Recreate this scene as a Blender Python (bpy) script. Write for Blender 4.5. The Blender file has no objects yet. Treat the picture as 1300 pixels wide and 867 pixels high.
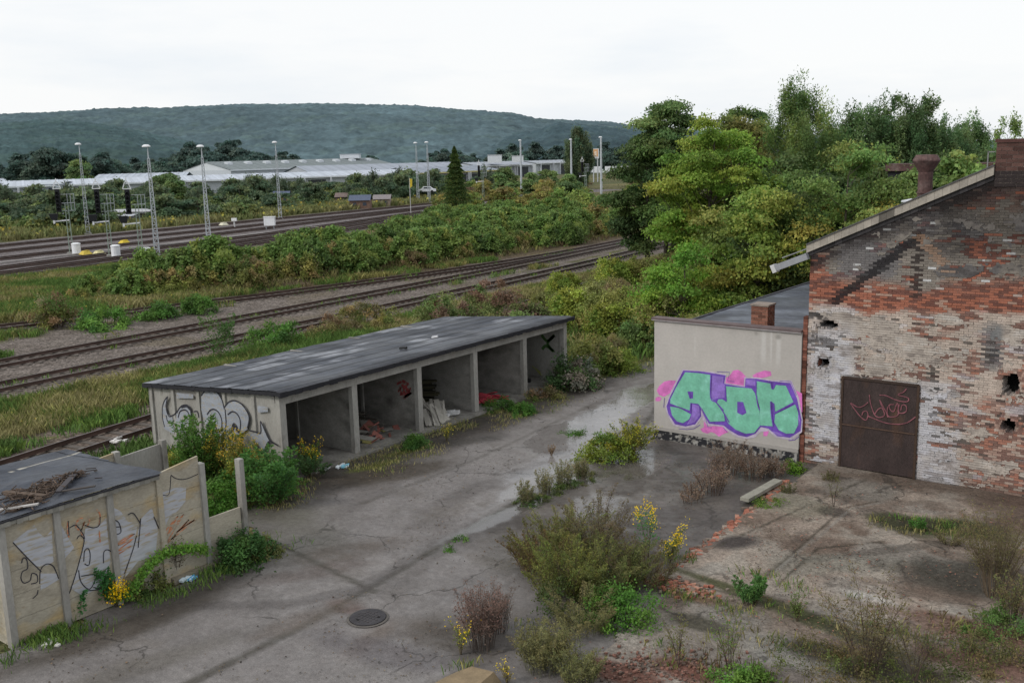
import bpy, math, random
import numpy as np
from math import radians, sin, cos, pi, sqrt
from mathutils import Matrix, Vector

scene = bpy.context.scene
col = bpy.data.collections.new("place"); scene.collection.children.link(col)
rnd = random.Random(7)
rs = np.random.RandomState(11)

# ------------------------------------------------------------------ surveying helpers
# camera stands at (0,0,10); the yard's long axis is +Y, the gable walls run along X
XC = np.array([0.7980465, -0.0931447, -0.5953535])
YC = np.array([0.6020969, 0.1634515, 0.7815132])
UC = np.array([-0.0245177, 0.9821444, -0.1865240])
FPX = 1253.0
def ray(px, py):
    r = np.array([px - 650.0, 433.5 - py, FPX])
    return r @ XC, r @ YC, r @ UC
def G(px, py, z=0.0):
    a, b, c = ray(px, py); t = (z - 10) / c
    return (a * t, b * t)
def onX(px, py, X):
    a, b, c = ray(px, py); t = X / a
    return (X, b * t, c * t + 10)
def onY(px, py, Y):
    a, b, c = ray(px, py); t = Y / b
    return (a * t, Y, c * t + 10)
def T(px, d):
    yh = 195.5 - 0.025 * (px - 650)
    a, b, c = ray(px, yh)
    return (a * d / FPX, b * d / FPX)

def s2l(r, g, b):
    f = lambda v: ((v / 255 + .055) / 1.055) ** 2.4 if v > 10 else v / 255 / 12.92
    return (f(r), f(g), f(b))

# ------------------------------------------------------------------ numpy noise
def _h(ix, iy, s):
    v = np.sin(ix * 127.1 + iy * 311.7 + s * 74.7) * 43758.5453
    return v - np.floor(v)
def vnoise(x, y, s=0):
    x = np.asarray(x, float); y = np.asarray(y, float)
    ix = np.floor(x); iy = np.floor(y); fx = x - ix; fy = y - iy
    fx = fx * fx * (3 - 2 * fx); fy = fy * fy * (3 - 2 * fy)
    a = _h(ix, iy, s); b = _h(ix + 1, iy, s); c = _h(ix, iy + 1, s); d = _h(ix + 1, iy + 1, s)
    return (a * (1 - fx) + b * fx) * (1 - fy) + (c * (1 - fx) + d * fx) * fy
def fbm(x, y, sc=1.0, o=4, s=0):
    x = np.asarray(x, float) / sc; y = np.asarray(y, float) / sc
    t = 0; a = .5; n = 0
    for k in range(o):
        t = t + a * vnoise(x, y, s + k * 3.1); n += a; a *= .5; x = x * 2.03 + 5.2; y = y * 2.03 + 1.3
    return t / n
def ss(v, a, b):
    t = np.clip((v - a) / (b - a), 0, 1); return t * t * (3 - 2 * t)
def mixc(c, k, c2):
    k = np.asarray(k)[..., None]; return c * (1 - k) + np.asarray(c2, float) * k
def pdist(x, y, pl):
    d = np.full(np.shape(x), 1e9)
    for (x0, y0), (x1, y1) in zip(pl[:-1], pl[1:]):
        dx, dy = x1 - x0, y1 - y0; L = dx * dx + dy * dy
        t = np.clip(((x - x0) * dx + (y - y0) * dy) / L, 0, 1)
        d = np.minimum(d, np.hypot(x - x0 - t * dx, y - y0 - t * dy))
    return d
def blob(x, y, cx, cy, rx, ry, ang=0, soft=.35, nz=None):
    a = radians(ang); u = (x - cx) * cos(a) + (y - cy) * sin(a); v = -(x - cx) * sin(a) + (y - cy) * cos(a)
    d = np.sqrt((u / rx) ** 2 + (v / ry) ** 2)
    if nz is not None: d = d + nz
    return 1 - ss(d, 1 - soft, 1 + soft)

# ------------------------------------------------------------------ materials
MATS = {}
def mat(name, c=None, rough=.85, var=((3, .25),), stains=(), bump=None, metal=0.0, spec=.3, leaf=False, wet=False, stretch=None, rvar=0, crack=None, grain=None):
    m = bpy.data.materials.new(name); MATS[name] = m
    m.use_nodes = True; nt = m.node_tree; nt.nodes.clear(); N = nt.nodes.new; L = nt.links.new
    out = N('ShaderNodeOutputMaterial')
    tc = N('ShaderNodeTexCoord'); mp = N('ShaderNodeMapping'); L(tc.outputs['Object'], mp.inputs[0])
    if stretch: mp.inputs['Scale'].default_value = stretch
    if c is None:
        at = N('ShaderNodeAttribute'); at.attribute_name = 'Col'; cur = at.outputs['Color']
    else:
        rg = N('ShaderNodeRGB'); rg.outputs[0].default_value = (*c, 1); cur = rg.outputs[0]
    def noise(sc, det=5, dim=None):
        n = N('ShaderNodeTexNoise'); n.inputs['Scale'].default_value = sc; n.inputs['Detail'].default_value = det
        L(mp.outputs[0], n.inputs['Vector']); return n.outputs['Fac']
    for sc_, lo, hi, c2 in stains:
        mr = N('ShaderNodeMapRange'); mr.inputs[1].default_value = lo; mr.inputs[2].default_value = hi
        L(noise(sc_, 7), mr.inputs[0])
        mx = N('ShaderNodeMix'); mx.data_type = 'RGBA'; L(mr.outputs[0], mx.inputs[0]); L(cur, mx.inputs[6]); mx.inputs[7].default_value = (*c2, 1)
        cur = mx.outputs[2]
    for sc_, amt in var:
        mr = N('ShaderNodeMapRange'); mr.inputs[1].default_value = .3; mr.inputs[2].default_value = .7
        mr.inputs[3].default_value = 1 - amt; mr.inputs[4].default_value = 1 + amt
        L(noise(sc_), mr.inputs[0])
        v = N('ShaderNodeVectorMath'); v.operation = 'SCALE'; L(cur, v.inputs[0]); L(mr.outputs[0], v.inputs['Scale']); cur = v.outputs[0]
    if grain:
        vo = N('ShaderNodeTexVoronoi'); vo.inputs['Scale'].default_value = grain[0]; L(mp.outputs[0], vo.inputs['Vector'])
        sp = N('ShaderNodeSeparateColor'); L(vo.outputs['Color'], sp.inputs[0]); mr = N('ShaderNodeMapRange'); mr.inputs[3].default_value = 1 - grain[1]; mr.inputs[4].default_value = 1 + grain[1]
        L(sp.outputs[0], mr.inputs[0]); v = N('ShaderNodeVectorMath'); v.operation = 'SCALE'; L(cur, v.inputs[0]); L(mr.outputs[0], v.inputs['Scale']); cur = v.outputs[0]
    if crack:
        ds = N('ShaderNodeTexNoise'); ds.inputs['Scale'].default_value = 1.6; ds.inputs['Detail'].default_value = 6; L(mp.outputs[0], ds.inputs['Vector'])
        ad_ = N('ShaderNodeVectorMath'); ad_.operation = 'MULTIPLY_ADD'; L(ds.outputs['Color'], ad_.inputs[0]); ad_.inputs[1].default_value = (1.1, 1.1, 0); L(mp.outputs[0], ad_.inputs[2])
        vo = N('ShaderNodeTexVoronoi'); vo.feature = 'DISTANCE_TO_EDGE'; vo.inputs['Scale'].default_value = crack[0]; L(ad_.outputs[0], vo.inputs['Vector'])
        mr = N('ShaderNodeMapRange'); mr.inputs[1].default_value = crack[1] * .3; mr.inputs[2].default_value = crack[1]; mr.inputs[3].default_value = crack[2]; mr.inputs[4].default_value = 0; L(vo.outputs['Distance'], mr.inputs[0])
        mk_ = N('ShaderNodeMapRange'); mk_.inputs[1].default_value = .48; mk_.inputs[2].default_value = .56; L(noise(.45, 3), mk_.inputs[0])
        mu_ = N('ShaderNodeMath'); mu_.operation = 'MULTIPLY'; L(mr.outputs[0], mu_.inputs[0]); L(mk_.outputs[0], mu_.inputs[1])
        mx = N('ShaderNodeMix'); mx.data_type = 'RGBA'; L(mu_.outputs[0], mx.inputs[0]); L(cur, mx.inputs[6]); mx.inputs[7].default_value = (.03, .027, .024, 1); cur = mx.outputs[2]
    if leaf:
        oi = N('ShaderNodeObjectInfo'); mr = N('ShaderNodeMapRange'); mr.inputs[3].default_value = 1.4; mr.inputs[4].default_value = 1.9
        L(oi.outputs['Random'], mr.inputs[0]); v = N('ShaderNodeVectorMath'); v.operation = 'SCALE'
        L(cur, v.inputs[0]); L(mr.outputs[0], v.inputs['Scale']); cur = v.outputs[0]
        b = N('ShaderNodeBsdfPrincipled'); L(cur, b.inputs['Base Color']); b.inputs['Roughness'].default_value = .6
        b.inputs['Specular IOR Level'].default_value = .25
        t = N('ShaderNodeBsdfTranslucent'); L(cur, t.inputs[0]); mx = N('ShaderNodeMixShader'); mx.inputs[0].default_value = .42
        L(b.outputs[0], mx.inputs[1]); L(t.outputs[0], mx.inputs[2]); L(mx.outputs[0], out.inputs[0]); return m
    b = N('ShaderNodeBsdfPrincipled'); L(cur, b.inputs['Base Color']); b.inputs['Roughness'].default_value = rough
    b.inputs['Metallic'].default_value = metal; b.inputs['Specular IOR Level'].default_value = spec
    if rvar:
        mr = N('ShaderNodeMapRange'); mr.inputs[1].default_value = .35; mr.inputs[2].default_value = .65
        mr.inputs[3].default_value = max(.05, rough - rvar); mr.inputs[4].default_value = min(1, rough + rvar)
        L(noise(var[0][0] * .7 if var else 1), mr.inputs[0]); L(mr.outputs[0], b.inputs['Roughness'])
    if wet:
        aw = N('ShaderNodeAttribute'); aw.attribute_name = 'Wet'
        ad = N('ShaderNodeMath'); ad.operation = 'MULTIPLY_ADD'; L(noise(2.5, 6), ad.inputs[0]); ad.inputs[1].default_value = .7; L(aw.outputs['Fac'], ad.inputs[2])
        mr = N('ShaderNodeMapRange'); mr.inputs[1].default_value = .6; mr.inputs[2].default_value = .92
        mr.inputs[3].default_value = rough; mr.inputs[4].default_value = .1; L(ad.outputs[0], mr.inputs[0]); L(mr.outputs[0], b.inputs['Roughness'])
    if bump:
        bs, bd = bump; bn = N('ShaderNodeBump'); bn.inputs['Strength'].default_value = .8; bn.inputs['Distance'].default_value = bd
        L(noise(bs, 8), bn.inputs['Height'])
        if wet:
            ms = N('ShaderNodeMapRange'); ms.inputs[1].default_value = .5; ms.inputs[2].default_value = .85; ms.inputs[3].default_value = .1; ms.inputs[4].default_value = .6
            L(ad.outputs[0], ms.inputs[0]); L(ms.outputs[0], b.inputs['Specular IOR Level'])
            mr2 = N('ShaderNodeMapRange'); mr2.inputs[1].default_value = .5; mr2.inputs[2].default_value = .9; mr2.inputs[3].default_value = .8; mr2.inputs[4].default_value = .05
            L(ad.outputs[0], mr2.inputs[0]); L(mr2.outputs[0], bn.inputs['Strength'])
        L(bn.outputs[0], b.inputs['Normal'])
    L(b.outputs[0], out.inputs[0]); return m

# ------------------------------------------------------------------ objects and tags
ORG = {}
def tag(o, label=None, cat=None, group=None, kind=None):
    if label: o['label'] = label
    if cat: o['category'] = cat
    if group: o['group'] = group
    if kind: o['kind'] = kind
    return o
def thing(name, label, cat, loc=(0, 0, 0), group=None):
    o = bpy.data.objects.new(name, None); col.objects.link(o); o.location = loc; o.empty_display_size = .3
    ORG[o.name] = np.array(loc, float); return tag(o, label, cat, group)
def mesh_np(name, V, F, C=None, mats=(), mi=None, smooth=False, wet=None):
    me = bpy.data.meshes.new(name); n = len(V); f = len(F)
    me.vertices.add(n); me.vertices.foreach_set('co', np.asarray(V, np.float32).ravel())
    me.loops.add(4 * f); me.loops.foreach_set('vertex_index', np.asarray(F, np.int32).ravel())
    me.polygons.add(f); me.polygons.foreach_set('loop_start', np.arange(0, 4 * f, 4, dtype=np.int32))
    if mi is not None: me.polygons.foreach_set('material_index', np.asarray(mi, np.int32))
    if smooth: me.polygons.foreach_set('use_smooth', np.ones(f, bool))
    if C is not None:
        a = me.attributes.new('Col', 'FLOAT_COLOR', 'POINT'); cc = np.ones((n, 4), np.float32); cc[:, :3] = C
        a.data.foreach_set('color', cc.ravel())
    if wet is not None:
        a = me.attributes.new('Wet', 'FLOAT', 'POINT'); a.data.foreach_set('value', np.asarray(wet, np.float32))
    for m in mats: me.materials.append(m)
    me.update(calc_edges=True)
    return me
class Acc:
    """collects quads; build() links them as one mesh object"""
    def __init__(s): s.V = []; s.C = []; s.M = []
    def quads(s, V, C, m=0):
        V = np.asarray(V, float).reshape(-1, 3); n = len(V) // 4
        C = np.asarray(C, float)
        if C.ndim == 1: C = np.repeat(C[None, :], n, 0)
        s.V.append(V); s.C.append(np.repeat(C, 4, 0)); s.M.append(np.full(n, m)); return s
    def box(s, x0, x1, y0, y1, z0, z1, c=(.5, .5, .5), m=0):
        p = [(x0,y0,z0),(x1,y0,z0),(x1,y1,z0),(x0,y1,z0),(x0,y0,z1),(x1,y0,z1),(x1,y1,z1),(x0,y1,z1)]
        return s.hexa(p, c, m)
    def hexa(s, p, c=(.5,.5,.5), m=0):
        q = [(0,3,2,1),(4,5,6,7),(0,1,5,4),(1,2,6,5),(2,3,7,6),(3,0,4,7)]
        return s.quads([p[i] for f in q for i in f], c, m)
    def obox(s, c0, u, v, w, c=(.5,.5,.5), m=0):
        c0, u, v, w = [np.array(k, float) for k in (c0, u, v, w)]
        p = [c0-u-v-w, c0+u-v-w, c0+u+v-w, c0-u+v-w, c0-u-v+w, c0+u-v+w, c0+u+v+w, c0-u+v+w]
        return s.hexa(p, c, m)
    def bar(s, a, b, w, h=None, c=(.5,.5,.5), m=0):
        a = np.array(a, float); b = np.array(b, float); h = h or w; d = b - a; L = np.linalg.norm(d); d /= L
        up = np.array([0, 0, 1.]) if abs(d[2]) < .95 else np.array([0, 1., 0])
        x = np.cross(d, up); x /= np.linalg.norm(x); z = np.cross(x, d)
        return s.obox((a + b) / 2, x * w / 2, d * L / 2, z * h / 2, c, m)
    def tube(s, P, R, n=6, c=(.5,.5,.5), m=0, cap=False):
        P = [np.array(p, float) for p in P]; rings = []
        for i, p in enumerate(P):
            d = P[min(i+1, len(P)-1)] - P[max(i-1, 0)]; d = d / (np.linalg.norm(d) + 1e-9)
            up = np.array([0, 0, 1.]) if abs(d[2]) < .9 else np.array([1., 0, 0])
            x = np.cross(d, up); x /= np.linalg.norm(x); y = np.cross(d, x)
            a = np.arange(n) * 2 * pi / n
            r = R[i] if hasattr(R, '__len__') else R
            rings.append(p + r * (np.cos(a)[:, None] * x + np.sin(a)[:, None] * y))
        V = []
        for A, B in zip(rings[:-1], rings[1:]):
            for i in range(n):
                j = (i + 1) % n; V += [A[i], A[j], B[j], B[i]]
        if cap:
            for Rg in (rings[0], rings[-1]):
                cen = Rg.mean(0)
                for i in range(0, n, 2):
                    V += [cen, Rg[i], Rg[(i+1) % n], Rg[(i+2) % n]]
        return s.quads(V, c, m)
    def poly(s, pts, c, m=0):
        # fan of a convex ring into quads (a triangle becomes a quad with its middle edge point)
        P = [np.array(p, float) for p in pts]; cen = sum(P) / len(P)
        V = []
        for i in range(len(P)):
            a, b = P[i], P[(i+1) % len(P)]; V += [cen, a, (a + b) / 2, b]
        return s.quads(V, c, m)
    def build(s, name, mats, parent=None, org=None, smooth=False, link=True):
        V = np.concatenate(s.V); C = np.concatenate(s.C); M = np.concatenate(s.M)
        if parent is not None and parent.name in ORG: V = V - ORG[parent.name]
        if org is not None: V = V - np.array(org)
        if not isinstance(mats, (list, tuple)): mats = [mats]
        if smooth:
            me = mesh_np(name, V, np.arange(len(V)).reshape(-1, 4), C, mats, M)
            import bmesh
            bm = bmesh.new(); bm.from_mesh(me); bmesh.ops.remove_doubles(bm, verts=bm.verts, dist=1e-4)
            for f in bm.faces: f.smooth = True
            bm.to_mesh(me); bm.free()
        else:
            me = mesh_np(name, V, np.arange(len(V)).reshape(-1, 4), C, mats, M)
        o = bpy.data.objects.new(name, me)
        if org is not None: o.location = org
        if parent is not None:
            o.parent = parent
            if parent.name in ORG: ORG[o.name] = ORG[parent.name]
        col.objects.link(o); return o
def grid(name, xs, ys, zf, cf, m, wf=None, smooth=True, axis='z', kind=None, mask=None):
    X, Y = np.meshgrid(xs, ys); Z = zf(X, Y)
    V = np.stack([X, Y, Z], -1).reshape(-1, 3); nx, ny = len(xs), len(ys)
    i = (np.arange(ny - 1)[:, None] * nx + np.arange(nx - 1)[None, :]).ravel()
    F = np.stack([i, i + 1, i + 1 + nx, i + nx], -1)
    if mask is not None:
        cx = (X[:-1, :-1] + X[1:, 1:]) / 2; cy = (Y[:-1, :-1] + Y[1:, 1:]) / 2
        F = F[mask(cx, cy).ravel()]
    C = cf(X, Y).reshape(-1, 3); w = wf(X, Y).ravel() if wf else None
    me = mesh_np(name, V, F, C, [m], None, smooth, w)
    o = bpy.data.objects.new(name, me); col.objects.link(o)
    if kind: o['kind'] = kind
    return o
def copy_tree(o, parent=None):
    c = o.copy(); col.objects.link(c)
    if parent is not None: c.parent = parent
    for ch in list(o.children): copy_tree(ch, c)
    return c
class Kind:
    """first put() moves the source itself, later ones copy it"""
    def __init__(s, make): s.make = make; s.o = None
    def put(s, x, y, z=0, rot=0, sc=1, label=None, group=None, cat=None, tilt=0, name=None):
        if s.o is None: s.o = s.make(); o = s.o
        else: o = copy_tree(s.o)
        o.location = (x, y, z); o.rotation_euler = (tilt, 0, rot)
        o.scale = sc if hasattr(sc, '__len__') else (sc, sc, sc)
        if name: o.name = name
        if 'group' in o and not group: del o['group']
        tag(o, label, cat, group); return o

# ------------------------------------------------------------------ foliage
def leafq(c, d, n, L, W):
    """rhombic leaves: centre, direction, normal"""
    d = d / (np.linalg.norm(d, axis=1, keepdims=True) + 1e-9)
    s = np.cross(n, d); s /= (np.linalg.norm(s, axis=1, keepdims=True) + 1e-9)
    L = np.asarray(L)[:, None]; W = np.asarray(W)[:, None]
    return np.stack([c - d * L / 2, c + s * W / 2 - d * L * .05, c + d * L / 2, c - s * W / 2 - d * L * .05], 1).reshape(-1, 3)
def jit(pal, n, amt=.25, r=rs):
    pal = np.array(pal, float); k = r.randint(0, len(pal), n)
    c = pal[k] * (1 + r.uniform(-amt, amt, (n, 1)))
    c[:, 0] *= 1 + r.uniform(-.12, .18, n); return np.clip(c, .004, 1)
def make_tree(seed, h, rx, base, nc, nl, leaf, pal, bark=(.09, .075, .06), rz=None, cr=1.0, style='round', name='tree', tw=.2, crownlow=None):
    r = np.random.RandomState(seed)
    lo = crownlow if crownlow is not None else h * .22
    zc = (h + lo) / 2; rz = (h - lo) / 2
    cs = []
    while len(cs) < nc:
        p = r.uniform(-1, 1, 3); q = np.linalg.norm(p)
        if q > 1 or q < .35 and r.rand() < .8: continue
        k = 1.0
        if style == 'round': k = 1 - .25 * max(0, p[2])
        if style == 'tall': k = .45 + .55 * sqrt(max(0, (1 - p[2]) / 2)) if p[2] > -.4 else 1
        if style == 'cone': k = max(.05, (1 - p[2]) / 2) * 1.2
        cs.append((p[0] * rx * k, p[1] * rx * k, zc + p[2] * rz))
    cs = np.array(cs)
    wob = 1 + .3 * (r.rand(nc)[:, None] - .5); cs[:, :2] *= wob
    ac = Acc()
    top = np.array([r.uniform(-.03, .03) * h, r.uniform(-.03, .03) * h, h * .86])
    tp = [np.array([0, 0, -.3]), np.array([0, 0, h * .2]), top * .55 + np.array([r.uniform(-.02, .02) * h, 0, 0]), top]
    ac.tube(tp, [tw * 1.25, tw, tw * .6, tw * .15], 7, bark)
    for c in cs[:min(nc, 90)]:
        z0 = max(h * .12, c[2] - np.hypot(c[0], c[1]) * r.uniform(.5, 1.1) - .3)
        f = z0 / h; st = np.array([top[0] * f, top[1] * f, z0])
        mid = (st + c) / 2 + r.uniform(-.2, .2, 3) + [0, 0, -.1 * rx * .3]
        rr = tw * (1 - f) * .38 + .015
        ac.tube([st, mid, c], [rr, rr * .6, rr * .2], 4, bark)
    lf = Acc()
    palc = jit(pal, nc, .18, r)
    for ci, c in enumerate(cs):
        s = cr * r.uniform(.7, 1.3)
        n = int(nl * s * s * r.uniform(.7, 1.2))
        if style == 'tall': sx, sz = .55, 1.35
        elif style == 'round': sx, sz = 1.05, .5
        else: sx, sz = 1, .5
        # every bough carries its own small sprays, so the mass is broken up at two scales
        m_ = 11; sc0 = r.normal(0, 1, (m_, 3)); sc0 = sc0 / np.linalg.norm(sc0, axis=1, keepdims=True) * (r.rand(m_, 1) ** .4) * r.uniform(.5, 1.25, (m_, 1))
        ki = r.randint(0, m_, n); tw_ = r.uniform(.2, .36, m_)[ki][:, None]
        d = sc0[ki] + r.normal(0, 1, (n, 3)) * tw_ * [1, 1, .8]
        pos = c + d * [s * sx, s * sx, s * sz]
        if style != 'tall': pos = pos - [0, 0, 1] * (np.hypot(d[:, 0], d[:, 1]) ** 2 * s * .12)[:, None]
        spc = r.uniform(.78, 1.25, m_)[ki][:, None]
        nn = d * .8 + r.normal(0, .55, (n, 3)) + [0, 0, .5]
        dr = r.normal(0, 1, (n, 3)) + d * .6 + ([0, 0, -.8] if style != 'tall' else [0, 0, .9])
        L = leaf * r.uniform(.6, 1.35, n); cc = palc[ci] * spc * (1 + r.uniform(-.25, .25, (n, 1)))
        cc[:, 0] *= 1 + r.uniform(-.1, .2, n)
        lf.quads(leafq(pos, dr, nn, L, L * (.38 if style == 'tall' else .72)), cc)
    n = int(nc * nl * .02); k = r.randint(0, nc, n)
    d = r.normal(0, 1, (n, 3)); d /= np.linalg.norm(d, axis=1, keepdims=True)
    pos = cs[k] + d * cr * r.uniform(.85, 1.2, (n, 1)) * [1, 1, .8]
    lf.quads(leafq(pos, r.normal(0, 1, (n, 3)), r.normal(0, 1, (n, 3)), leaf * r.uniform(.5, 1, n), leaf * .5 * np.ones(n)), palc[k])
    root = thing(name, '', 'tree')
    ac.build('trunk', MATS['bark'], root); lf.build('crown', MATS['leaf'], root)
    return root
def make_shrub(seed, h, rx, nc, nl, leaf, pal, stemc=(.08, .06, .04), name='shrub', cr=.5, droop=0, lw=.6, stems=14, vert=1.0, flower=None, fl=.12):
    r = np.random.RandomState(seed); a = Acc(); cs = []
    for i in range(nc):
        an = r.uniform(0, 2 * pi); q = sqrt(r.rand()); z = h * (.12 + .88 * r.rand() ** .7 * sqrt(max(.05, 1 - q ** 2.5)))
        cs.append((q * rx * cos(an), q * rx * sin(an), z * r.uniform(.85, 1.08)))
    cs = np.array(cs)
    for i in range(min(stems, nc)):
        c = cs[i]; b = np.array([c[0] * .35, c[1] * .35, -.05])
        a.tube([b, (b + c) / 2 + [c[0] * .08, c[1] * .08, h * .08], c], [.03 * h / 2, .02 * h / 2, .008], 3, stemc, 0)
    pc = jit(pal, nc, .2, r)
    for ci, c in enumerate(cs):
        s = cr * r.uniform(.7, 1.3); n = int(nl * r.uniform(.7, 1.3))
        m_ = 6; sc0 = r.normal(0, 1, (m_, 3)); sc0 = sc0 / np.linalg.norm(sc0, axis=1, keepdims=True) * r.uniform(.3, 1.3, (m_, 1)); ki = r.randint(0, m_, n)
        d = sc0[ki] + r.normal(0, .27, (n, 3))
        pos = c + d * [s, s, s * .6 * vert] - [0, 0, 1] * (np.hypot(d[:, 0], d[:, 1]) ** 2 * s * .45)[:, None] + r.normal(0, .16 * s, (n, 3))
        k = r.rand(n) < .16; pos[k] = pos[k] + (pos[k] - c) * r.uniform(.2, .9, (k.sum(), 1)) + [0, 0, .12 * s]
        pos[:, 2] = np.maximum(pos[:, 2], .03)
        nn = d * .7 + r.normal(0, .5, (n, 3)) + [0, 0, .7]
        dr = r.normal(0, 1, (n, 3)) + d * .5 + [0, 0, -droop]
        L = leaf * r.uniform(.6, 1.3, n); cc = pc[ci] * r.uniform(.8, 1.22, m_)[ki][:, None] * (1 + r.uniform(-.28, .28, (n, 1)))
        a.quads(leafq(pos, dr, nn, L, L * lw), cc, 1)
    if flower is not None:
        n = int(nc * fl * 30); k = r.randint(0, nc, n); hi = cs[:, 2].argsort()[-max(3, nc // 2):]
        k = hi[r.randint(0, len(hi), n)]
        pos = cs[k] + r.normal(0, cr * .35, (n, 3)) + [0, 0, cr * .5]
        a.quads(leafq(pos, r.normal(0, 1, (n, 3)), r.normal(0, 1, (n, 3)), np.full(n, leaf * .8), np.full(n, leaf * .7)), jit([flower], n, .2, r), 1)
    return a.build(name, [MATS['bark'], MATS['leaf']])
def make_weed(seed, h, sp, n, per, leaf, pal, stemc=(.1, .08, .05), name='weed', lw=.4, start=.25, twig=.22, flower=None, fn=10, fs=.04, lean=.35, sw=.008, base=.1):
    """upright stems with side twigs and small leaves"""
    r = np.random.RandomState(seed); a = Acc()
    for i in range(n):
        an = r.uniform(0, 2 * pi); q = sqrt(r.rand()); hh = h * r.uniform(.6, 1.1) * (1 - .25 * q)
        kb = 3 if n > 14 else .25; b = np.array([cos(an) * q * sp * base * kb, sin(an) * q * sp * base * kb, -.03])
        ln = q * lean + r.uniform(-.05, .12); an2 = an + r.uniform(-.5, .5)
        dv = np.array([cos(an2), sin(an2), 0])
        P = [b, b + dv * ln * hh * .25 + [0, 0, hh * .4], b + dv * ln * hh * .62 + [0, 0, hh * .75], b + dv * ln * hh * 1.1 + [0, 0, hh]]
        a.tube(P, [sw, sw * .8, sw * .55, sw * .25], 3, np.array(stemc) * r.uniform(.7, 1.3), 0)
        P = np.array(P); m = per
        t = r.uniform(start, 1, m); seg = np.minimum((t * 3).astype(int), 2); f = t * 3 - seg
        p = P[seg] * (1 - f[:, None]) + P[seg + 1] * f[:, None]
        w = twig * h * (1.05 - t) ** .7 * r.uniform(.2, 1, m); aa = r.uniform(0, 2 * pi, m)
        off = np.stack([np.cos(aa) * w, np.sin(aa) * w, w * r.uniform(.3, 1.1, m)], 1)
        tip = p + off
        k = r.rand(m) < .3
        if k.any():
            q0 = p[k]; q1 = tip[k]; sd = np.cross(q1 - q0, [0, 0, 1.]); sd = sd / (np.linalg.norm(sd, axis=1, keepdims=True) + 1e-9) * sw * .5
            a.quads(np.stack([q0 - sd, q0 + sd, q1 + sd * .3, q1 - sd * .3], 1).reshape(-1, 3), stemc, 0)
        L = leaf * r.uniform(.5, 1.3, m)
        base_c = jit(pal, 1, .15, r)[0]; pc = jit(pal, m, .25, r) * .6 + base_c * .4
        a.quads(leafq(tip, off + r.normal(0, .12, (m, 3)), r.normal(0, 1, (m, 3)) + [0, 0, .4], L, L * lw), pc, 1)
        if flower is not None:
            c0 = P[-1]; ff = c0 + r.normal(0, fs * 1.6, (fn, 3)) * [1, 1, 1.5]
            a.quads(leafq(ff, r.normal(0, 1, (fn, 3)), r.normal(0, 1, (fn, 3)), np.full(fn, fs), np.full(fn, fs * .8)), jit([flower], fn, .25, r), 1)
    return a.build(name, [MATS['bark'], MATS['leaf']])
def grass(name, label, n, xr, yr, ok, h, w, pal, zf=lambda x, y: 0 * x, tuft=6, tsp=.15, flower=None, ff=.0):
    """one sheet of blades scattered where ok(x,y) is high"""
    k = n // tuft; x = rs.uniform(*xr, k); y = rs.uniform(*yr, k); p = ok(x, y); s = rs.rand(k) < p; x = x[s]; y = y[s]
    pp = np.array(pal, float); ki = np.clip(((fbm(x, y, 3.5, 3, 33) - .5) * 2.6 + .5 + rs.uniform(-.35, .35, len(x))) * len(pp), 0, len(pp) - 1).astype(int); tc_ = pp[ki] * (1 + rs.uniform(-.2, .2, (len(x), 1))); hn = .55 + .9 * fbm(x, y, 2.5, 3, 9)
    x = np.repeat(x, tuft) + rs.normal(0, tsp, len(x) * tuft); y = np.repeat(y, tuft) + rs.normal(0, tsp, len(y) * tuft)
    tc_ = np.repeat(tc_, tuft, 0) * (1 + rs.uniform(-.25, .25, (len(x), 1))); hn = np.repeat(hn, tuft)
    m = len(x); hh = h * hn * rs.uniform(.4, 1.25, m); z = zf(x, y)
    an = rs.uniform(0, 2 * pi, m); ww = w * rs.uniform(.6, 1.3, m); ln = rs.normal(0, .3, (m, 2)) * hh[:, None]
    b0 = np.stack([x - np.cos(an) * ww / 2, y - np.sin(an) * ww / 2, z - .02], 1); b1 = np.stack([x + np.cos(an) * ww / 2, y + np.sin(an) * ww / 2, z - .02], 1)
    mid = np.stack([x + ln[:, 0] * .4, y + ln[:, 1] * .4, z + hh * .6], 1)
    t0 = np.stack([x + ln[:, 0], y + ln[:, 1], z + hh], 1)
    t1 = mid + (b1 - b0) * .5
    a = Acc(); V = np.stack([b0, b1, t1, t0], 1).reshape(-1, 3); a.quads(V, tc_)
    if flower is not None:
        s = rs.rand(m) < ff; c = t0[s]; q = len(c)
        a.quads(leafq(c, rs.normal(0, 1, (q, 3)), rs.normal(0, 1, (q, 3)), np.full(q, w * 2.6), np.full(q, w * 2.2)), jit([flower], q, .2))
    o = a.build(name, MATS['grassm']); return tag(o, label, 'grass', kind='stuff')

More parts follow.
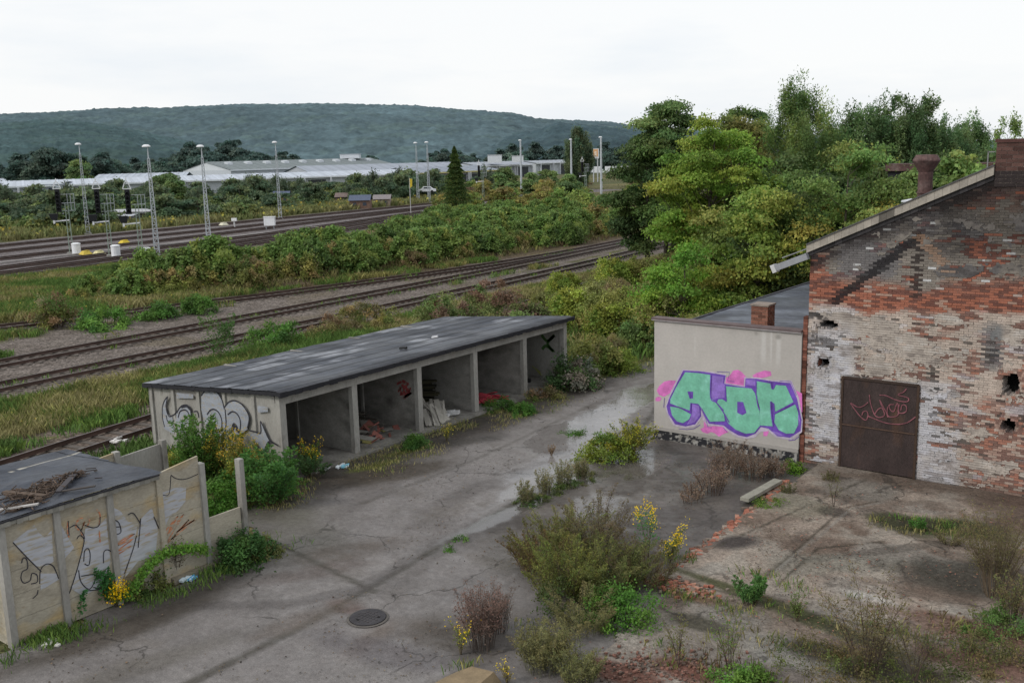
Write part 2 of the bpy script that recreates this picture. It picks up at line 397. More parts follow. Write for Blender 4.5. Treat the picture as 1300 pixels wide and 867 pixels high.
# flat paint on walls: polygons and ribbons a few mm proud of the wall
def fillpoly(name, pts, m, parent, mid=None):
    import bmesh
    if len(pts) > 1: return [fillpoly(name, [p], m, parent) for p in pts][0]
    me = bpy.data.meshes.new(name); bm = bmesh.new(); org = ORG.get(parent.name, np.zeros(3)) if parent is not None else np.zeros(3)
    from mathutils.geometry import tessellate_polygon
    for poly in pts:
        vs = [bm.verts.new(tuple(np.array(p) - org)) for p in poly]
        for t in tessellate_polygon([[Vector(p) for p in poly]]):
            try: bm.faces.new([vs[i] for i in t])
            except ValueError: pass
    bm.to_mesh(me); bm.free(); me.materials.append(m)
    o = bpy.data.objects.new(name, me); o.parent = parent; ORG[o.name] = org; col.objects.link(o); return o
def smoothpts(P, k=4):
    P = [np.array(p, float) for p in P]
    if len(P) < 3: return P
    out = []
    for i in range(len(P) - 1):
        p0 = P[max(i-1, 0)]; p1 = P[i]; p2 = P[i+1]; p3 = P[min(i+2, len(P)-1)]
        for j in range(k):
            t = j / k; out.append(.5 * ((2*p1) + (-p0+p2)*t + (2*p0-5*p1+4*p2-p3)*t*t + (-p0+3*p1-3*p2+p3)*t**3))
    out.append(P[-1]); return out
def ribbons(name, lines, w, nrm, m, parent, c=(.05, .05, .05), smooth=True):
    nrm = np.array(nrm, float)
    for li, ln in enumerate(lines):
        a = Acc(); P = smoothpts(ln) if smooth else [np.array(p, float) for p in ln]
        off = nrm * .0006 * li
        prev = None
        for i in range(len(P)):
            d = P[min(i+1, len(P)-1)] - P[max(i-1, 0)]; d = d / (np.linalg.norm(d) + 1e-9)
            s = np.cross(d, nrm); s /= (np.linalg.norm(s) + 1e-9)
            cur = (P[i] - s * w / 2 + off, P[i] + s * w / 2 + off)
            if prev is not None: a.quads([prev[0], prev[1], cur[1], cur[0]], c)
            prev = cur
        o = a.build(name, m, parent)
    return o
# ------------------------------------------------------------------ camera, sky, sun
cam = bpy.data.cameras.new("camera"); co = bpy.data.objects.new("camera", cam); col.objects.link(co)
cam.lens = 34.7; cam.sensor_width = 36; cam.clip_end = 9000; cam.clip_start = .1
Rm = Matrix(((XC[0], XC[1], -XC[2], 0), (YC[0], YC[1], -YC[2], 0), (UC[0], UC[1], -UC[2], 10), (0, 0, 0, 1)))
co.matrix_world = Rm; scene.camera = co
scene.view_settings.view_transform = 'Standard'; scene.view_settings.look = 'None'; scene.view_settings.exposure = 0; scene.view_settings.gamma = 1
scene.render.engine = 'CYCLES'; scene.cycles.use_denoising = True; scene.cycles.max_bounces = 6
scene.cycles.diffuse_bounces = 3; scene.cycles.glossy_bounces = 2; scene.cycles.transmission_bounces = 2
w = bpy.data.worlds.new("World"); scene.world = w; w.use_nodes = True; nt = w.node_tree; nt.nodes.clear(); N = nt.nodes.new; L = nt.links.new
SUN_EL, SUN_AZ = radians(38), radians(205)
sky = N('ShaderNodeTexSky'); sky.sky_type = 'NISHITA'; sky.sun_disc = False; sky.sun_elevation = SUN_EL; sky.sun_rotation = SUN_AZ; sky.air_density = 1.2; sky.dust_density = 2
tc = N('ShaderNodeTexCoord'); mp = N('ShaderNodeMapping'); mp.inputs['Scale'].default_value = (1, 1, 5); L(tc.outputs['Generated'], mp.inputs[0])
nz = N('ShaderNodeTexNoise'); nz.inputs['Scale'].default_value = 1.7; nz.inputs['Detail'].default_value = 6; nz.inputs['Roughness'].default_value = .55; L(mp.outputs[0], nz.inputs['Vector'])
cr = N('ShaderNodeValToRGB'); L(nz.outputs['Fac'], cr.inputs[0])
e = cr.color_ramp.elements; e[0].position = .36; e[0].color = (8.6, 9.2, 9.9, 1); e[1].position = .56; e[1].color = (10.3, 10.4, 10.5, 1)
mx = N('ShaderNodeMix'); mx.data_type = 'RGBA'; mx.inputs[0].default_value = .9; L(sky.outputs[0], mx.inputs[6]); L(cr.outputs[0], mx.inputs[7])
bg = N('ShaderNodeBackground'); bg.inputs[1].default_value = .1; L(mx.outputs[2], bg.inputs[0])
wo = N('ShaderNodeOutputWorld'); L(bg.outputs[0], wo.inputs[0])
sl = bpy.data.lights.new("sun", 'SUN'); sl.energy = 1.5; sl.angle = radians(14); sl.color = (1, .96, .9)
so = bpy.data.objects.new("sun", sl); col.objects.link(so); so.location = (0, 0, 60)
# sky azimuth: rotation measured from +Y towards +X
sd = Vector((sin(SUN_AZ) * cos(SUN_EL), cos(SUN_AZ) * cos(SUN_EL), sin(SUN_EL)))
so.rotation_euler = sd.to_track_quat('Z', 'Y').to_euler()

# ------------------------------------------------------------------ materials
mat('bark', None, .9, ((6, .3),))
mat('leaf', None, leaf=True, var=((.9, .22),))
mat('grassm', None, .8, ((1.2, .25),), spec=.15)
mat('ground', None, .95, ((2.2, .18), (9, .25)), bump=(9, .06), spec=.1, grain=(11, .55))
mat('yard', None, .66, ((1.1, .12), (7, .14), (45, .14)), bump=(28, .012), wet=True, spec=.45, crack=(.34, .014, .6), grain=(38, .12))
mat('slab', None, .85, ((1.3, .14), (9, .24), (50, .2)), bump=(22, .02), spec=.12, crack=(.5, .022, .55), grain=(30, .2))
mat('concrete', (.32, .31, .285), .9, ((2.2, .16), (18, .12)), stains=((1.1, .5, .75, (.2, .185, .165)), (3.1, .6, .78, (.13, .12, .105))), bump=(25, .008), stretch=(1, 1, .45))
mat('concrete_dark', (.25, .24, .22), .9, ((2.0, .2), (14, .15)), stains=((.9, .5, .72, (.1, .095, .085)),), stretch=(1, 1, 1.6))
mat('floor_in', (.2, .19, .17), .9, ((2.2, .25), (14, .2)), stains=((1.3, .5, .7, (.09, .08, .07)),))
mat('bitumen', None, .6, ((.7, .25), (5, .2), (30, .2)), bump=(7, .02), spec=.3, rvar=.15)
mat('plaster', None, .9, ((1.6, .05), (12, .05)), bump=(40, .004))
mat('attr', None, .85, ((4, .15), (30, .12)))
mat('attr_metal', None, .55, ((4, .12), (30, .1)), spec=.4)
mat('rust', (.042, .029, .027), .75, ((2.2, .25), (20, .2)), stains=((1.7, .56, .75, (.075, .042, .028)),), bump=(30, .004), stretch=(1, 1, .5))
mat('rust_duct', (.085, .047, .043), .75, ((2.2, .3), (12, .3)), stains=((1.4, .52, .7, (.15, .11, .1)),))
mat('brick', None, .92, ((5, .12), (33, .2)), bump=(40, .01), spec=.15)
mat('galv', (.42, .45, .48), .5, ((3, .15),), spec=.5)
mat('signal_green', (.26, .32, .27), .6, ((3, .15),))
mat('black', (.012, .013, .016), .6, ())
mat('white', (.75, .76, .78), .5, ((3, .08),))
mat('lampglass', (.85, .87, .9), .3, ())
mat('tree_hill', None, .95, ((.035, .18), (.12, .2)), spec=.05)
mat('hall_roof', None, .6, ((.03, .1),), spec=.3)
mat('spray_purple', (.14, .065, .38), .7, ((2.5, .3), (16, .12)))
mat('spray_violet', (.25, .15, .5), .7, ((3.5, .25), (16, .12)))
mat('spray_mint', (.17, .46, .33), .7, ((2.5, .14), (14, .1)), stains=((1.8, .56, .75, (.27, .6, .5)),))
mat('spray_pink', (.62, .17, .47), .7, ((3, .25), (16, .1)))
mat('spray_lilac', (.46, .4, .5), .8, ((6, .2),))
mat('spray_black', (.03, .03, .04), .7, ((6, .3),))
mat('spray_silver', (.31, .33, .37), .55, ((2, .12), (14, .15)), stains=((6, .55, .62, (.33, .31, .28)),), stretch=(1, 1, 2.5))
mat('spray_silver_rough', (.42, .43, .46), .6, ((2, .12),), stains=((2.2, .52, .6, (.37, .335, .27)),), stretch=(1, 1.2, 7))
mat('spray_orange', (.5, .2, .1), .8, ((6, .3),), stains=((5, .5, .56, (.4, .33, .25)),), stretch=(1, 1, 4))
mat('spray_red', (.25, .05, .05), .8, ((5, .4),), stains=((7, .5, .58, (.2, .18, .16)),))
mat('spray_green', (.06, .13, .04), .8, ((6, .3),))
mat('panel_ochre', (.38, .345, .275), .9, ((2.2, .14), (16, .12)), stains=((1.1, .52, .66, (.38, .29, .16)), (2.6, .62, .76, (.27, .2, .11)), (.8, .58, .76, (.15, .125, .09))), bump=(20, .012), stretch=(1, .7, 1.5))
mat('iron', (.035, .032, .035), .6, ((6, .3),), bump=(40, .006))
mat('rail', (.075, .045, .036), .6, ((1.5, .3),), spec=.4)
mat('railtop', (.13, .11, .105), .4, ((1.5, .2),), metal=.3)
mat('sleeper', (.1, .085, .073), .9, ((4, .35),))
mat('blue', (.1, .3, .55), .5, ((8, .3),))

# ------------------------------------------------------------------ tracks: centre lines
TRK = {
 'A': [(-49.6, -12), (-50.6, 10), (-50.9, 23.5), (-51.7, 45), (-53.1, 69), (-55.7, 95), (-60, 122), (-67, 155)],
 'B': [(-44.6, -12), (-45.1, 10), (-45.5, 22), (-46.0, 40), (-47.5, 65), (-49.6, 85), (-53.5, 110), (-60, 140)],
 'C': [(-67, 2), (-64.5, 20), (-61.5, 34), (-58.0, 51), (-55.9, 72), (-56.9, 95), (-61, 122), (-68, 155)],
 'T1': [(-29.5, -6), (-32.0, 11), (-33.6, 20), (-36.2, 38), (-38.8, 54), (-41.5, 72)],
}
RTRK = {
 'R1': [(-84, 10), (-90.2, 43), (-93.6, 60), (-97.5, 77), (-103, 98), (-112, 125)],
 'R1b': [(-88, 10), (-94.8, 44.5), (-98.3, 61), (-102, 79), (-107.5, 99), (-116, 127)],
 'R2': [(-92, 15), (-100.1, 47.5), (-103.4, 62), (-107.6, 84), (-113.5, 106), (-122, 135)],
 'R3': [(-101, 15), (-110.5, 52.5), (-114, 75), (-117.5, 93), (-124, 120), (-131, 150)],
 'R4': [(-113, 15), (-120, 57), (-122.5, 80), (-125, 99), (-130.5, 135), (-137, 175)],
 'R5': [(-120, 15), (-128.5, 61), (-131.5, 85), (-134.5, 107), (-139.5, 148), (-147, 195)],
}
def curve(pl, k=6): return [tuple(p) for p in smoothpts([(x, y) for x, y in pl], k)]
TRK = {k: curve(v) for k, v in TRK.items()}; RTRK = {k: curve(v) for k, v in RTRK.items()}
def pdm(x, y, d): return np.minimum.reduce([pdist(x, y, v) for v in d.values()])

def xwest(y):  # western edge of the rear ballast
    return -134 - (y - 60) * .1
def hedge_in(x, y):  # the thicket on the bank between the two groups of tracks
    front = np.interp(y, [30, 42, 53, 72, 98, 130], [-72, -66.5, -61.5, -61.0, -61.5, -70])
    back = np.interp(y, [30, 42, 53, 72, 98, 130], [-73, -72, -70.5, -76, -93, -108])
    return front, back
def zground(x, y):
    # low bank under the thicket, gentle roughness
    f, b = hedge_in(x, y); c = (f + b) / 2; hw = np.maximum((f - b) / 2, 1)
    bank = 1.0 * np.clip(1 - np.abs(x - c) / (hw + 1), 0, 1) ** .7 * ss(y, 36, 50) * (1 - ss(y, 150, 200))
    near = (np.abs(x) < 200) & (y < 260) & (y > -50)
    r = (fbm(x, y, 3.0, 3, 5) - .5) * .16 * ss(-x, 35.5, 40) * (pdm(x, y, TRK) > 1.6)
    return -.03 + bank + np.where(near, r, 0)
def ballast(x, y):
    d1 = pdm(x, y, {k: TRK[k] for k in 'ABC'}); n = fbm(x, y, 2.2, 3, 3)
    a = 1 - ss(d1 + (n - .5) * 2.2, 2.1, 2.7)
    # the strip between A and B is all gravel
    a = np.maximum(a, ss(x, -51, -50) * (1 - ss(x, -45, -44.5)) * ss(n + .35, .5, .7) * (y < 75))
    a = np.maximum(a, 1 - ss(np.abs(x - (np.interp(y, [20, 50, 90], [-55.5, -55, -55]))) + (n - .5) * 4, 2.0, 3.4))
    return a
def ballast1(x, y): return 1 - ss(pdist(x, y, TRK['T1']) + (fbm(x, y, 2, 3, 8) - .5) * 1.6, 1.5, 2.1)
def rear(x, y):
    e = np.interp(y, [10, 43, 60, 98, 125, 200], [-80, -87.5, -91, -100.5, -110, -135])
    return ss(-x, -e, -e + .8) * (1 - ss(-x, -xwest(y) , -xwest(y) + 1.2)) * (y > -40) * (y < 230)
def cground(x, y):
    n = fbm(x, y, 4, 4, 1); n2 = fbm(x, y, .7, 3, 2); n3 = fbm(x, y, 18, 3, 4)
    c = np.zeros(x.shape + (3,)) + np.array([.085, .085, .038])
    c = mixc(c, ss(n, .4, .65), (.14, .125, .055)); c = mixc(c, ss(n3, .5, .7) * .6, (.06, .08, .03))
    c = mixc(c, ss(-x, 230, 320), (.07, .1, .075))
    b = ballast(x, y); g = mixc(np.zeros(x.shape + (3,)) + np.array([.15, .128, .113]), ss(n2, .4, .75) * .7, (.095, .078, .066))
    g = mixc(g, ss(n, .55, .75) * .6, (.11, .09, .06))
    c = mixc(c, b, 0) + g * b[..., None]
    b1 = np.maximum(ballast1(x, y), ss(x, -37.6 - (y - 18) * .13, -36.9 - (y - 18) * .13) * (1 - ss(x, -33, -32.4)) * ss(y, 4, 8) * (y < 36) * (fbm(x, y, 1.5, 3, 77) > .3)); g1 = mixc(np.zeros(x.shape + (3,)) + np.array([.15, .12, .1]), ss(n2, .35, .7), (.09, .07, .055))
    c = mixc(c, b1, 0) + g1 * b1[..., None]
    r = rear(x, y); d = pdm(x, y, RTRK)
    gr = mixc(np.zeros(x.shape + (3,)) + np.array([.15, .135, .135]), 1 - ss(d, 1.25, 1.6), (.055, .042, .038))
    gr = mixc(gr, ss(n2, .45, .75) * .5, (.09, .07, .065))
    c = mixc(c, r, 0) + gr * r[..., None]
    # bare earth at the foot of the thicket
    f, bk = hedge_in(x, y); k = ss(x - f, -1.5, 0) * (1 - ss(x - f, 2.2, 3.6)) * (y > 38) * (y < 105)
    c = mixc(c, k * .8, (.085, .062, .045))
    # soil under the scrub beside the yard
    k = ss(x, -47, -44) * (1 - ss(x, -10, -8)) * ss(y, 34, 38) * (1 - b1) * (1 - b)
    c = mixc(c, k * .6, (.06, .065, .025))
    return c
def lin(a, b, s): return list(np.arange(a, b, s))
gx = lin(-4000, -600, 200) + lin(-600, -160, 12) + lin(-160, -70, .7) + lin(-70, -25, .28) + lin(-25, 20, 1.5) + lin(20, 300, 20) + lin(300, 4001, 250)
gy = lin(-1500, -60, 90) + lin(-60, 4, 2) + lin(4, 70, .35) + lin(70, 130, .8) + lin(130, 260, 3) + lin(260, 700, 20) + lin(700, 5001, 250)
o = grid('ground', gx, gy, zground, cground, MATS['ground'], kind='structure')

# ------------------------------------------------------------------ railway tracks
def along(pl, step):
    out = []; acc = 0
    for (x0, y0), (x1, y1) in zip(pl[:-1], pl[1:]):
        L_ = math.hypot(x1 - x0, y1 - y0); t = (-acc) % step
        while t < L_: out.append((x0 + (x1 - x0) * t / L_, y0 + (y1 - y0) * t / L_, math.atan2(y1 - y0, x1 - x0))); t += step
        acc += L_
    return out
def offs(pl, d):
    out = []
    for i, p in enumerate(pl):
        a = pl[max(i-1, 0)]; b = pl[min(i+1, len(pl)-1)]; t = np.array([b[0]-a[0], b[1]-a[1]]); t /= np.linalg.norm(t)
        out.append((p[0] - t[1] * d, p[1] + t[0] * d))
    return out
SLP = None
def rail_mesh(pl, z, top=True, wide=1.0):
    a = Acc()
    for (x0, y0), (x1, y1) in zip(pl[:-1], pl[1:]):
        A = np.array([x0, y0, 0]); B = np.array([x1, y1, 0])
        a.bar(A + [0, 0, z + .01], B + [0, 0, z + .01], .14 * wide, .02, m=0)
        a.bar(A + [0, 0, z + .075], B + [0, 0, z + .075], .03 * wide, .11, m=0)
        a.bar(A + [0, 0, z + .145], B + [0, 0, z + .145], .075 * wide, .03, m=0)
        if top: a.quads([A + [-.025 * wide, 0, z + .163], A + [.025 * wide, 0, z + .163], B + [.025 * wide, 0, z + .163], B + [-.025 * wide, 0, z + .163]], (1, 1, 1), 1)
    return a
def track(pl, label, group, sleepers=True, z=.04, wide=1.0):
    t = thing('railway_track', label, 'railway track', (pl[0][0], pl[0][1], 0), group)
    for s in (-.75, .75): rail_mesh(offs(pl, s), z, True, wide).build('rail', [MATS['rail'], MATS['railtop']], t)
    if sleepers:
        global SLP
        P = [p for p in along(pl, .65) if p[1] > 5]
        P.sort(key=lambda p: math.hypot(p[0], p[1]))
        if SLP is None:
            a = Acc(); a.box(-.12, .12, -1.25, 1.25, -.1, .012); SLP = mesh_np('sleeper', np.concatenate(a.V), np.arange(24).reshape(-1, 4), None, [MATS['sleeper']])
        for k, p in enumerate(P[:100]):
            o = bpy.data.objects.new('sleeper', SLP); o.parent = t; o.location = (p[0] - pl[0][0], p[1] - pl[0][1], rnd.uniform(-.02, .01)); o.rotation_euler = (0, 0, p[2] + rnd.uniform(-.02, .02)); col.objects.link(o)
        a = Acc()
        for p in P[100:]:
            u = np.array([cos(p[2]), sin(p[2]), 0]); v = np.array([-u[1], u[0], 0])
            a.obox((p[0], p[1], -.03), u * .12, v * 1.25, (0, 0, .07))
        if a.V: tag(a.build('sleeper_row', MATS['sleeper'], t), kind='stuff')
    return t
track(TRK['A'], 'rusty track in grey gravel, middle one of the near tracks, weeds between its rails', 'near railway tracks')
track(TRK['B'], 'rusty track beside the tall yellow grass, nearest gravel track behind the garages', 'near railway tracks')
track(TRK['C'], 'half overgrown track at the foot of the green thicket', 'near railway tracks')
track(TRK['T1'], 'short rusty siding passing right behind the garages and the low shed', 'near railway tracks')
RL = {'R1': 'dark track nearest the thicket in the far rail yard', 'R1b': 'dark second track from the thicket in the far rail yard',
      'R2': 'far rail yard track passing behind the signal masts', 'R3': 'far rail yard track in the middle of the brown ballast',
      'R4': 'far rail yard track second from the yellow weeds', 'R5': 'farthest track, bordering the yellow weeds and gardens'}
for k, v in RTRK.items(): track(v, RL[k], 'tracks of the far rail yard', sleepers=False, wide=1.6)
# ------------------------------------------------------------------ yard
xs = np.arange(-26.5, 3.01, .1); ys = np.arange(-2, 62, .12)
def P(px, py): return G(px, py)
def yard_mask(x, y):
    n = fbm(x, y, 1.5, 3, 41)
    left = np.interp(y, [0, 8, 15.5, 16.5, 18.5, 35.5, 37, 41, 46, 62], [-20.2, -20.2, -20.2, -22.6, -23.6, -24.2, -24.0, -22.9, -22.6, -23.5])
    return (x > left + (n - .5) * 1.6 * ((y < 19) | (y > 35.5))) & ((x < -16.0) | (y < 30))
def cyard(x, y):
    n = fbm(x, y, 3.2, 4, 21); n2 = fbm(x, y, .9, 4, 22); n3 = fbm(x + y * .2, y * .35, 1.4, 4, 23)
    nz = (fbm(x, y, 1.1, 4, 24) - .5) * .9
    c = np.zeros(x.shape + (3,)) + np.array([.168, .155, .149])
    c = mixc(c, ss(n, .42, .62) * .55, (.2, .186, .177)); c = mixc(c, ss(n3, .5, .68) * .6, (.12, .108, .102))
    c = mixc(c, ss(n2, .6, .75) * .35, (.12, .105, .09))
    # dirt and soil along the garages
    d = ss(x, -24.2, -23.6) * (1 - ss(x + nz * 1.2, -22.4, -21.0)) * ss(y, 15, 18) * (1 - ss(y, 35.5, 38))
    c = mixc(c, d * .85, (.05, .042, .035))
    for (px, py, rx, ry, an, cc, k) in [
        (440, 605, 2.0, .8, 70, (.045, .038, .032), .8), (500, 600, 1.9, .7, 60, (.055, .045, .035), .8), (560, 545, 2.4, .8, 80, (.05, .045, .035), .8),
        (590, 560, 1.6, .5, 60, (.06, .055, .05), .7), (370, 690, 1.6, 1.6, 0, (.1, .095, .075), .5), (330, 650, 1.6, 1.0, 30, (.12, .115, .09), .5),
        (480, 590, 1.0, .25, 75, (.075, .085, .02), .9), (520, 572, .9, .2, 75, (.085, .09, .02), .9), (640, 520, 1.6, .3, 80, (.06, .065, .02), .9), (690, 505, 1.6, .35, 80, (.05, .055, .02), .8),
        (150, 800, 3.0, .5, 85, (.055, .045, .035), .8), (240, 750, 1.8, .45, 80, (.05, .042, .035), .8),
        (180, 845, 2.2, .4, 75, (.1, .09, .075), .5),
        (560, 750, 1.4, .7, 30, (.12, .11, .105), .4), (700, 640, 3.0, .6, 85, (.07, .062, .058), .6), (620, 665, 2.5, .5, 90, (.075, .07, .068), .6),
        (435, 700, 1.6, .5, 60, (.085, .07, .06), .6), (400, 725, 1.3, .4, 60, (.1, .08, .072), .6), (540, 800, 1.2, .6, 20, (.085, .07, .06), .55),
        (610, 620, 2.2, .4, 80, (.085, .075, .07), .5), (470, 810, .9, .3, 100, (.12, .085, .06), .35), (440, 770, .5, .25, 0, (.1, .06, .05), .6), (500, 830, 1.8, .5, 10, (.085, .075, .08), .6),
        (720, 700, 1.8, 1.8, 0, (.05, .045, .03), .8), (585, 805, 1.2, 1.0, 0, (.06, .05, .04), .7),
    ]:
        cx, cy = G(px, py); c = mixc(c, blob(x, y, cx, cy, rx, ry, an, .5, nz) * k, cc)
    # damp brown apron in front of the painted wall
    d = ss(x, -17.2, -15.6) * (1 - ss(x, -10.6, -10.4)) * ss(y + nz, 18.5, 21)
    c = mixc(c, d * .68, (.066, .056, .05)); c = mixc(c, d * ss(n, .45, .6) * .5, (.13, .115, .1)); c = mixc(c, d * ss(n2, .5, .7) * .5, (.045, .038, .033))
    # slab joints: darker lines with soil
    jl = [[(-15.9, 4), (-15.9, 13.3), (-16.4, 19), (-16.8, 24), (-17.6, 31), (-20.5, 40)], [(-20.3, 15.9), (-15.8, 15.2)], [(-20.4, 19.2), (-20.2, 24), (-20.9, 33)]]
    for i, l in enumerate(jl):
        dd = pdist(x, y, l) + np.abs(n2 - .5) * (.25 if i < 1 else .12)
        c = mixc(c, (1 - ss(dd, .06, .22 if i == 0 else .15)) * (.75 if i < 2 else .35), (.05, .045, .035))
    dd = pdist(x, y, [(-16.3, 12.2), (-15.9, 14.3)]); c = mixc(c, (1 - ss(dd + nz * .5, .05, .5)) * .55, (.1, .08, .066))
    dd = pdist(x, y, [(-18.5, 12.5), (-17.0, 13.6), (-16.2, 15.2), (-16.4, 17)]); c = mixc(c, (1 - ss(dd + nz * .2, .1, .35)) * .5, (.07, .062, .06))
    # worn edge at the far end
    c = mixc(c, ss(y, 38, 42) * .2, (.13, .12, .115))
    e = ss(-x, 22.0, 24) * ss(y, 36, 38); c = mixc(c, e * .7, (.05, .045, .03))
    return c
def wyard(x, y):
    nz = (fbm(x, y, 1.3, 4, 31) - .5) * .9
    w = .22 + .1 * ss(x, -18.5, -16.5) * ss(y, 19, 23) + 0 * x
    for (px, py, rx, ry, an, k) in [(690, 605, 2.6, .45, 95, .85), (825, 500, 3.4, .7, 100, .85), (640, 655, 2.2, .35, 85, .7), (735, 545, 4.0, 1.2, 97, .85), (765, 575, 1.6, .8, 90, .8), (815, 600, .9, .35, 90, .85), (700, 585, 2.6, .8, 90, .62), (790, 590, 1.6, .8, 80, .55), (720, 610, 1.8, .8, 70, .6), (820, 580, 1.6, 1.1, 70, .5),
        (790, 510, 3.5, .8, 100, .6), (640, 640, 2.0, .5, 80, .35), (560, 840, 2, .7, 0, .3), (760, 640, 1.3, .9, 70, .55)]:
        cx, cy = G(px, py); w = np.maximum(w, blob(x, y, cx, cy, rx, ry, an, .5, nz) * k)
    return w
grid('yard_paving', xs, ys, lambda x, y: .004 + (fbm(x, y, 4, 2, 60) - .5) * .03 + .012 * (fbm(x, y, .8, 3, 61) - .5) - .0 * x, cyard, MATS['yard'], wyard, kind='structure', mask=yard_mask)

# raised floor of the vanished hall: starts at the brick footing, ends in broken slabs
sx = np.arange(-10.62, 4, .08); sy = np.arange(8, 29.96, .08)
def zslab(x, y):
    z = .09 + (fbm(x, y, 2.5, 3, 71) - .5) * .05
    z = z - .05 * blob(x, y, *G(1175, 672), 1.6, .8, 20, .4)
    return z
def slab_mask(x, y): return (x > -10.55 + (fbm(x, y, .5, 3, 73) - .5) * .3 + np.where(y < 19.5, .5 + (19.5 - y) * .05, 0))
def cslab(x, y):
    n = fbm(x, y, 2.6, 4, 81); n2 = fbm(x, y, .8, 4, 82); n3 = fbm(x * .5, y, 1.3, 4, 83); nz = (fbm(x, y, .9, 4, 84) - .5) * 1.0
    c = np.zeros(x.shape + (3,)) + np.array([.26, .215, .178])
    c = mixc(c, ss(n, .42, .56) * .85, (.12, .088, .068)); c = mixc(c, ss(n2, .52, .68) * .6, (.27, .245, .21)); c = mixc(c, ss(n3, .5, .62) * .6, (.105, .078, .062)); c = mixc(c, ss(fbm(x, y, 1.7, 4, 88), .56, .66) * .5, (.25, .235, .21))
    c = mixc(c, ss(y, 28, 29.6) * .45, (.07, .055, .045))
    c = mixc(c, ss(n2, .25, .4) * 0 + (1 - ss(n2, .25, .36)) * .5, (.05, .045, .04))
    c = mixc(c, ss(x, -6, -4) * ss(y, 26.0, 29) * .5, (.08, .045, .035))
    c = mixc(c, (1 - ss(y + nz * .8, 17.6, 18.6)) * .55, (.2, .185, .165))
    for (px, py, rx, ry, an, cc, k) in [
        (1190, 668, 1.6, .75, 15, (.035, .042, .016), .95), (1150, 660, 1.0, .4, 15, (.05, .05, .03), .8), (1060, 650, .5, .35, 0, (.06, .05, .045), .8), (935, 687, .75, .45, 60, (.05, .042, .04), .95),
        (1110, 762, .75, .26, -12, (.36, .34, .31), .95), (1150, 778, .8, .3, -12, (.34, .32, .29), .9), (1080, 790, 1.3, .3, -12, (.2, .18, .155), .6),
        (900, 600, 1, .5, 0, (.1, .08, .06), .5), (980, 765, 3.2, .22, -10, (.055, .06, .025), .9), (880, 755, 1.6, .25, -10, (.12, .07, .04), .8),
        (1060, 800, 1.8, .22, -10, (.05, .055, .025), .85), (1230, 730, 1.4, 1.0, 30, (.05, .048, .04), .85), (1110, 700, 2.2, .2, 50, (.08, .07, .06), .6),
        (1000, 640, 1.1, .9, 0, (.12, .115, .08), .5), (1090, 620, 1.2, .9, 0, (.17, .155, .135), .8), (1050, 715, 1.6, .6, 40, (.155, .15, .125), .6),
        (870, 850, .7, .35, 0, (.13, .06, .045), .95), (790, 855, 1.0, .35, 0, (.12, .055, .04), .9), (1240, 800, 2.0, .5, 0, (.13, .075, .055), .85), (1270, 850, 1.5, .5, 0, (.12, .065, .05), .8),
        (930, 780, .8, .5, 0, (.19, .175, .155), .8), (1010, 830, 1.0, .6, 0, (.2, .19, .17), .8), (1000, 860, .6, .4, 0, (.13, .11, .1), .7), (1040, 825, .6, .35, 0, (.07, .06, .055), .9), (885, 790, .7, .3, 0, (.06, .055, .04), .9),
        (1120, 850, 1.4, .6, 0, (.05, .045, .03), .8),
    ]:
        cx, cy = G(px, py, .1); c = mixc(c, blob(x, y, cx, cy, rx, ry, an, .35, nz * min(1, .25 + ry)) * k, cc)
    cl = [[G(905, 700), G(1100, 612)], [G(960, 745), G(1075, 648), G(1115, 640)], [G(985, 750), G(1040, 700), G(1120, 692)], [G(1118, 662), G(1160, 690), G(1270, 705)], [G(1115, 692), G(1190, 740)], [G(870, 745), G(1110, 802), G(1260, 830)]]
    for i, l in enumerate(cl):
        dd = pdist(x, y, l) + np.abs(n2 - .5) * .2; c = mixc(c, (1 - ss(dd, .02, .09)) * .75, (.045, .04, .03))
    dd = pdist(x, y, [(a + .12, b - .05) for a, b in cl[1]]); c = mixc(c, (1 - ss(dd, .02, .06)) * .6, (.2, .19, .17))
    return c
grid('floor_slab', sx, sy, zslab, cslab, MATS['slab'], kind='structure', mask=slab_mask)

# brick footing line between apron and floor
def brick_pile(name, pts, w, n, cols, zb, hgt, label, cat, size=(.12, .06, .035), seed=1):
    r = np.random.RandomState(seed); a = Acc(); P_ = [np.array(p) for p in pts]
    for i in range(n):
        k = r.randint(0, len(P_) - 1); t = r.rand(); p = P_[k] * (1 - t) + P_[k+1] * t; p = p + r.normal(0, w, 2)
        an = r.uniform(0, pi); s = r.uniform(.5, 1.1); u = np.array([cos(an), sin(an), r.uniform(-.15, .15)]) * size[0] * s; v = np.array([-sin(an), cos(an), r.uniform(-.15, .15)]) * size[1] * s
        a.obox((p[0], p[1], zb + r.uniform(0, hgt)), u, v, (0, 0, size[2] * s), np.array(cols[r.randint(len(cols))]) * r.uniform(.7, 1.3))
    o = a.build(name, MATS['attr']); return tag(o, label, cat)
red = [(.32, .12, .08), (.26, .1, .065), (.33, .17, .12), (.18, .12, .09), (.2, .16, .13)]
brick_pile('brick_footing', [G(995, 610, .08), G(975, 637, .08), G(930, 668, .08), G(868, 716, .08)], .1, 620, red, .03, .05, 'crumbling line of orange bricks along the edge of the old floor', 'brick footing', (.09, .055, .025))
brick_pile('brick_rubble', [G(765, 850, .1), G(890, 845, .1)], .42, 420, [(.2, .1, .075), (.15, .085, .065), (.1, .07, .055)], .08, .05, 'flat spread of broken red brick rubble beside the big weed bush', 'rubble', (.032, .025, .018), 4)
brick_pile('brick_rubble', [G(1190, 795, .1), G(1290, 835, .1)], .5, 380, [(.17, .1, .075), (.13, .09, .07)], .08, .03, 'reddish brick crumbs strewn near the right end of the old floor', 'rubble', (.03, .025, .018), 5)
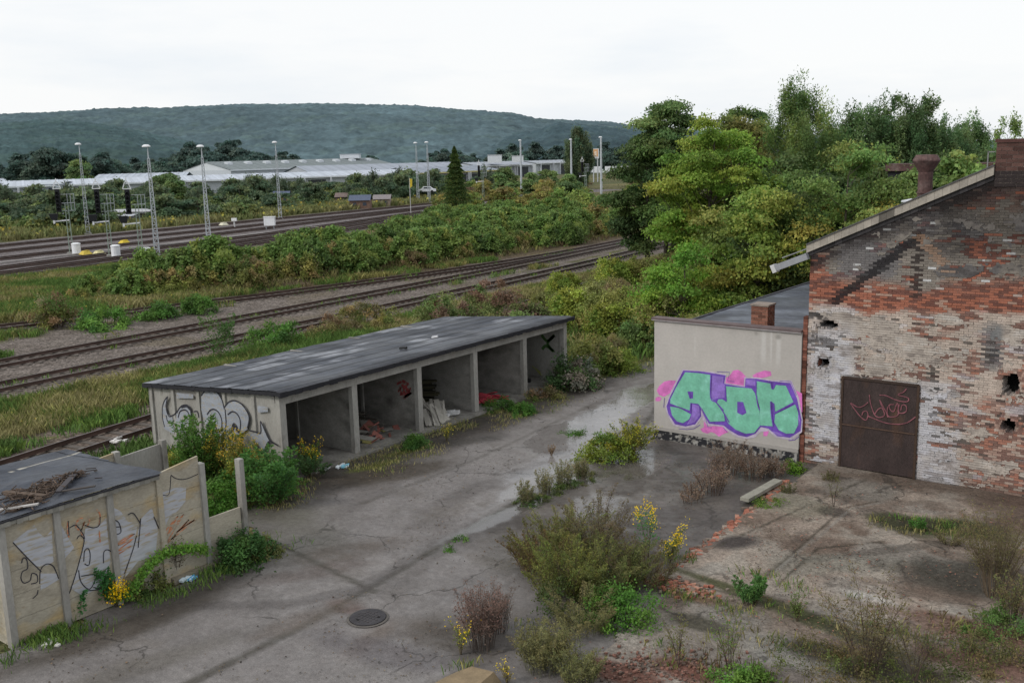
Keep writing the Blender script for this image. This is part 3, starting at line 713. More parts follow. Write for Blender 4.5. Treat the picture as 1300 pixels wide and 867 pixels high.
brick_pile('brick_rubble', [G(835, 738, .1), G(900, 755, .1)], .2, 160, red, .08, .05, 'short strip of red brick bits at the near end of the footing', 'rubble', (.06, .04, .025), 6)
def litter_stuff(name, label, xr, yr, n, ok, z, cols, s, seed):
    r = np.random.RandomState(seed); x = r.uniform(*xr, n); y = r.uniform(*yr, n); k = r.rand(n) < ok(x, y); x, y = x[k], y[k]; n = len(x)
    a = Acc(); c = np.stack([x, y, np.full(n, z)], 1); nn = r.normal(0, .35, (n, 3)) + [0, 0, 1]; d = np.stack([r.normal(0, 1, n), r.normal(0, 1, n), r.normal(0, .1, n)], 1); L_ = s * r.uniform(.4, 1.8, n) ** 1.3
    a.quads(leafq(c, d, nn, L_, L_ * r.uniform(.3, .8, n)), jit(cols, n, .35, r)); return tag(a.build(name, MATS['attr']), label, 'litter', kind='stuff')
dc = [(.06, .045, .035), (.1, .075, .05), (.045, .04, .035), (.14, .11, .07)]
litter_stuff('leaf_litter', 'dead leaves and grit strewn over the grey paving', (-24, -11), (6, 45), 26000, lambda x, y: ss(fbm(x, y, 1.6, 4, 501), .48, .7) + .5 * ss(x, -24, -23) * (1 - ss(x, -22.4, -21)) + .03, .026, dc, .032, 1)
litter_stuff('leaf_litter', 'grit, crumbs and dead leaves strewn over the old hall floor', (-10.4, 2), (12, 29.5), 26000, lambda x, y: ss(fbm(x, y, 1.3, 4, 502), .46, .66) + .05, .135, dc + [(.22, .1, .07)], .034, 2)
# kerb stone lying at the footing
a = Acc(); c0 = G(968, 625, .1); c1 = G(988, 613, .1); c2 = G(945, 637, .1)
a.bar((c2[0], c2[1], .17), (c1[0], c1[1], .17), .27, .1, (.27, .26, .22)); tag(a.build('kerb_stone', MATS['attr']), 'pale concrete kerb stone lying at the end of the orange footing', 'kerb stone')
# block at the lower edge of the picture
a = Acc(); b0 = G(615, 868); a.hexa([(b0[0]-.9, b0[1]-.9, -.1), (b0[0]+.4, b0[1]-.9, -.1), (b0[0]+.4, b0[1]+.2, -.1), (b0[0]-.9, b0[1]+.1, -.1), (b0[0]-.6, b0[1]-.9, .2), (b0[0]+.3, b0[1]-.85, .3), (b0[0]+.2, b0[1]+.05, .3), (b0[0]-.35, b0[1]+.05, .24)], (.22, .165, .1))
tag(a.build('concrete_block', MATS['attr']), 'ochre stained concrete block among dry weeds at the near edge of the yard', 'concrete block')
# manhole cover
cx, cy = -14.96, 14.13; t = thing('manhole_cover', 'round black iron manhole cover in the grey paving', 'manhole cover', (cx, cy, 0))
a = Acc(); ring = [(cx + .40 * cos(q), cy + .40 * sin(q), .045) for q in np.linspace(0, 2 * pi, 41)[:-1]]; low = [(x, y, -.02) for x, y, z in ring]
a.poly(ring, (1, 1, 1))
for i in range(40): j = (i + 1) % 40; a.quads([low[i], low[j], ring[j], ring[i]], (1, 1, 1))
a.build('lid', MATS['iron'], t)
a = Acc()
for q in (radians(250), radians(30)): a.box(cx + .24 * cos(q) - .035, cx + .24 * cos(q) + .035, cy + .24 * sin(q) - .025, cy + .24 * sin(q) + .025, .046, .05, (.005, .005, .005))
for i in range(-3, 4):
    for j in range(-3, 4):
        if i * i + j * j < 10: a.box(cx + i * .09 - .02, cx + i * .09 + .02, cy + j * .09 - .02, cy + j * .09 + .02, .0455, .053, (.06, .055, .055))
a.build('tread_pattern', MATS['attr'], t)
a = Acc()
for i in range(40):
    q = i * 2 * pi / 40; q2 = (i + 1) * 2 * pi / 40
    f = lambda r_, q_, z_: (cx + r_ * cos(q_), cy + r_ * sin(q_), z_)
    a.quads([f(.41, q, .028), f(.41, q2, .028), f(.46, q2, .02), f(.46, q, .02)], (.11, .1, .09))
a.build('surround', MATS['attr'], t)

# ------------------------------------------------------------------ brick building
BY = 29.9; XL, XR, XRG = -11.08, 1.1, -5.0
def rake(x): return np.where(x < XRG, 6.83 + (x - XL) * .4515, 6.83 + (XR - x) * .4515)
bb = thing('brick_building', 'tall weathered red brick hall with patchy grey limewash, gable end and rusty door', 'brick building', (-5, BY, 0))
DOOR = (-9.92, -7.66, 0.1, 2.98)
HOLES = [(-10.42, 4.56, .27, .12), (-10.56, 3.33, .19, .15), (-5.22, 3.32, .2, .28), (-5.22, 2.09, .2, .17), (-4.62, 4.55, .25, .12)]
def wcol(x, z):
    n = fbm(x, z, 1.1, 4, 101); n2 = fbm(x * .5, z, .32, 3, 102); n3 = fbm(x, z, 2.4, 3, 103); nb = _h(np.floor(x * 8.3), np.floor(z * 13.9), 5)
    red_ = np.stack([.27 + .12 * nb, .105 + .05 * nb, .068 + .035 * nb], -1)
    dk = mixc(red_, (nb > .62) * .75, (.09, .05, .045)); c = mixc(dk, (nb < .12) * .7, (.4, .3, .24))
    beige = np.zeros(x.shape + (3,)) + np.array([.46, .385, .33]); beige = beige * (.88 + .22 * nb)[..., None]
    gray = np.zeros(x.shape + (3,)) + np.array([.22, .195, .17]); gray = gray * (.72 + .55 * n2)[..., None] * (.85 + .3 * nb)[..., None]
    white = np.zeros(x.shape + (3,)) + np.array([.52, .52, .55]); white = white * (.86 + .2 * nb)[..., None]
    def put(c, k, cc): k = np.clip(k, 0, 1)[..., None]; return c * (1 - k) + cc * k
    band = 5.05 + .35 * ss(x, -9, -5) + (n - .5) * .8
    # lower field: limewash remains
    lowk = 1 - ss(z, band - .12, band + .1)
    redlow = ss(n2 + (nb - .5) * .35 + .25 * ss(x, -7.4, -5.2) * ss(3.2 - z, 0, 1.2) + .12 * ss(x, -5.9, -5), .555, .68)
    redlow = np.maximum(redlow, ss(x + (n - .5) * 2.0, -6.7, -6.0) * (1 - ss(z + (n3 - .5) * 1.2, 2.3, 2.9)) * (nb > .18))
    redlow = np.maximum(redlow, (1 - ss(x + (n - .5) * .5, -10.85, -10.6)) * (1 - ss(z, 3.0, 3.6)) * (nb > .2))
    c = put(c, lowk * (1 - redlow * (.45 + .4 * (nb > .4))), beige)
    wk = (1 - ss(np.abs(x + 10.35), .45, .8)) * (1 - ss(z, 3.9, 5.0)) * (nb > .13) * ss(n + .2, .5, .62)
    wk = np.maximum(wk, ss(x, -7.75, -7.6) * (1 - ss(x + (n3 - .5) * 1.6, -6.9, -6.3)) * (1 - ss(z + (n - .5) * .9, 2.6, 3.3)) * (n2 < .68))
    c = put(c, wk * lowk * .85, white); c = put(c, lowk * ss(fbm(x * .4, z * 1.5, .5, 4, 155), .55, .68) * .5, white)
    # upper field
    up = ss(z, band + .55 + (n3 - .5) * 1.1 , band + 1.0 + (n3 - .5) * 1.1) * ss(x + (n - .5) * .9, -10.75, -10.45)
    up = up * (1 - .85 * (1 - ss(np.abs(z - 5.75 - (x + 7) * .12) , .15, .5)) * (x > -7.3) )
    c = put(c, up * (n2 + (nb - .5) * .3 < .7), gray)
    c = put(c, up * ss(n, .5, .62) * .6, np.array([.12, .12, .135]))
    c = put(c, ss(z, 7.7, 8.3) * (n2 > .45) * .6, np.array([.12, .06, .045]))
    c = put(c, ss(z, 6.6, 7.4) * ((nb > .95)) * .8, np.array([.36, .13, .08])); c = put(c, ss(z, 5.6, 6.2) * (nb < .018), np.array([.5, .5, .5]))
    # soot courses under the rake
    d = rake(x) - z
    c = put(c, (1 - ss(d + (n - .5) * .7, .3, .9)) * (.55 + .4 * (nb > .3)), np.array([.035, .03, .03]))
    c = put(c, (1 - ss(np.abs(x + 7.2), .3, 1.2)) * (1 - ss(np.abs(z - 7.4), .3, .9)) * .6 * (nb > .3), np.array([.05, .045, .05]))
    # scar of an old lean-to roof and its king post
    def seg(x0, z0, x1, z1): return pdist(x, z, [(x0, z0), (x1, z1)])
    c = put(c, (1 - ss(seg(-10.25, 5.32, -7.86, 7.42) + (n2 - .5) * .1, .1, .2)) * .92, np.array([.022, .02, .022]))
    c = put(c, (1 - ss(seg(-7.9, 7.4, -7.93, 5.7) + (n2 - .5) * .08, .1, .17)) * (nb > .25) * .9, np.array([.04, .032, .03]))
    c = put(c, (1 - ss(seg(-7.85, 7.35, -6.9, 6.25), .08, .18)) * .7, np.array([.3, .19, .13]))
    c = put(c, (1 - ss(seg(-5.75, 4.75, -5.75, 3.9) + (n - .5) * .3, .15, .4)) * .7, np.array([.13, .14, .15]))
    c = put(c, (1 - ss(seg(-5.69, 4.3, -5.72, 4.0), .03, .12)) * .8, np.array([.03, .03, .035]))
    c = put(c, (1 - ss(np.abs(z - 4.85), .03, .08)) * ((x < -9.9) & (nb > .3)) * .8, np.array([.04, .04, .04]))
    for (hx, hz, a_, b_) in HOLES:
        q = np.hypot((x - hx) / a_, (z - hz) / b_); c = put(c, (1 - ss(q, 1.0, 1.9)) * .35, np.array([.09, .06, .05]))
    for (hx, hz, rr) in [(-7.3, 3.35, .16), (-7.1, 2.95, .08), (-7.3, 2.1, .12), (-6.6, .75, .16), (-7.55, .55, .1), (-9.5, 3.9, .1), (-8.0, 3.75, .08), (-10.2, 2.1, .07), (-10.5, 1.5, .07), (-10.3, .8, .1), (-7.45, 3.85, .14), (-10.0, 4.3, .1)]:
        c = put(c, (1 - ss(np.hypot(x - hx, (z - hz) * 1.4) + (n2 - .5) * .2, rr * .5, rr * 1.2)) * .85, np.array([.03, .03, .03]))
    dk2 = (fbm(x, z, .22, 2, 150) > .66) & (x < -9.9) & (z < 4.9) & (z > .6); c = put(c, dk2 * .7, np.array([.06, .055, .055]))
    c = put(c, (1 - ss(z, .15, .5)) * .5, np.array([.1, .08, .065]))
    c = put(c, (fbm(x, z, .16, 2, 151) > .74) * (z < 5) * .8, np.array([.07, .06, .055]))
    c = put(c, ss(fbm(x, z, .6, 4, 152), .58, .7) * (x < -9) * (z > 2.7) * (z < 5) * .6, np.array([.11, .1, .1]))
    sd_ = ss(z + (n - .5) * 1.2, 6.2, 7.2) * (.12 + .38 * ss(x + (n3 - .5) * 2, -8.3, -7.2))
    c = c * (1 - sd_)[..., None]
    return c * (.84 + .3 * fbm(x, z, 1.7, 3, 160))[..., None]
def inhole(x, z, g=1.0):
    k = np.zeros(np.shape(x), bool)
    for i, (hx, hz, a_, b_) in enumerate(HOLES): k |= (np.hypot((x - hx) / a_, (z - hz) / b_) + (fbm(x, z, .15, 2, 170 + i) - .5) * .6) < g
    return k
# individual bricks
CH, BL = .072, .24
bx, bz, bw, rowi = [], [], [], []
r = np.random.RandomState(5)
for i in range(int(10.2 / CH)):
    z = .02 + i * CH; x = XL + (0 if i % 2 == 0 else -BL / 2)
    while x < XR:
        x0, x1 = max(x, XL), min(x + BL, XR); xm = (x0 + x1) / 2
        if x1 - x0 > .05 and z + CH < float(rake(np.array(xm))) - .02 and not (DOOR[0] - .02 < x1 - .03 and x0 < DOOR[1] - .0 and z < DOOR[3] and xm > DOOR[0] and xm < DOOR[1]):
            bx.append(x0); bw.append(x1 - x0); bz.append(z)
        x += BL
bx = np.array(bx); bz = np.array(bz); bw = np.array(bw); cxm = bx + bw / 2; czm = bz + CH / 2
near_ = inhole(cxm, czm, 2.2)
nbx = [bx[~near_]]; nbz = [bz[~near_]]; nbw = [bw[~near_]]
for k_ in range(5): nbx.append(bx[near_] + bw[near_] * k_ / 5); nbz.append(bz[near_]); nbw.append(bw[near_] / 5)
bx, bz, bw = [np.concatenate(q_) for q_ in (nbx, nbz, nbw)]; cxm = bx + bw / 2; czm = bz + CH / 2
keep = ~inhole(cxm, czm, 1.1) & (r.rand(len(bx)) > .006)
bx, bz, bw, cxm, czm = [k[keep] for k in (bx, bz, bw, cxm, czm)]
C = wcol(cxm, czm); dep = r.uniform(0, .014, len(bx)) + .02 * (r.rand(len(bx)) < .05) * -1
g = np.where(bw < .08, .0003, .005)
x0, x1, z0, z1 = bx + g, bx + bw - g, bz + g * .8, bz + CH - g * .8; yf = BY + dep; yb = np.full(len(bx), BY + .09)
def Q(*p): return np.stack([np.stack(q, -1) for q in p], 1).reshape(-1, 3)
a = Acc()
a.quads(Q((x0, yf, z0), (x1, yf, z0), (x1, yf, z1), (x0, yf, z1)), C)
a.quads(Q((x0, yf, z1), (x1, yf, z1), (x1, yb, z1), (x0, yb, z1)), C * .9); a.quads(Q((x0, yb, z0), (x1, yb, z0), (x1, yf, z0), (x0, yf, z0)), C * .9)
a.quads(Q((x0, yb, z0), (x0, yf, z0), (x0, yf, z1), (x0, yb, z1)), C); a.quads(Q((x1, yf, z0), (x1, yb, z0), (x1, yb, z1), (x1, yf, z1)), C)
# mortar bed behind, pushed in and coloured black as hole shade where broken through
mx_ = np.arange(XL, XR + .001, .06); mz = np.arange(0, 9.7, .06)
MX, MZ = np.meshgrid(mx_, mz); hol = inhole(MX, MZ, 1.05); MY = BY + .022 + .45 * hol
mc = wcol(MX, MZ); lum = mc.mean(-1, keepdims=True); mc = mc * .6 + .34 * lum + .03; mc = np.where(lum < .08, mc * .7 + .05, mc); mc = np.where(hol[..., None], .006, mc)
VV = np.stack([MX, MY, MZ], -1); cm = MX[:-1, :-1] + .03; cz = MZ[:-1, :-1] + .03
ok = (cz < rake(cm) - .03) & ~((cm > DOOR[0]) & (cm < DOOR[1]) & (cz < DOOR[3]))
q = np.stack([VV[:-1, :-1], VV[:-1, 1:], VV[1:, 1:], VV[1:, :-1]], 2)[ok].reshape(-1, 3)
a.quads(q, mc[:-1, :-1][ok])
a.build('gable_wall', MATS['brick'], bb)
# remnants of limewash and soot-grey render clinging to the bricks
def remnant(name, xs_, zs_, mk, cf, off):
    X_, Z_ = np.meshgrid(xs_, zs_); Yv = BY - off - .004 * fbm(X_, Z_, .2, 2, 9); V = np.stack([X_, Yv, Z_], -1); xc = (X_[:-1, :-1] + X_[1:, 1:]) / 2; zc_ = (Z_[:-1, :-1] + Z_[1:, 1:]) / 2
    ok_ = mk(xc, zc_) & ~((xc > DOOR[0] - .08) & (xc < DOOR[1] + .06) & (zc_ < DOOR[3] + .08)) & ~inhole(xc, zc_, 1.5) & (zc_ < rake(xc) - .25)
    a = Acc(); a.quads(np.stack([V[:-1, :-1], V[:-1, 1:], V[1:, 1:], V[1:, :-1]], 2)[ok_].reshape(-1, 3), cf(xc, zc_)[ok_]); return a.build(name, MATS['limewash'], bb)
def lw_m(x, z):
    k = fbm(x * .55, z * 1.3, .55, 5, 601) + (fbm(x, z, .09, 2, 602) - .5) * .22
    area = .1 * (1 - ss(z, 4.7, 5.2)) - .3 * ss(z, 4.9, 5.3) - .1 * ss(x, -6.9, -5.9) * (1 - ss(z, 2.4, 3.1)) + .07 * ((np.abs(x + 10.3) < .55) | ((x > -7.7) & (x < -6.5) & (z < 3))) - .15 * (x < -10.75) + .04 * (z > 3.1)
    return (k + area > .63) & (z > .12)
def lw_c(x, z):
    n = fbm(x, z, .8, 4, 604); n2 = fbm(x * .5, z * 1.4, .16, 3, 605); c = np.zeros(x.shape + (3,)) + np.array([.42, .37, .325]); wk = np.clip((1 - ss(np.abs(x + 10.3), .4, .9)) * (1 - ss(z, 3.9, 5)) + ss(x, -7.75, -7.6) * (1 - ss(x, -6.8, -6.2)) * (1 - ss(z, 2.7, 3.3)), 0, 1)
    c = mixc(c, wk * .9, (.5, .5, .54)); c = mixc(c, ss(n, .52, .68) * .55, (.3, .26, .23)); c = mixc(c, ss(n2, .58, .72) * .6, (.2, .17, .155)); c = mixc(c, ss(n2, .3, .42) * 0 + (1 - ss(n2, .3, .4)) * .5, (.5, .47, .44))
    zj = np.abs(((z - .02) / CH) % 1.0 - .0); zj = np.minimum(zj, 1 - zj); xr = ((x - XL) / BL + .5 * (np.floor((z - .02) / CH) % 2)) % 1.0; xr = np.minimum(xr, 1 - xr); c = c * (1 - .34 * (zj < .17) * (fbm(x, z, .35, 3, 630) > .36) - .2 * (xr < .06) * (fbm(x, z, .35, 3, 631) > .45))[..., None]
    c = mixc(c, ss(fbm(x, z, .5, 4, 606), .6, .72) * (x < -9) * (z > 2.6) * .8, (.1, .095, .095)); c = mixc(c, (1 - ss(pdist(x, z, [(-5.75, 4.75), (-5.75, 3.9)]) + (n - .5) * .3, .15, .35)) * .8, (.12, .13, .14))
    return c
mat('limewash', None, .93, ((3, .12), (22, .16)), bump=(45, .006), spec=.1)
remnant('limewash', np.arange(XL + .02, XR, .028), np.arange(.1, 5.4, .024), lw_m, lw_c, .006)
def gr_m(x, z):
    k = fbm(x * .6, z * 1.3, .6, 5, 611) + (fbm(x, z, .09, 2, 612) - .5) * .22; sc_ = pdist(x, z, [(-10.25, 5.32), (-7.86, 7.42)]); s2_ = pdist(x, z, [(-7.9, 7.4), (-7.93, 5.7)])
    area = -.4 * (1 - ss(z, 5.7, 6.2)) - .4 * ss(x, -10.4, -10.8) * 0 - .4 * (x < -10.6) + .03 - .3 * (1 - ss(sc_, .12, .2)) - .3 * (1 - ss(s2_, .1, .16)) - .12 * ss(z, 8, 8.6) - .2 * (1 - ss(rake(x) - z, .5, .9)); return (k + area > .63)
def gr_c(x, z):
    n = fbm(x, z, .9, 4, 614); n2 = fbm(x * .5, z * 1.4, .16, 3, 615); c = np.zeros(x.shape + (3,)) + np.array([.2, .18, .16]); c = mixc(c, ss(n, .45, .65) * .7, (.09, .088, .095)); c = mixc(c, ss(n2, .56, .7) * .6, (.05, .045, .045)); c = mixc(c, ss(x, -8.2, -7) * ss(z, 6.2, 7) * .55, (.07, .065, .065)); return c
remnant('sooty_render', np.arange(XL + .02, XR, .028), np.arange(5.5, 9.4, .024), gr_m, gr_c, .006)
# side walls and roof behind the gable
a = Acc(); a.box(XL, XL + .35, BY + .12, 52, 0, 6.75, (.25, .1, .07)); a.box(XR - .35, XR, BY + .12, 52, 0, 6.75, (.25, .1, .07)); a.box(XL, XR, 52, 52.3, 0, 6.75, (.25, .1, .07))
a.build('side_wall', MATS['brick'], bb)
a = Acc()
zr = float(rake(np.array(XRG)))
a.hexa([(XL-.25, BY+.15, 6.62), (XRG, BY+.15, zr-.1), (XRG, 52.5, zr-.1), (XL-.25, 52.5, 6.62), (XL-.25, BY+.15, 6.72), (XRG, BY+.15, zr), (XRG, 52.5, zr), (XL-.25, 52.5, 6.72)], (.06, .062, .07))
a.hexa([(XRG, BY+.15, zr-.1), (XR+.25, BY+.15, 6.62), (XR+.25, 52.5, 6.62), (XRG, 52.5, zr-.1), (XRG, BY+.15, zr), (XR+.25, BY+.15, 6.72), (XR+.25, 52.5, 6.72), (XRG, 52.5, zr)], (.06, .062, .07))
a.build('roof', MATS['bitumen'], bb)
# rake boards: pale coping with a dark strip beneath
a = Acc(); sl_ = .4515
for s, xa, xb in ((1, XL - .1, -5.99), (-1, XR + .1, -4.02)):
    A = np.array([xa, BY + .05, 6.83 - .045]); B = np.array([xb, BY + .05, float(rake(np.array(xb)))])
    n = 24
    for i in range(n):
        p = A + (B - A) * i / n; q_ = A + (B - A) * (i + 1) / n - (B - A) * .001
        k = .20 + .04 * sin(i * 1.7); dark = .4 if i in (10, 11) else 1
        a.hexa([p + [0, -.13, -.02], q_ + [0, -.13, -.02], q_ + [0, .25, -.02], p + [0, .25, -.02], p + [0, -.13, .23], q_ + [0, -.13, .23], q_ + [0, .25, .23], p + [0, .25, .23]], np.array([.33, .3, .26]) * dark * rnd.uniform(.9, 1.1))
        a.hexa([p + [0, -.07, -.16], q_ + [0, -.07, -.16], q_ + [0, .1, -.16], p + [0, .1, -.16], p + [0, -.07, -.021], q_ + [0, -.07, -.021], q_ + [0, .1, -.021], p + [0, .1, -.021]], np.array([.03, .028, .03]) * rnd.uniform(.7, 1.5))
    a.hexa([A + [0, -.17, .232], B + [0, -.17, .232], B + [0, .27, .232], A + [0, .27, .232], A + [0, -.17, .265], B + [0, -.17, .265], B + [0, .27, .265], A + [0, .27, .265]], (.1, .1, .105))
a.build('rake_coping', MATS['attr'], bb)
# chimney stack on the ridge, its bricks laid one by one
a = Acc(); r = np.random.RandomState(8); CW = 1.95
x0c, x1c, y0c, y1c = -5.98, -5.98 + CW, BY - .02, BY + .75
a.box(x0c + .012, x1c - .012, y0c + .012, y1c - .012, 8.79, 10.0, (.3, .25, .22))
for i in range(11):
    z = 8.785 + i * .108
    nb_ = 7
    for fc in range(4):
        L_ = CW if fc in (0, 2) else (y1c - y0c); n_ = int(round(L_ / .27)); st = L_ / n_
        for j in range(n_):
            sh = (i % 2) * st / 2; u0 = min(L_, max(0, j * st - sh)); u1 = min(L_, j * st - sh + st)
            cc = np.array([.1, .055, .047]) * r.uniform(.6, 1.4)
            if i < 4: cc = np.array([.035, .028, .028])
            e = .006
            if fc == 0: a.box(x0c + u0 + e, x0c + u1 - e, y0c - r.uniform(0, .012), y0c + .05, z, z + .096, cc)
            if fc == 2: a.box(x0c + u0 + e, x0c + u1 - e, y1c - .05, y1c + r.uniform(0, .008), z, z + .096, cc)
            if fc == 3: a.box(x0c - r.uniform(.001, .008), x0c + .05, y0c + u0 + e + (.05 if j == 0 else 0), y0c + u1 - e, z, z + .096, cc)
            if fc == 1: a.box(x1c - .05, x1c + r.uniform(.001, .008), y0c + u0 + e + (.05 if j == 0 else 0), y0c + u1 - e, z, z + .096, cc)
ch = a.build('chimney', MATS['brick'], bb)
a = Acc(); a.box(x0c - .03, x1c + .03, y0c - .04, y1c + .03, 9.975, 10.07, (.09, .045, .04)); a.build('chimney_cap', MATS['brick'], ch)
a = Acc(); a.bar((-6.2, BY + .1, 8.9), (-6.2, BY + .1, 9.75), .03, .03, (.2, .2, .2)); a.bar((-6.2, BY + .1, 9.73), (-6.02, BY + .1, 9.73), .03, .03, (.2, .2, .2)); a.build('conduit', MATS['attr_metal'], bb)
# gutter end under the eaves
a = Acc(); a.bar((-12.15, BY - .15, 6.25), (-11.1, BY - .15, 6.68), .2, .2, (.27, .28, .3)); a.bar((-12.02, BY + .1, 6.56), (-11.1, BY + .1, 6.93), .05, .03, (.25, .25, .26)); a.bar((-12.22, BY - .15, 6.215), (-12.1, BY - .15, 6.27), .26, .26, (.55, .55, .55))
a.build('gutter', MATS['attr_metal'], bb)
# corner pier
a = Acc(); r = np.random.RandomState(3)
for i in range(60):
    z = .02 + i * .0833; ww = .12 if i % 2 else .2
    if z > 4.7: break
    a.box(XL - .14, XL - .002, BY - .03 - r.uniform(0, .012), BY + .25, z + .004, z + .077, np.array([.17, .07, .05]) * r.uniform(.4, 1.7))
a.box(XL - .13, XL - .004, BY - .02, BY + .24, 0, 4.7, (.14, .11, .1)); a.build('corner_pier', MATS['brick'], bb)
# door: two stacked leaves of rusty sheet with a frame
a = Acc(); D = DOOR
a.box(D[0] + .04, D[1] - .04, BY - .03, BY + .03, 1.5, D[3] - .05); a.box(D[0] + .04, D[1] - .04, BY - .045, BY + .02, .12, 1.46)
dr = a.build('door', MATS['rust'], bb)
a = Acc()
for b_ in [(D[0] - .03, D[0] + .038, .06, D[3]), (D[1] - .038, D[1] + .03, .06, D[3])]: a.box(b_[0], b_[1], BY - .06, BY + .04, b_[2], b_[3], (.055, .034, .024))
a.box(D[0] + .042, D[1] - .042, BY - .065, BY + .035, D[3] - .045, D[3] + .02, (.045, .03, .024)); a.box(D[0] + .042, D[1] - .042, BY - .075, BY - .03, 1.462, 1.495, (.09, .055, .04))
a.build('door_frame', MATS['attr'], dr)
def zp(zx, zy, ox, oy, sc, Y): return onY(ox + zx / sc, oy + zy / sc, Y)
Z = lambda l, Y=BY - .052: [zp(x, y, 1050, 470, 5.777, Y) for x, y in l]
tagl = [[(170,240),(205,290),(250,345),(285,365),(300,330),(290,300),(265,305),(255,330)], [(175,240),(225,270),(265,262),(300,235)], [(310,180),(318,240),(345,320),(380,345),(420,330),(405,280),(375,285),(350,320)],
 [(385,215),(400,260),(430,300),(445,345)], [(385,215),(440,320)], [(445,265),(440,310),(455,340),(510,335),(525,300),(515,240),(490,300),(465,290),(455,255),(490,250)], [(530,250),(520,300),(545,315),(580,300),(578,260),(550,255),(540,295)],
 [(385,182),(430,185),(500,215),(560,230),(595,225),(590,200),(520,180),(560,160),(582,135)], [(300,335),(360,360),(430,385),(520,395),(590,382),(650,340)]]
fz = lambda l: [(x, BY - .052 if z > 1.5 else BY - .052, z) for x, y, z in l]
m_ = mat('tag_pink', (.2, .075, .09), .8, ((10, .4),))
ribbons('graffiti_tag', [Z(l) for l in tagl], .032, (0, -1, 0), m_, dr)

# ------------------------------------------------------------------ annex with the painted wall
AY = 29.8
an = thing('plastered_annex', 'low flat-roofed annex with pale plaster wall carrying mint and purple graffiti', 'annex building', (-13.7, AY, 0))
def canx(x, z):
    n = fbm(x, z, 1.5, 4, 201); n2 = fbm(x * 3, z * .5, .8, 3, 202)
    c = np.zeros(x.shape + (3,)) + np.array([.425, .4, .375]); c = c * (.9 + .2 * n)[..., None]
    c = mixc(c, (1 - ss(z, .5, 1.5)) * .2, (.3, .28, .26))
    for sx_, w_ in ((-12.5, .12), (-12.25, .05), (-12.0, .1), (-14.9, .03)): c = mixc(c, (1 - ss(np.abs(x - sx_ + (n - .5) * .05), w_ * .3, w_)) * ss(z, 2.9, 3.5) * .5, (.56, .55, .53))
    c = mixc(c, (1 - ss(np.hypot(x + 12.0, (z - 4.05)), .04, .13)) * .6, (.16, .15, .13)); c = mixc(c, (1 - ss(np.hypot(x + 12.75, (z - 4.1)), .03, .1)) * .5, (.2, .19, .17))
    c = mixc(c, ss(z, 4.0, 4.3) * .25 * n2, (.2, .18, .17))
    return c
def vgrid(name, xs_, zs_, Y, cf, m, parent, flip=False):
    X_, Z_ = np.meshgrid(xs_, zs_); V = np.stack([X_, np.full_like(X_, Y), Z_], -1).reshape(-1, 3) - ORG[parent.name]
    nx, ny = len(xs_), len(zs_); i = (np.arange(ny-1)[:, None] * nx + np.arange(nx-1)[None, :]).ravel()
    F = np.stack([i, i+1, i+1+nx, i+nx], -1)
    me = mesh_np(name, V, F, cf(X_, Z_).reshape(-1, 3), [m]); o = bpy.data.objects.new(name, me); o.parent = parent; ORG[o.name] = ORG[parent.name]; col.objects.link(o); return o
aw = vgrid('plaster_wall', np.arange(-16.48, -11.2, .05), np.append(np.arange(.45, 4.26, .05), 4.26), AY, canx, MATS['plaster'], an)
a = Acc(); pl = (.38, .36, .34)
a.box(-16.48, -11.23, AY + .003, AY + .3, .45, 4.26, pl); a.box(-16.48, -16.15, AY + .31, 58, 0, 3.72, pl); a.box(-16.48, -11.2, 58, 58.3, 0, 3.6, pl)
a.build('rear_wall', MATS['plaster'], an)
def cbase(x, z):
    n = fbm(x, z, .13, 3, 211); c = np.zeros(x.shape + (3,)) + np.array([.2, .19, .175])
    c = mixc(c, ss(n, .42, .5), (.022, .022, .026)); c = mixc(c, ss(fbm(x, z, .1, 2, 213), .62, .7), (.33, .32, .3)); return c
vgrid('bitumen_plinth', np.arange(-16.5, -11.2, .03), np.arange(-.05, .4, .03), AY - .03, cbase, MATS['plaster'], an)
a = Acc(); a.box(-16.5, -11.22, AY - .028, AY + .05, -.05, .33, (.1, .1, .1)); a.box(-16.49, -11.225, AY - .05, AY - .001, .332, .45, (.33, .31, .29)); a.build('plinth_ledge', MATS['plaster'], an)
a = Acc(); a.box(-16.56, -11.23, AY - .07, AY + .33, 4.262, 4.33, (.13, .1, .1)); a.box(-16.56, -11.23, AY - .074, AY - .066, 4.23, 4.26, (.3, .28, .28)); a.build('coping', MATS['attr'], an)
nR = 40
def croof(x, y):
    n = fbm(x, y, 1.6, 4, 221); n2 = fbm(x * 1, y * 3, 1.0, 3, 222); c = np.zeros(x.shape + (3,)) + np.array([.06, .068, .085]); c = mixc(c, ss(n, .42, .6) * .7, (.13, .145, .175))
    c = mixc(c, ss(n2, .62, .72) * .6, (.03, .032, .04)); s_ = np.abs(((y * 1.0) % 1.0) - .5); c = mixc(c, (s_ > .47) * .7, (.025, .027, .035)); return c
o = grid('roof', np.arange(-16.5, -11.1, .1), np.arange(AY + .32, 58.4, .1), lambda x, y: 3.8 + (x + 16.5) * .035 + (fbm(x, y, 1, 2, 5) - .5) * .03, croof, MATS['bitumen'])
me = o.data
co_ = np.zeros(len(me.vertices) * 3, np.float32); me.vertices.foreach_get('co', co_); co_ = co_.reshape(-1, 3) - ORG[an.name]; me.vertices.foreach_set('co', co_.ravel().astype(np.float32)); o.parent = an
a = Acc(); a.box(-16.56, -16.46, AY + .32, 58.4, 3.68, 3.84, (.06, .06, .07)); a.build('roof_edge', MATS['attr'], an)
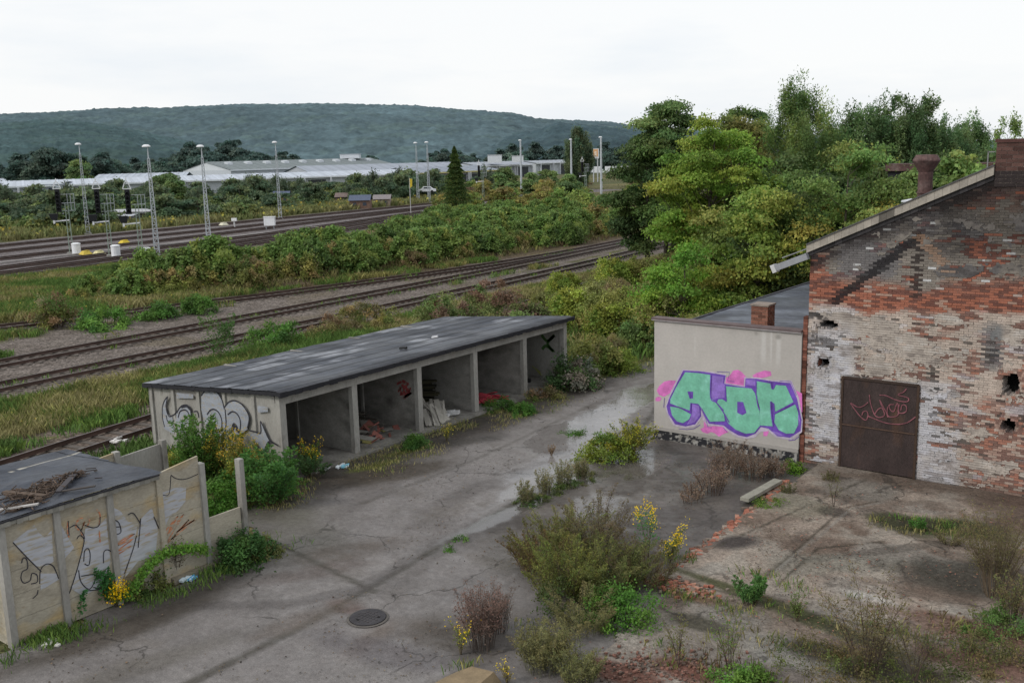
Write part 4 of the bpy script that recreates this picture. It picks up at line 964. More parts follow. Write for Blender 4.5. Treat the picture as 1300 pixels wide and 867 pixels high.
# little brick chimney
a = Acc(); r = np.random.RandomState(9); x0c, y0c, S = -13.2, 30.4, .58
a.box(x0c + .01, x0c + S - .01, y0c + .01, y0c + S - .01, 3.6, 4.9, (.3, .26, .22))
for i in range(12):
    z = 3.75 + i * .095
    for fc in (0, 1):
        for j in range(3):
            st = .25; sh = (i % 2) * .125; u0 = max(0, j * st - sh); u1 = min(S, j * st - sh + st)
            if u1 - u0 < .03: continue
            cc = np.array([.2, .092, .064]) * r.uniform(.6, 1.4)
            if fc == 0: a.box(x0c + u0 + .005, x0c + u1 - .005, y0c - .004, y0c + .05, z, z + .083, cc)
            else: a.box(x0c + S - .05, x0c + S + .004, y0c + u0 + .055, max(y0c + u1 - .005, y0c + u0 + .06), z, z + .083, cc)
ch = a.build('chimney', MATS['brick'], an); a = Acc(); a.box(x0c - .03, x0c + S + .03, y0c - .03, y0c + S + .03, 4.895, 4.95, (.24, .2, .17)); a.build('chimney_cap', MATS['attr'], ch)

# the large mural
W = lambda l, off: [zp(x, y, 825, 455, 6.42, AY - off) for x, y in l]
pk = [[(115,190),(160,178),(212,180),(195,235),(165,285),(115,312),(75,298),(55,262),(75,225)], [(45,322),(75,308),(97,325),(80,348),(47,347)],
      [(608,165),(650,140),(680,98),(720,92),(750,112),(785,150),(775,228),(608,208)], [(835,140),(870,118),(935,98),(985,105),(992,140),(950,152),(900,162),(850,158)],
      [(440,500),(470,555),(600,545),(640,600),(590,620),(565,638),(530,610),(500,598),(470,612),(430,600),(410,575),(440,560)], [(925,590),(955,575),(970,600),(955,632),(925,632)], [(1170,250),(1240,285),(1242,440),(1215,420)]]
mu = fillpoly('graffiti_cloud', [W(p, .004) for p in pk], MATS['spray_pink'], aw)
halo = [[(265,88),(520,108),(625,128),(615,200),(765,222),(770,152),(880,155),(990,175),(1155,180),(1215,320),(1246,500),(1240,600),(1150,665),(1030,645),(965,590),(900,600),(860,640),(790,655),(710,640),(630,590),(590,555),(470,545),(430,500),(430,470),(375,550),(290,568),(195,548),(140,460),(125,390),(150,315),(200,210)]]
fillpoly('graffiti_halo', [W(p, .009) for p in halo], MATS['spray_lilac'], aw)
out_ = [[(272,98),(400,104),(500,118),(618,138),(605,205),(700,222),(775,232),(780,163),(870,165),(990,185),(1145,200),(1200,330),(1236,500),(1228,590),(1140,645),(1040,632),(965,570),(905,558),(860,612),(790,640),(720,625),(640,578),(600,545),(480,530),(448,470),(415,400),(418,470),(370,535),(290,553),(205,535),(150,450),(136,390),(160,320),(215,210)]]
fillpoly('graffiti_outline', [W(p, .014) for p in out_], MATS['spray_purple'], aw)
vi = [[(507,138),(600,150),(598,205),(612,215),(610,320),(560,322),(520,335),(500,315)], [(785,172),(862,175),(860,225),(785,215)], [(345,370),(400,385),(408,460),(365,520),(300,540),(330,490),(342,440)], [(985,590),(1040,600),(1100,632),(1040,625)], [(1180,330),(1225,500),(1215,560),(1200,400)]]
fillpoly('graffiti_shade', [W(p, .019) for p in vi], MATS['spray_violet'], aw)
mint = [[(288,112),(400,120),(497,134),(496,320),(535,355),(600,430),(612,510),(490,515),(462,470),(430,415),(395,370),(335,362),(328,425),(165,368),(168,330),(215,235)],
        [(165,392),(240,402),(335,455),(320,495),(270,526),(220,512),(180,462)],
        [(615,225),(830,245),(868,300),(895,400),(897,548),(850,605),(780,612),(700,580),(640,530),(600,440),(545,362),(560,332),(590,332),(622,352)],
        [(870,185),(985,205),(998,245),(1020,215),(1108,222),(1170,355),(1015,438),(1010,365),(988,348),(990,450),(1005,552),(900,545),(892,420),(866,330)],
        [(1185,375),(1105,415),(1020,455),(1015,520),(1050,582),(1110,612),(1175,608),(1208,540),(1208,440)]]
fillpoly('graffiti_letter_fill', [W(p, .024) for p in mint], MATS['spray_mint'], aw)
hl = [[(305,268),(352,270),(352,325),(325,328)], [(712,352),(760,354),(787,442),(755,462),(712,442)]]
fillpoly('graffiti_counter', [W(p, .029) for p in hl], MATS['spray_purple'], aw)
st = [[(497,134),(496,320),(540,358),(600,425)], [(165,370),(240,400),(325,432),(338,450)], [(545,362),(600,440),(645,520)], [(868,300),(880,380),(895,420)], [(1170,360),(1100,400),(1020,445)], [(985,350),(990,450),(1005,552)], [(985,190),(998,250),(1022,212)],
      [(615,225),(622,352)], [(866,190),(864,300)], [(1010,365),(1016,450)], [(335,362),(328,430)], [(320,270),(330,320)]]
ribbons('graffiti_line', [W(p, .034) for p in st], .042, (0, -1, 0), MATS['spray_purple'], aw, smooth=True)
ribbons('graffiti_dash', [W(p, .012) for p in [[(545,108),(650,112),(632,182),(690,190)], [(1060,183),(1148,187),(1195,300)], [(410,400),(455,490),(475,562),(505,562)], [(235,572),(300,578),(360,570),(410,540)], [(1130,668),(1180,662),(1215,635)], [(120,320),(112,400)], [(600,562),(630,600)]]], .018, (0, -1, 0), MATS['spray_purple'], aw, smooth=False)

# ------------------------------------------------------------------ rusty vent on the hall roof and gantry beyond
t = thing('roof_vent', 'rusty mushroom-topped vent pipe standing on the hall roof', 'roof vent', (-8.86, 34, 7.0))
def lathe(a, cx, cy, prof, n=20, c=(.5, .5, .5)):
    for (r0, z0), (r1, z1) in zip(prof[:-1], prof[1:]):
        for i in range(n):
            q, q2 = i * 2 * pi / n, (i + 1) * 2 * pi / n
            a.quads([(cx + r0 * cos(q), cy + r0 * sin(q), z0), (cx + r0 * cos(q2), cy + r0 * sin(q2), z0), (cx + r1 * cos(q2), cy + r1 * sin(q2), z1), (cx + r1 * cos(q), cy + r1 * sin(q), z1)], c)
    return a
lathe(Acc(), -8.86, 34, [(.225, 7.2), (.225, 9.12)]).build('pipe', MATS['rust_duct'], t)
lathe(Acc(), -8.86, 34, [(.23, 9.1), (.27, 9.18), (.42, 9.44), (.42, 9.48), (.32, 9.64), (.01, 9.65)]).build('cap', MATS['rust_duct'], t)
lathe(Acc(), -8.86, 34, [(.228, 8.4), (.26, 8.41), (.26, 8.45), (.228, 8.46)]).build('flange', MATS['rust_duct'], t)
a = Acc(); a.box(-9.42, -8.3, 33.6, 34.4, 7.4, 8.12)
for i in range(8):
    q, q2 = i * pi / 8, (i + 1) * pi / 8
    a.quads([(-8.5 + .42 * cos(q), 33.62, 8.1 + .42 * sin(q)), (-8.5 + .42 * cos(q2), 33.62, 8.1 + .42 * sin(q2)), (-8.5 + .42 * cos(q2), 34.38, 8.1 + .42 * sin(q2)), (-8.5 + .42 * cos(q), 34.38, 8.1 + .42 * sin(q))], (.5, .5, .5))
a.poly([(-8.5 + .42 * cos(q), 33.62, 8.1 + .42 * sin(q)) for q in np.linspace(0, pi, 10)], (.5, .5, .5)); a.build('fan_housing', MATS['rust_duct'], t)
lathe(Acc(), -9.25, 33.9, [(.3, 8.13), (.3, 8.18), (.01, 8.24)], c=(.6, .62, .65)).build('lid', MATS['attr_metal'], t)
t = thing('pipe_gantry', 'rusty brown covered conveyor gantry on dark posts behind the brick hall', 'gantry', (-18, 62, 0))
p0 = onY(1128, 212, 62); p1 = onY(1275, 209, 62)
a = Acc(); a.box(p0[0], p1[0] + 2, 61.4, 62.9, p1[2] - .3, p1[2] + .12); a.build('casing', MATS['rust_duct'], t)
a = Acc(); a.box(p0[0] + .1, p1[0] + 2, 61.6, 62.6, p1[2] - 1.2, p1[2] - .32); a.build('underside', MATS['black'], t)
for i in range(4):
    x = p0[0] + .5 + i * 2.5; a = Acc(); a.bar((x, 62, 0), (x, 62, p1[2] - 1.2), .25, .25); a.build('post', MATS['black'], t)
# ------------------------------------------------------------------ open garages
gar = thing('garage_row', 'row of five open concrete garages with a black felt roof', 'garage row', (-27.5, 27.4, 0))
GX, GXB, GY0, GY1 = -24.0, -31.0, 19.4, 35.45
zroof = lambda x: 2.96 + (x + 23.9) * .085
posts = [22.62, 25.86, 29.1, 32.36]
cc = (.36, .34, .3)
# side wall facing the camera, far side wall, back wall
for nm, Y0 in (('side_wall', GY0), ('side_wall', GY1 - .12)):
    a = Acc(); a.hexa([(GXB, Y0, 0), (GX - .2, Y0, 0), (GX - .2, Y0 + .12, 0), (GXB, Y0 + .12, 0), (GXB, Y0, zroof(GXB) - .09), (GX - .2, Y0, zroof(GX - .2) - .09), (GX - .2, Y0 + .12, zroof(GX - .2) - .09), (GXB, Y0 + .12, zroof(GXB) - .09)], cc)
    sw_ = a.build(nm, MATS['concrete'], gar)
    if Y0 == GY0: side = sw_
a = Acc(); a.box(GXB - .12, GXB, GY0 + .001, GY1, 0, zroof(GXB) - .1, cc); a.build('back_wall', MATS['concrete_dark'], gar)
for x in (-30.88, -29.57, -28.11, -26.7, -25.2):
    a = Acc(); a.box(x - .07, x + .07, GY0 - .07, GY0 - .002, 0, zroof(x) - .1, cc); a.build('rib', MATS['concrete'], side)
for Y in posts:
    a = Acc(); a.box(GX - .16, GX + .02, Y - .12, Y + .12, 0, 2.46, cc); a.build('post', MATS['concrete'], gar)
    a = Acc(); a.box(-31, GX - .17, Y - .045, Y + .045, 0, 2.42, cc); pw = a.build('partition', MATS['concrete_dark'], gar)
    a = Acc(); a.box(-27.0, -26.86, Y - .1, Y - .048, 0, 2.4, cc); a.build('rib', MATS['concrete'], pw)
    a = Acc(); a.box(-29.2, -29.06, Y - .1, Y - .048, 0, 2.4, cc); a.build('rib', MATS['concrete_dark'], pw)
for Y0, Y1 in ((GY0 - .001, GY0 + .24), (GY1 - .24, GY1 + .001)):
    a = Acc(); a.box(GX - .195, GX + .03, Y0, Y1, 0, 2.5, cc); a.build('post', MATS['concrete'], gar)
a = Acc(); a.box(-27.0, -26.86, GY1 - .18, GY1 - .122, 0, 2.4, cc); a.build('rib', MATS['concrete'], sw_)
# beams between posts, tiny steps in height as in old precast work
ed = [GY0, posts[0], posts[1], posts[2], posts[3], GY1]
a = Acc()
for i, (y0, y1) in enumerate(zip(ed[:-1], ed[1:])):
    a.box(GX - .16, GX + .035 + .006 * (i % 2), y0 + (.0 if i else -.005), y1 - .004, 2.462, 2.88 + .005 * (i % 2), cc)
a.build('lintel', MATS['concrete'], gar)
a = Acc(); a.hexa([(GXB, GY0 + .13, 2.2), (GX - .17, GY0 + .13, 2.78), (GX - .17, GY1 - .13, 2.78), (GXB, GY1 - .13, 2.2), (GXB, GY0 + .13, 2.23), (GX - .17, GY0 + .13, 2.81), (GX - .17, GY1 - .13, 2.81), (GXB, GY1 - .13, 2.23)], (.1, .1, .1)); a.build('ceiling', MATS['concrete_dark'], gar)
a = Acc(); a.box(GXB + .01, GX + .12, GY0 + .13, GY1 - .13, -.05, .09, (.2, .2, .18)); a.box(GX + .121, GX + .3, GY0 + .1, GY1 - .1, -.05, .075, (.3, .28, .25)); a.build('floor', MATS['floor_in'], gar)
# roof sheet with lapped felt seams
def croofg(x, y):
    n = fbm(x, y, 1.5, 4, 301); n2 = fbm(x, y, .7, 4, 302); c = np.zeros(x.shape + (3,)) + np.array([.037, .043, .056])
    c = mixc(c, ss(n, .42, .62) * .6, (.06, .067, .083)); c = mixc(c, ss(n2, .5, .66) * .5, (.03, .032, .038))
    sp = fbm(x, y, 1.2, 6, 303); k = ss(sp + .18 * fbm(x, y, 2.2, 3, 304) + .05 * ((y < 27) * 1), .64, .8) * ss(-x, 24.8, 26.2)
    c = mixc(c, k * .7, (.24, .25, .275))  # pale patches paint the sheen of puddles into the felt colour
    s_ = (x + 31.2) % 1.0; c = mixc(c, (np.abs(s_ - .5) > .435) * .85, (.014, .015, .019))
    s2 = (y + .3) % 3.24; c = mixc(c, (np.abs(s2 - 1.6) < .04) * .6 * (fbm(x, y, .7, 2, 6) > .4), (.02, .021, .026))
    c = mixc(c, ss(x, -24.6, -23.8) * .5, (.03, .03, .033)); return c
def zr_(x, y): return 2.965 + (x + 23.8) * .085 + .02 * ((x + 31.2) % 1.0 > .93) + (fbm(x, y, 1.3, 3, 305) - .5) * .05 - .06 * ss(x, -23.95, -23.72)
o = grid('roof_felt', np.arange(-31.2, -23.7, .07), np.arange(GY0 - .16, GY1 + .2, .09), zr_, croofg, MATS['bitumen'])
def reorg(o, par):
    me = o.data; q = np.zeros(len(me.vertices) * 3, np.float32); me.vertices.foreach_get('co', q); q = q.reshape(-1, 3) - ORG[par.name]; me.vertices.foreach_set('co', q.ravel().astype(np.float32)); o.parent = par; ORG[o.name] = ORG[par.name]
reorg(o, gar)
a = Acc()
ya = np.arange(GY0 - .16, GY1 + .1, .3); r = np.random.RandomState(4)
for y in ya:
    d = r.uniform(0, .03); a.box(-23.8, -23.71 + r.uniform(0, .012), y, y + .299, 2.8 - d * 1.5, 2.915 + r.uniform(0, .012), (.022, .022, .026))
for x in np.arange(-31.2, -23.8, .3):
    z = zroof(x); a.box(x, x + .299, GY0 - .17 - r.uniform(0, .015), GY0 - .075, z - .13 - r.uniform(0, .02), z - .02, (.022, .022, .026)); a.box(x, x + .299, GY1 + .12, GY1 + .2, z - .12, z - .03, (.022, .022, .026))
a.box(-31.21, -31.15, GY0 - .16, GY1 + .2, zroof(-31.3) - .13, zroof(-31.3) - .02, (.022, .022, .026))
a.build('roof_edge', MATS['attr'], gar)
a = Acc(); a.hexa([(-31.1, GY0 - .06, zroof(-31.3) - .1), (-23.82, GY0 - .06, zroof(-23.8) - .09), (-23.82, GY1 + .1, zroof(-23.8) - .09), (-31.3, GY1 + .1, zroof(-31.3) - .1), (-31.1, GY0 - .06, zroof(-31.3) - .04), (-23.82, GY0 - .06, zroof(-23.8) - .05), (-23.82, GY1 + .1, zroof(-23.8) - .05), (-31.3, GY1 + .1, zroof(-31.3) - .04)], (.1, .1, .1)); a.build('roof_slab', MATS['concrete_dark'], gar)
# the silver and black graffiti on the side wall (zoomed survey)
U = lambda l, off=.074: [onY(185 + x / 6.668, 470 + y / 6.668, GY0 - off) for x, y in l]
sil = [[(185,225),(165,300),(185,370),(225,395),(235,440),(240,540),(160,500),(140,420),(140,320),(155,260)], [(262,360),(300,305),(345,298),(378,330),(380,420),(350,520),(270,520),(250,430)],
       [(470,205),(500,175),(545,168),(600,190),(640,240),(665,315),(700,275),(745,258),(800,280),(850,340),(876,400),(875,450),(860,500),(800,545),(660,570),(560,540),(520,500),(490,420),(470,330)],
       [(975,430),(1050,600),(1010,660),(1000,700),(940,610),(880,540),(980,530)], [(945,300),(1030,310),(1035,350),(950,360)], [(262,190),(400,205),(405,240),(262,235)]]
gs = fillpoly('graffiti_silver', [U(p) for p in sil], MATS['spray_silver'], side)
bl = [[(187,222),(160,255),(142,310),(142,400),(160,480)], [(187,222),(172,290),(178,350),(200,390),(240,375),(262,350)], [(172,380),(185,430),(215,445),(240,425)], [(262,362),(290,315),(335,296),(370,315),(382,360)], [(275,400),(290,350),(325,335),(355,350),(372,400),(370,450)],
      [(470,215),(500,178),(550,165),(605,190),(645,250),(665,330)], [(665,315),(700,272),(750,256),(810,285),(858,350),(876,410),(860,490)], [(672,330),(680,450),(668,560)], [(520,375),(545,340),(580,330),(620,360),(645,430),(640,520)], [(695,375),(730,350),(765,360),(795,405),(803,470),(790,530)],
      [(520,500),(525,460),(550,440),(580,450),(600,500),(602,550)], [(728,530),(735,470),(750,450),(775,480),(785,530)], [(880,510),(930,520),(975,528),(972,430),(1010,510),(1050,590),(1110,630)], [(1005,690),(1020,640),(1050,600),(1120,635)], [(800,600),(830,660),(870,710),(850,720)], [(410,350),(440,350),(450,400)], [(730,670),(750,700),(780,670)]]
ribbons('graffiti_line', [U(l, .077) for l in bl], .05, (0, -1, 0), MATS['spray_black'], side)
ribbons('graffiti_line', [U(l, .079) for l in [[(530,490),(560,450),(590,480)], [(735,520),(750,470),(780,520)], [(300,310),(345,300),(375,330)]]], .11, (0, -1, 0), MATS['spray_black'], side)
# marks inside the bays
S1 = lambda l: [onY(430 + x / 6.667, 470 + y / 6.667, posts[1] - .05) for x, y in l]
ribbons('graffiti_scribble', [S1(l) for l in [[(485,120),(560,90),(500,180),(590,110),(520,210),(610,150),(540,240),(615,190),(560,225)], [(530,90),(590,120),(540,140)], [(520,200),(560,150),(600,180),(540,180)]]], .09, (0, -1, 0), MATS['spray_red'], gar)
S2 = lambda l: [onY(590 + x / 6.667, 400 + y / 6.667, GY1 - .125) for x, y in l]
ribbons('graffiti_green', [S2(l) for l in [[(650,170),(700,220),(760,170),(700,240),(755,310),(690,260),(655,290)]]], .14, (0, -1, 0), MATS['spray_green'], gar)
def heap(name, cx, cy, n, sx, sy, h, cols, size, label, cat, seed=1, z=.1, flat=True, matn='attr'):
    r = np.random.RandomState(seed); a = Acc()
    for i in range(n):
        p = r.normal(0, 1, 2) * .5; k = max(0, 1 - np.hypot(*p)); an_ = r.uniform(0, 2 * pi); til = r.uniform(-.5, .5, 2)
        L_ = size * r.uniform(.3, 1.2); W_ = L_ * r.uniform(.15, .6)
        u = np.array([cos(an_), sin(an_), til[0]]) * L_; v = np.array([-sin(an_), cos(an_), til[1]]) * W_
        a.obox((cx + p[0] * sx, cy + p[1] * sy, z + k * h * r.uniform(.2, 1)), u, v, (0, 0, .02), np.array(cols[r.randint(len(cols))]) * r.uniform(.6, 1.3))
    o = a.build(name, MATS[matn], None, (cx, cy, 0)); return tag(o, label, cat)
heap('rubbish_heap', -25.3, 24.3, 60, .9, 1.1, .35, [(.2, .19, .17), (.12, .1, .09), (.25, .1, .08), (.3, .27, .1), (.04, .04, .045)], .32, 'low heap of boards and colourful rubbish in the second open garage bay', 'rubbish heap', 2)
a = Acc(); r = np.random.RandomState(6)
for i in range(14):
    y = 23.6 + r.uniform(-.3, 1.6); a.bar((-27.6 + r.uniform(-.2, .2), y, .25 + i * .035), (-26.0 + r.uniform(-.2, .3), y + r.uniform(-.5, .5), .12 + i * .05), .16, .03, np.array([.07, .06, .05]) * r.uniform(.6, 1.5))
tag(a.build('plank_stack', MATS['attr'], None, (-26.8, 24, 0)), 'dark planks piled at the back of the second garage bay', 'plank stack')
a = Acc()
for i in range(22):
    y = 26.9 + r.uniform(-.1, .2); a.bar((-27.4 + r.uniform(-.2, .2), 26.6 + r.uniform(0, .1), .15 + i * .055), (-25.6 + r.uniform(-.2, .2), 28.5 + r.uniform(-.2, .2), .1 + i * .055), .3, .04, np.array([.035, .032, .018]) * r.uniform(.5, 1.6))
tag(a.build('plank_stack', MATS['attr'], None, (-26.5, 27.5, 0)), 'tall rotting black board stack in the third garage bay', 'plank stack')
a = Acc()
for i in range(34):
    b = np.array([-24.4 + r.uniform(-.5, .7), 26.6 + r.uniform(-.4, .9), .06]); a.bar(b + [r.uniform(-.2, .2), 0, r.uniform(0, .1)], b + [-.9 + r.uniform(-.2, .2), .5 + r.uniform(-.5, .5), .45 + r.uniform(-.2, .2)], r.uniform(.05, .3), .02, np.array([.36, .34, .3]) * r.uniform(.5, 1.2))
for i in range(9): p = (-24.5 + r.uniform(-.4, .4), 27.9 + r.uniform(-.5, .7), .18); a.obox(p, np.array([.16, .05, .03]) * r.uniform(.6, 1.4), np.array([-.03, .1, 0]), (0, 0, .05), (.6, .6, .6))
tag(a.build('board_pile', MATS['attr'], None, (-24.6, 27, 0)), 'pale grey boards and white scraps spilling out of the third garage bay', 'board pile')
a = Acc(); tx, ty = -24.6, 30.3
for i in range(26):
    an_ = r.uniform(-.5, .5); p = (tx + r.uniform(-.5, .4), ty + r.uniform(-.4, 1.0), .12 + r.uniform(0, .12)); a.obox(p, np.array([cos(an_), sin(an_), r.uniform(-.2, .3)]) * .3, np.array([-sin(an_), cos(an_), r.uniform(-.3, .3)]) * .14, (0, 0, .02), np.array([.42, .05, .07]) * r.uniform(.5, 1.1))
tag(a.build('red_tarp', MATS['attr'], None, (tx, ty, 0)), 'crumpled red plastic sheet in the fourth garage bay', 'plastic sheet')
a = Acc(); lathe(a, -25.0, 33.2, [(.1, .1), (.12, .2), (.1, .33), (.04, .42), (.035, .48)], 10, (.6, .6, .6)); a.obox((-25.6, 33.9, .16), (.5, .35, .02), (-.06, .1, 0), (0, 0, .07), (.02, .02, .02)); a.obox((-24.7, 33.0, .2), (.1, .02, 0), (-.02, .12, 0), (0, 0, .1), (.05, .06, .08))
tag(a.build('rubbish_bags', MATS['attr'], None, (-25, 33.3, 0)), 'small dark bags and a white canister in the last garage bay', 'rubbish')
# litter on the garage roof
for (px, py, s_, c_, lb) in [(552, 427, .12, (.6, .6, .62), 'white scrap lying on the middle of the garage roof'), (512, 443, .14, (.02, .02, .02), 'black felt scrap lying near the front of the garage roof')]:
    x, y = G(px, py, 2.85); a = Acc(); a.obox((x, y, zroof(x) + .07), (s_, s_ * .3, .02), (-s_ * .2, s_ * .5, 0), (0, 0, .03), c_); a.obox((x + s_ * .4, y + s_ * .5, zroof(x) + .06), (s_ * .5, -s_ * .3, .0), (s_ * .1, s_ * .4, 0), (0, 0, .025), c_); tag(a.build('scrap', MATS['attr'], None, (x, y, zroof(x))), lb, 'scrap')
for (px, py, c1, c2, lb) in [(435, 594, (.25, .55, .68), (.7, .75, .78), 'crushed light blue plastic bag on the dirt before the first garage'), (240, 738, (.12, .4, .65), (.6, .7, .75), 'blue and white plastic bottle lying at the foot of the low wall'), (415, 597, (.1, .1, .1), (.4, .4, .4), 'small dark rag on the paving near the first garage')]:
    x, y = G(px, py); a = Acc(); r = np.random.RandomState(int(px))
    for i in range(7): a.obox((x + r.uniform(-.1, .1), y + r.uniform(-.14, .14), .05 + r.uniform(0, .03)), (.05, .02, r.uniform(-.02, .02)), (-.02, .07, .01), (0, 0, .025), c1 if i % 2 else c2)
    tag(a.build('litter', MATS['attr'], None, (x, y, 0)), lb, 'litter')

# ------------------------------------------------------------------ low shed and panel walls
FX = -20.3
sh = thing('concrete_shed', 'low shed of ochre concrete panels with sagging black felt roof and brushwood on top', 'shed', (-22.5, 11, 0))
PY = [8.96, 10.15, 11.4, 12.66, 13.87, 15.03]
och = (1, 1, 1)
for y0, y1 in zip(PY[:3], PY[1:4]):
    a = Acc()
    for k in range(5): a.box(FX - .06, FX - .004 * (k % 2), y0 + .06, y1 - .06, .02 + k * .54, .02 + k * .54 + .533, och)
    a.build('wall_panel', MATS['panel_ochre'], sh)
for y in PY[:3]:
    a = Acc(); a.box(FX - .12, FX + .07, y - .075, y + .075, -.05, 2.72, och); a.build('post', MATS['concrete'], sh)
a = Acc(); a.box(-24.9, FX - .13, PY[0] - .05, PY[0] + .05, 0, 2.45, och); a.build('end_wall', MATS['panel_ochre'], sh)
a = Acc(); a.box(-24.95, -24.85, PY[0], 12.9, 0, 2.38, och); a.build('back_wall', MATS['panel_ochre'], sh)
def crs(x, y):
    n = fbm(x, y, 1.2, 4, 321); n2 = fbm(x * 1.2, y, .3, 3, 322); c = np.zeros(x.shape + (3,)) + np.array([.038, .044, .058]); c = mixc(c, ss(n2, .45, .65) * .5, (.03, .032, .042)); c = mixc(c, ss(n, .5, .66) * .45, (.075, .083, .105))
    c = mixc(c, (np.abs(((x + y * .1) * 1.0 % 1.0) - .5) > .475) * .6, (.02, .02, .026)); c = mixc(c, (np.abs(x + 24.15 + (n - .5) * .4) < .05) * (n2 > .45), (.35, .33, .28)); return c
def zrs(x, y): return 2.85 + (x + 20.15) * .06 + (fbm(x, y, .9, 4, 323) - .5) * .1 - .1 * blob(x, y, -21.8, 9.8, 1.2, 1.0)
o = grid('roof_felt', np.arange(-24.95, -20.1, .06), np.arange(8.7, 12.72, .06), zrs, crs, MATS['bitumen']); reorg(o, sh)
for y, xx in ((12.72, 0), (13.05, 1)): pass
o = grid('roof_felt', np.arange(-24.95, -22.0, .06), np.arange(12.66, 13.0, .06), lambda x, y: zrs(x, y) - .0, crs, MATS['bitumen'], mask=lambda x, y: y < 12.72 + (-22.2 - x) * .11); reorg(o, sh)
a = Acc(); r = np.random.RandomState(14)
for y in np.arange(8.72, 12.6, .13): 
    a.box(-20.24, -20.12 + r.uniform(-.01, .01), y, y + .128, 2.70 + r.uniform(-.02, .01), 2.79, np.array([.27, .26, .23]) * r.uniform(.7, 1.1))
    a.box(-20.2, -20.105 + r.uniform(-.01, .01), y, y + .128, 2.792, 2.815 + r.uniform(0, .02), (.03, .03, .035))
a.build('roof_edge', MATS['attr'], sh)
# timber and brush lying on the shed roof
def roofpt(px, py): x, y = G(px, py, 2.75); return x, y, float(zrs(np.array(x), np.array(y)))
for (p, q_, w_, c_, lb) in [((5, 622), (60, 633), .12, (.1, .07, .05), 'grey brown plank lying left on the shed roof'), ((74, 632), (97, 606), .13, (.06, .055, .06), 'short slanting dark board on the shed roof'), ((72, 631), (122, 627), .07, (.07, .06, .055), 'thin dark batten pointing to the shed roof edge'), ((-10, 653), (50, 650), .09, (.42, .4, .38), 'pale straight lath near the front of the shed roof')]:
    A = roofpt(*p); B = roofpt(*q_); a = Acc(); a.bar((A[0], A[1], A[2] + .09), (B[0], B[1], B[2] + .09), w_, .03, c_); tag(a.build('plank', MATS['attr'], None, A), lb, 'plank')
for (px, py, n, sx_, sy_, lb) in [(48, 622, 260, 1.5, .5, 'heap of dry brown brushwood in the hollow of the shed roof'), (30, 645, 120, .9, .35, 'scattered dead twigs near the front edge of the shed roof'), (95, 607, 50, .4, .3, 'small tuft of rotten brushwood beside the slanting board')]:
    x, y, z = roofpt(px, py); a = Acc(); r = np.random.RandomState(px)
    for i in range(n):
        u = x + r.normal(0, .4) * sx_ * .5; v = y + r.normal(0, .4) * sy_ * 1.6; zz = float(zrs(np.array(u), np.array(v))) + r.uniform(.02, .12); an_ = r.uniform(0, pi); L_ = r.uniform(.05, .17)
        a.bar((u - cos(an_) * L_, v - sin(an_) * L_, zz + r.uniform(-.03, .03)), (u + cos(an_) * L_, v + sin(an_) * L_, zz + r.uniform(-.03, .05)), .018, .018, np.array([.085, .06, .045]) * r.uniform(.4, 1.6))
    tag(a.build('brushwood', MATS['attr'], None, (x, y, z)), lb, 'brushwood')
pwl = thing('panel_wall', 'free-standing ochre concrete panel wall stepping down beside the shed', 'wall', (FX, 13.9, 0))
a = Acc()
for k in range(4): a.box(FX - .06, FX - .004 * (k % 2), PY[3] + .07, PY[4] - .06, .02 + k * .54, .02 + k * .54 + .533, och)
a.hexa([(FX-.06, PY[3]+.07, 2.182), (FX, PY[3]+.07, 2.182), (FX, PY[4]-.06, 2.182), (FX-.06, PY[4]-.06, 2.182), (FX-.06, PY[3]+.07, 2.78), (FX, PY[3]+.07, 2.78), (FX, PY[4]-.06, 2.92), (FX-.06, PY[4]-.06, 2.92)], och)
a.build('wall_panel', MATS['panel_ochre'], pwl)
a = Acc()
for k in range(2): a.box(FX - .06, FX - .004 * k, PY[4] + .07, PY[5] - .09, .02 + k * .62, .02 + k * .62 + .613, och)
a.build('wall_panel', MATS['panel_ochre'], pwl)
for y, h in ((PY[3], 2.8), (PY[4], 2.72), (PY[5], 2.52)):
    a = Acc(); a.box(FX - .12, FX + .07, y - .07, y + .07, -.05, h, och); a.build('post', MATS['panel_ochre' if h > 2.75 else 'concrete'], pwl)
a = Acc(); a.box(FX - .1, FX + .16, PY[3] + .1, PY[4] + .1, -.05, .12, (.25, .22, .17)); a.build('footing', MATS['attr'], pwl)
bw_ = thing('panel_wall', 'low weathered panel wall behind the shed next to the siding', 'wall', (-24.9, 14.4, 0))
z2 = lambda px, py: onX(px, py, -24.9)
for y0, y1, h0, h1, m__ in ((13.0, 14.3, 2.0, 2.1, 'panel_ochre'), (14.4, 15.75, 1.93, 2.0, 'concrete')):
    a = Acc(); a.hexa([(-24.96, y0, 0), (-24.9, y0, 0), (-24.9, y1, 0), (-24.96, y1, 0), (-24.96, y0, h0), (-24.9, y0, h0), (-24.9, y1, h1), (-24.96, y1, h1)], och); a.build('wall_panel', MATS[m__], bw_)
for y, h in ((14.35, 2.12), (15.82, 2.1)): a = Acc(); a.box(-25.02, -24.83, y - .08, y + .08, 0, h, och); a.build('post', MATS['concrete'], bw_)
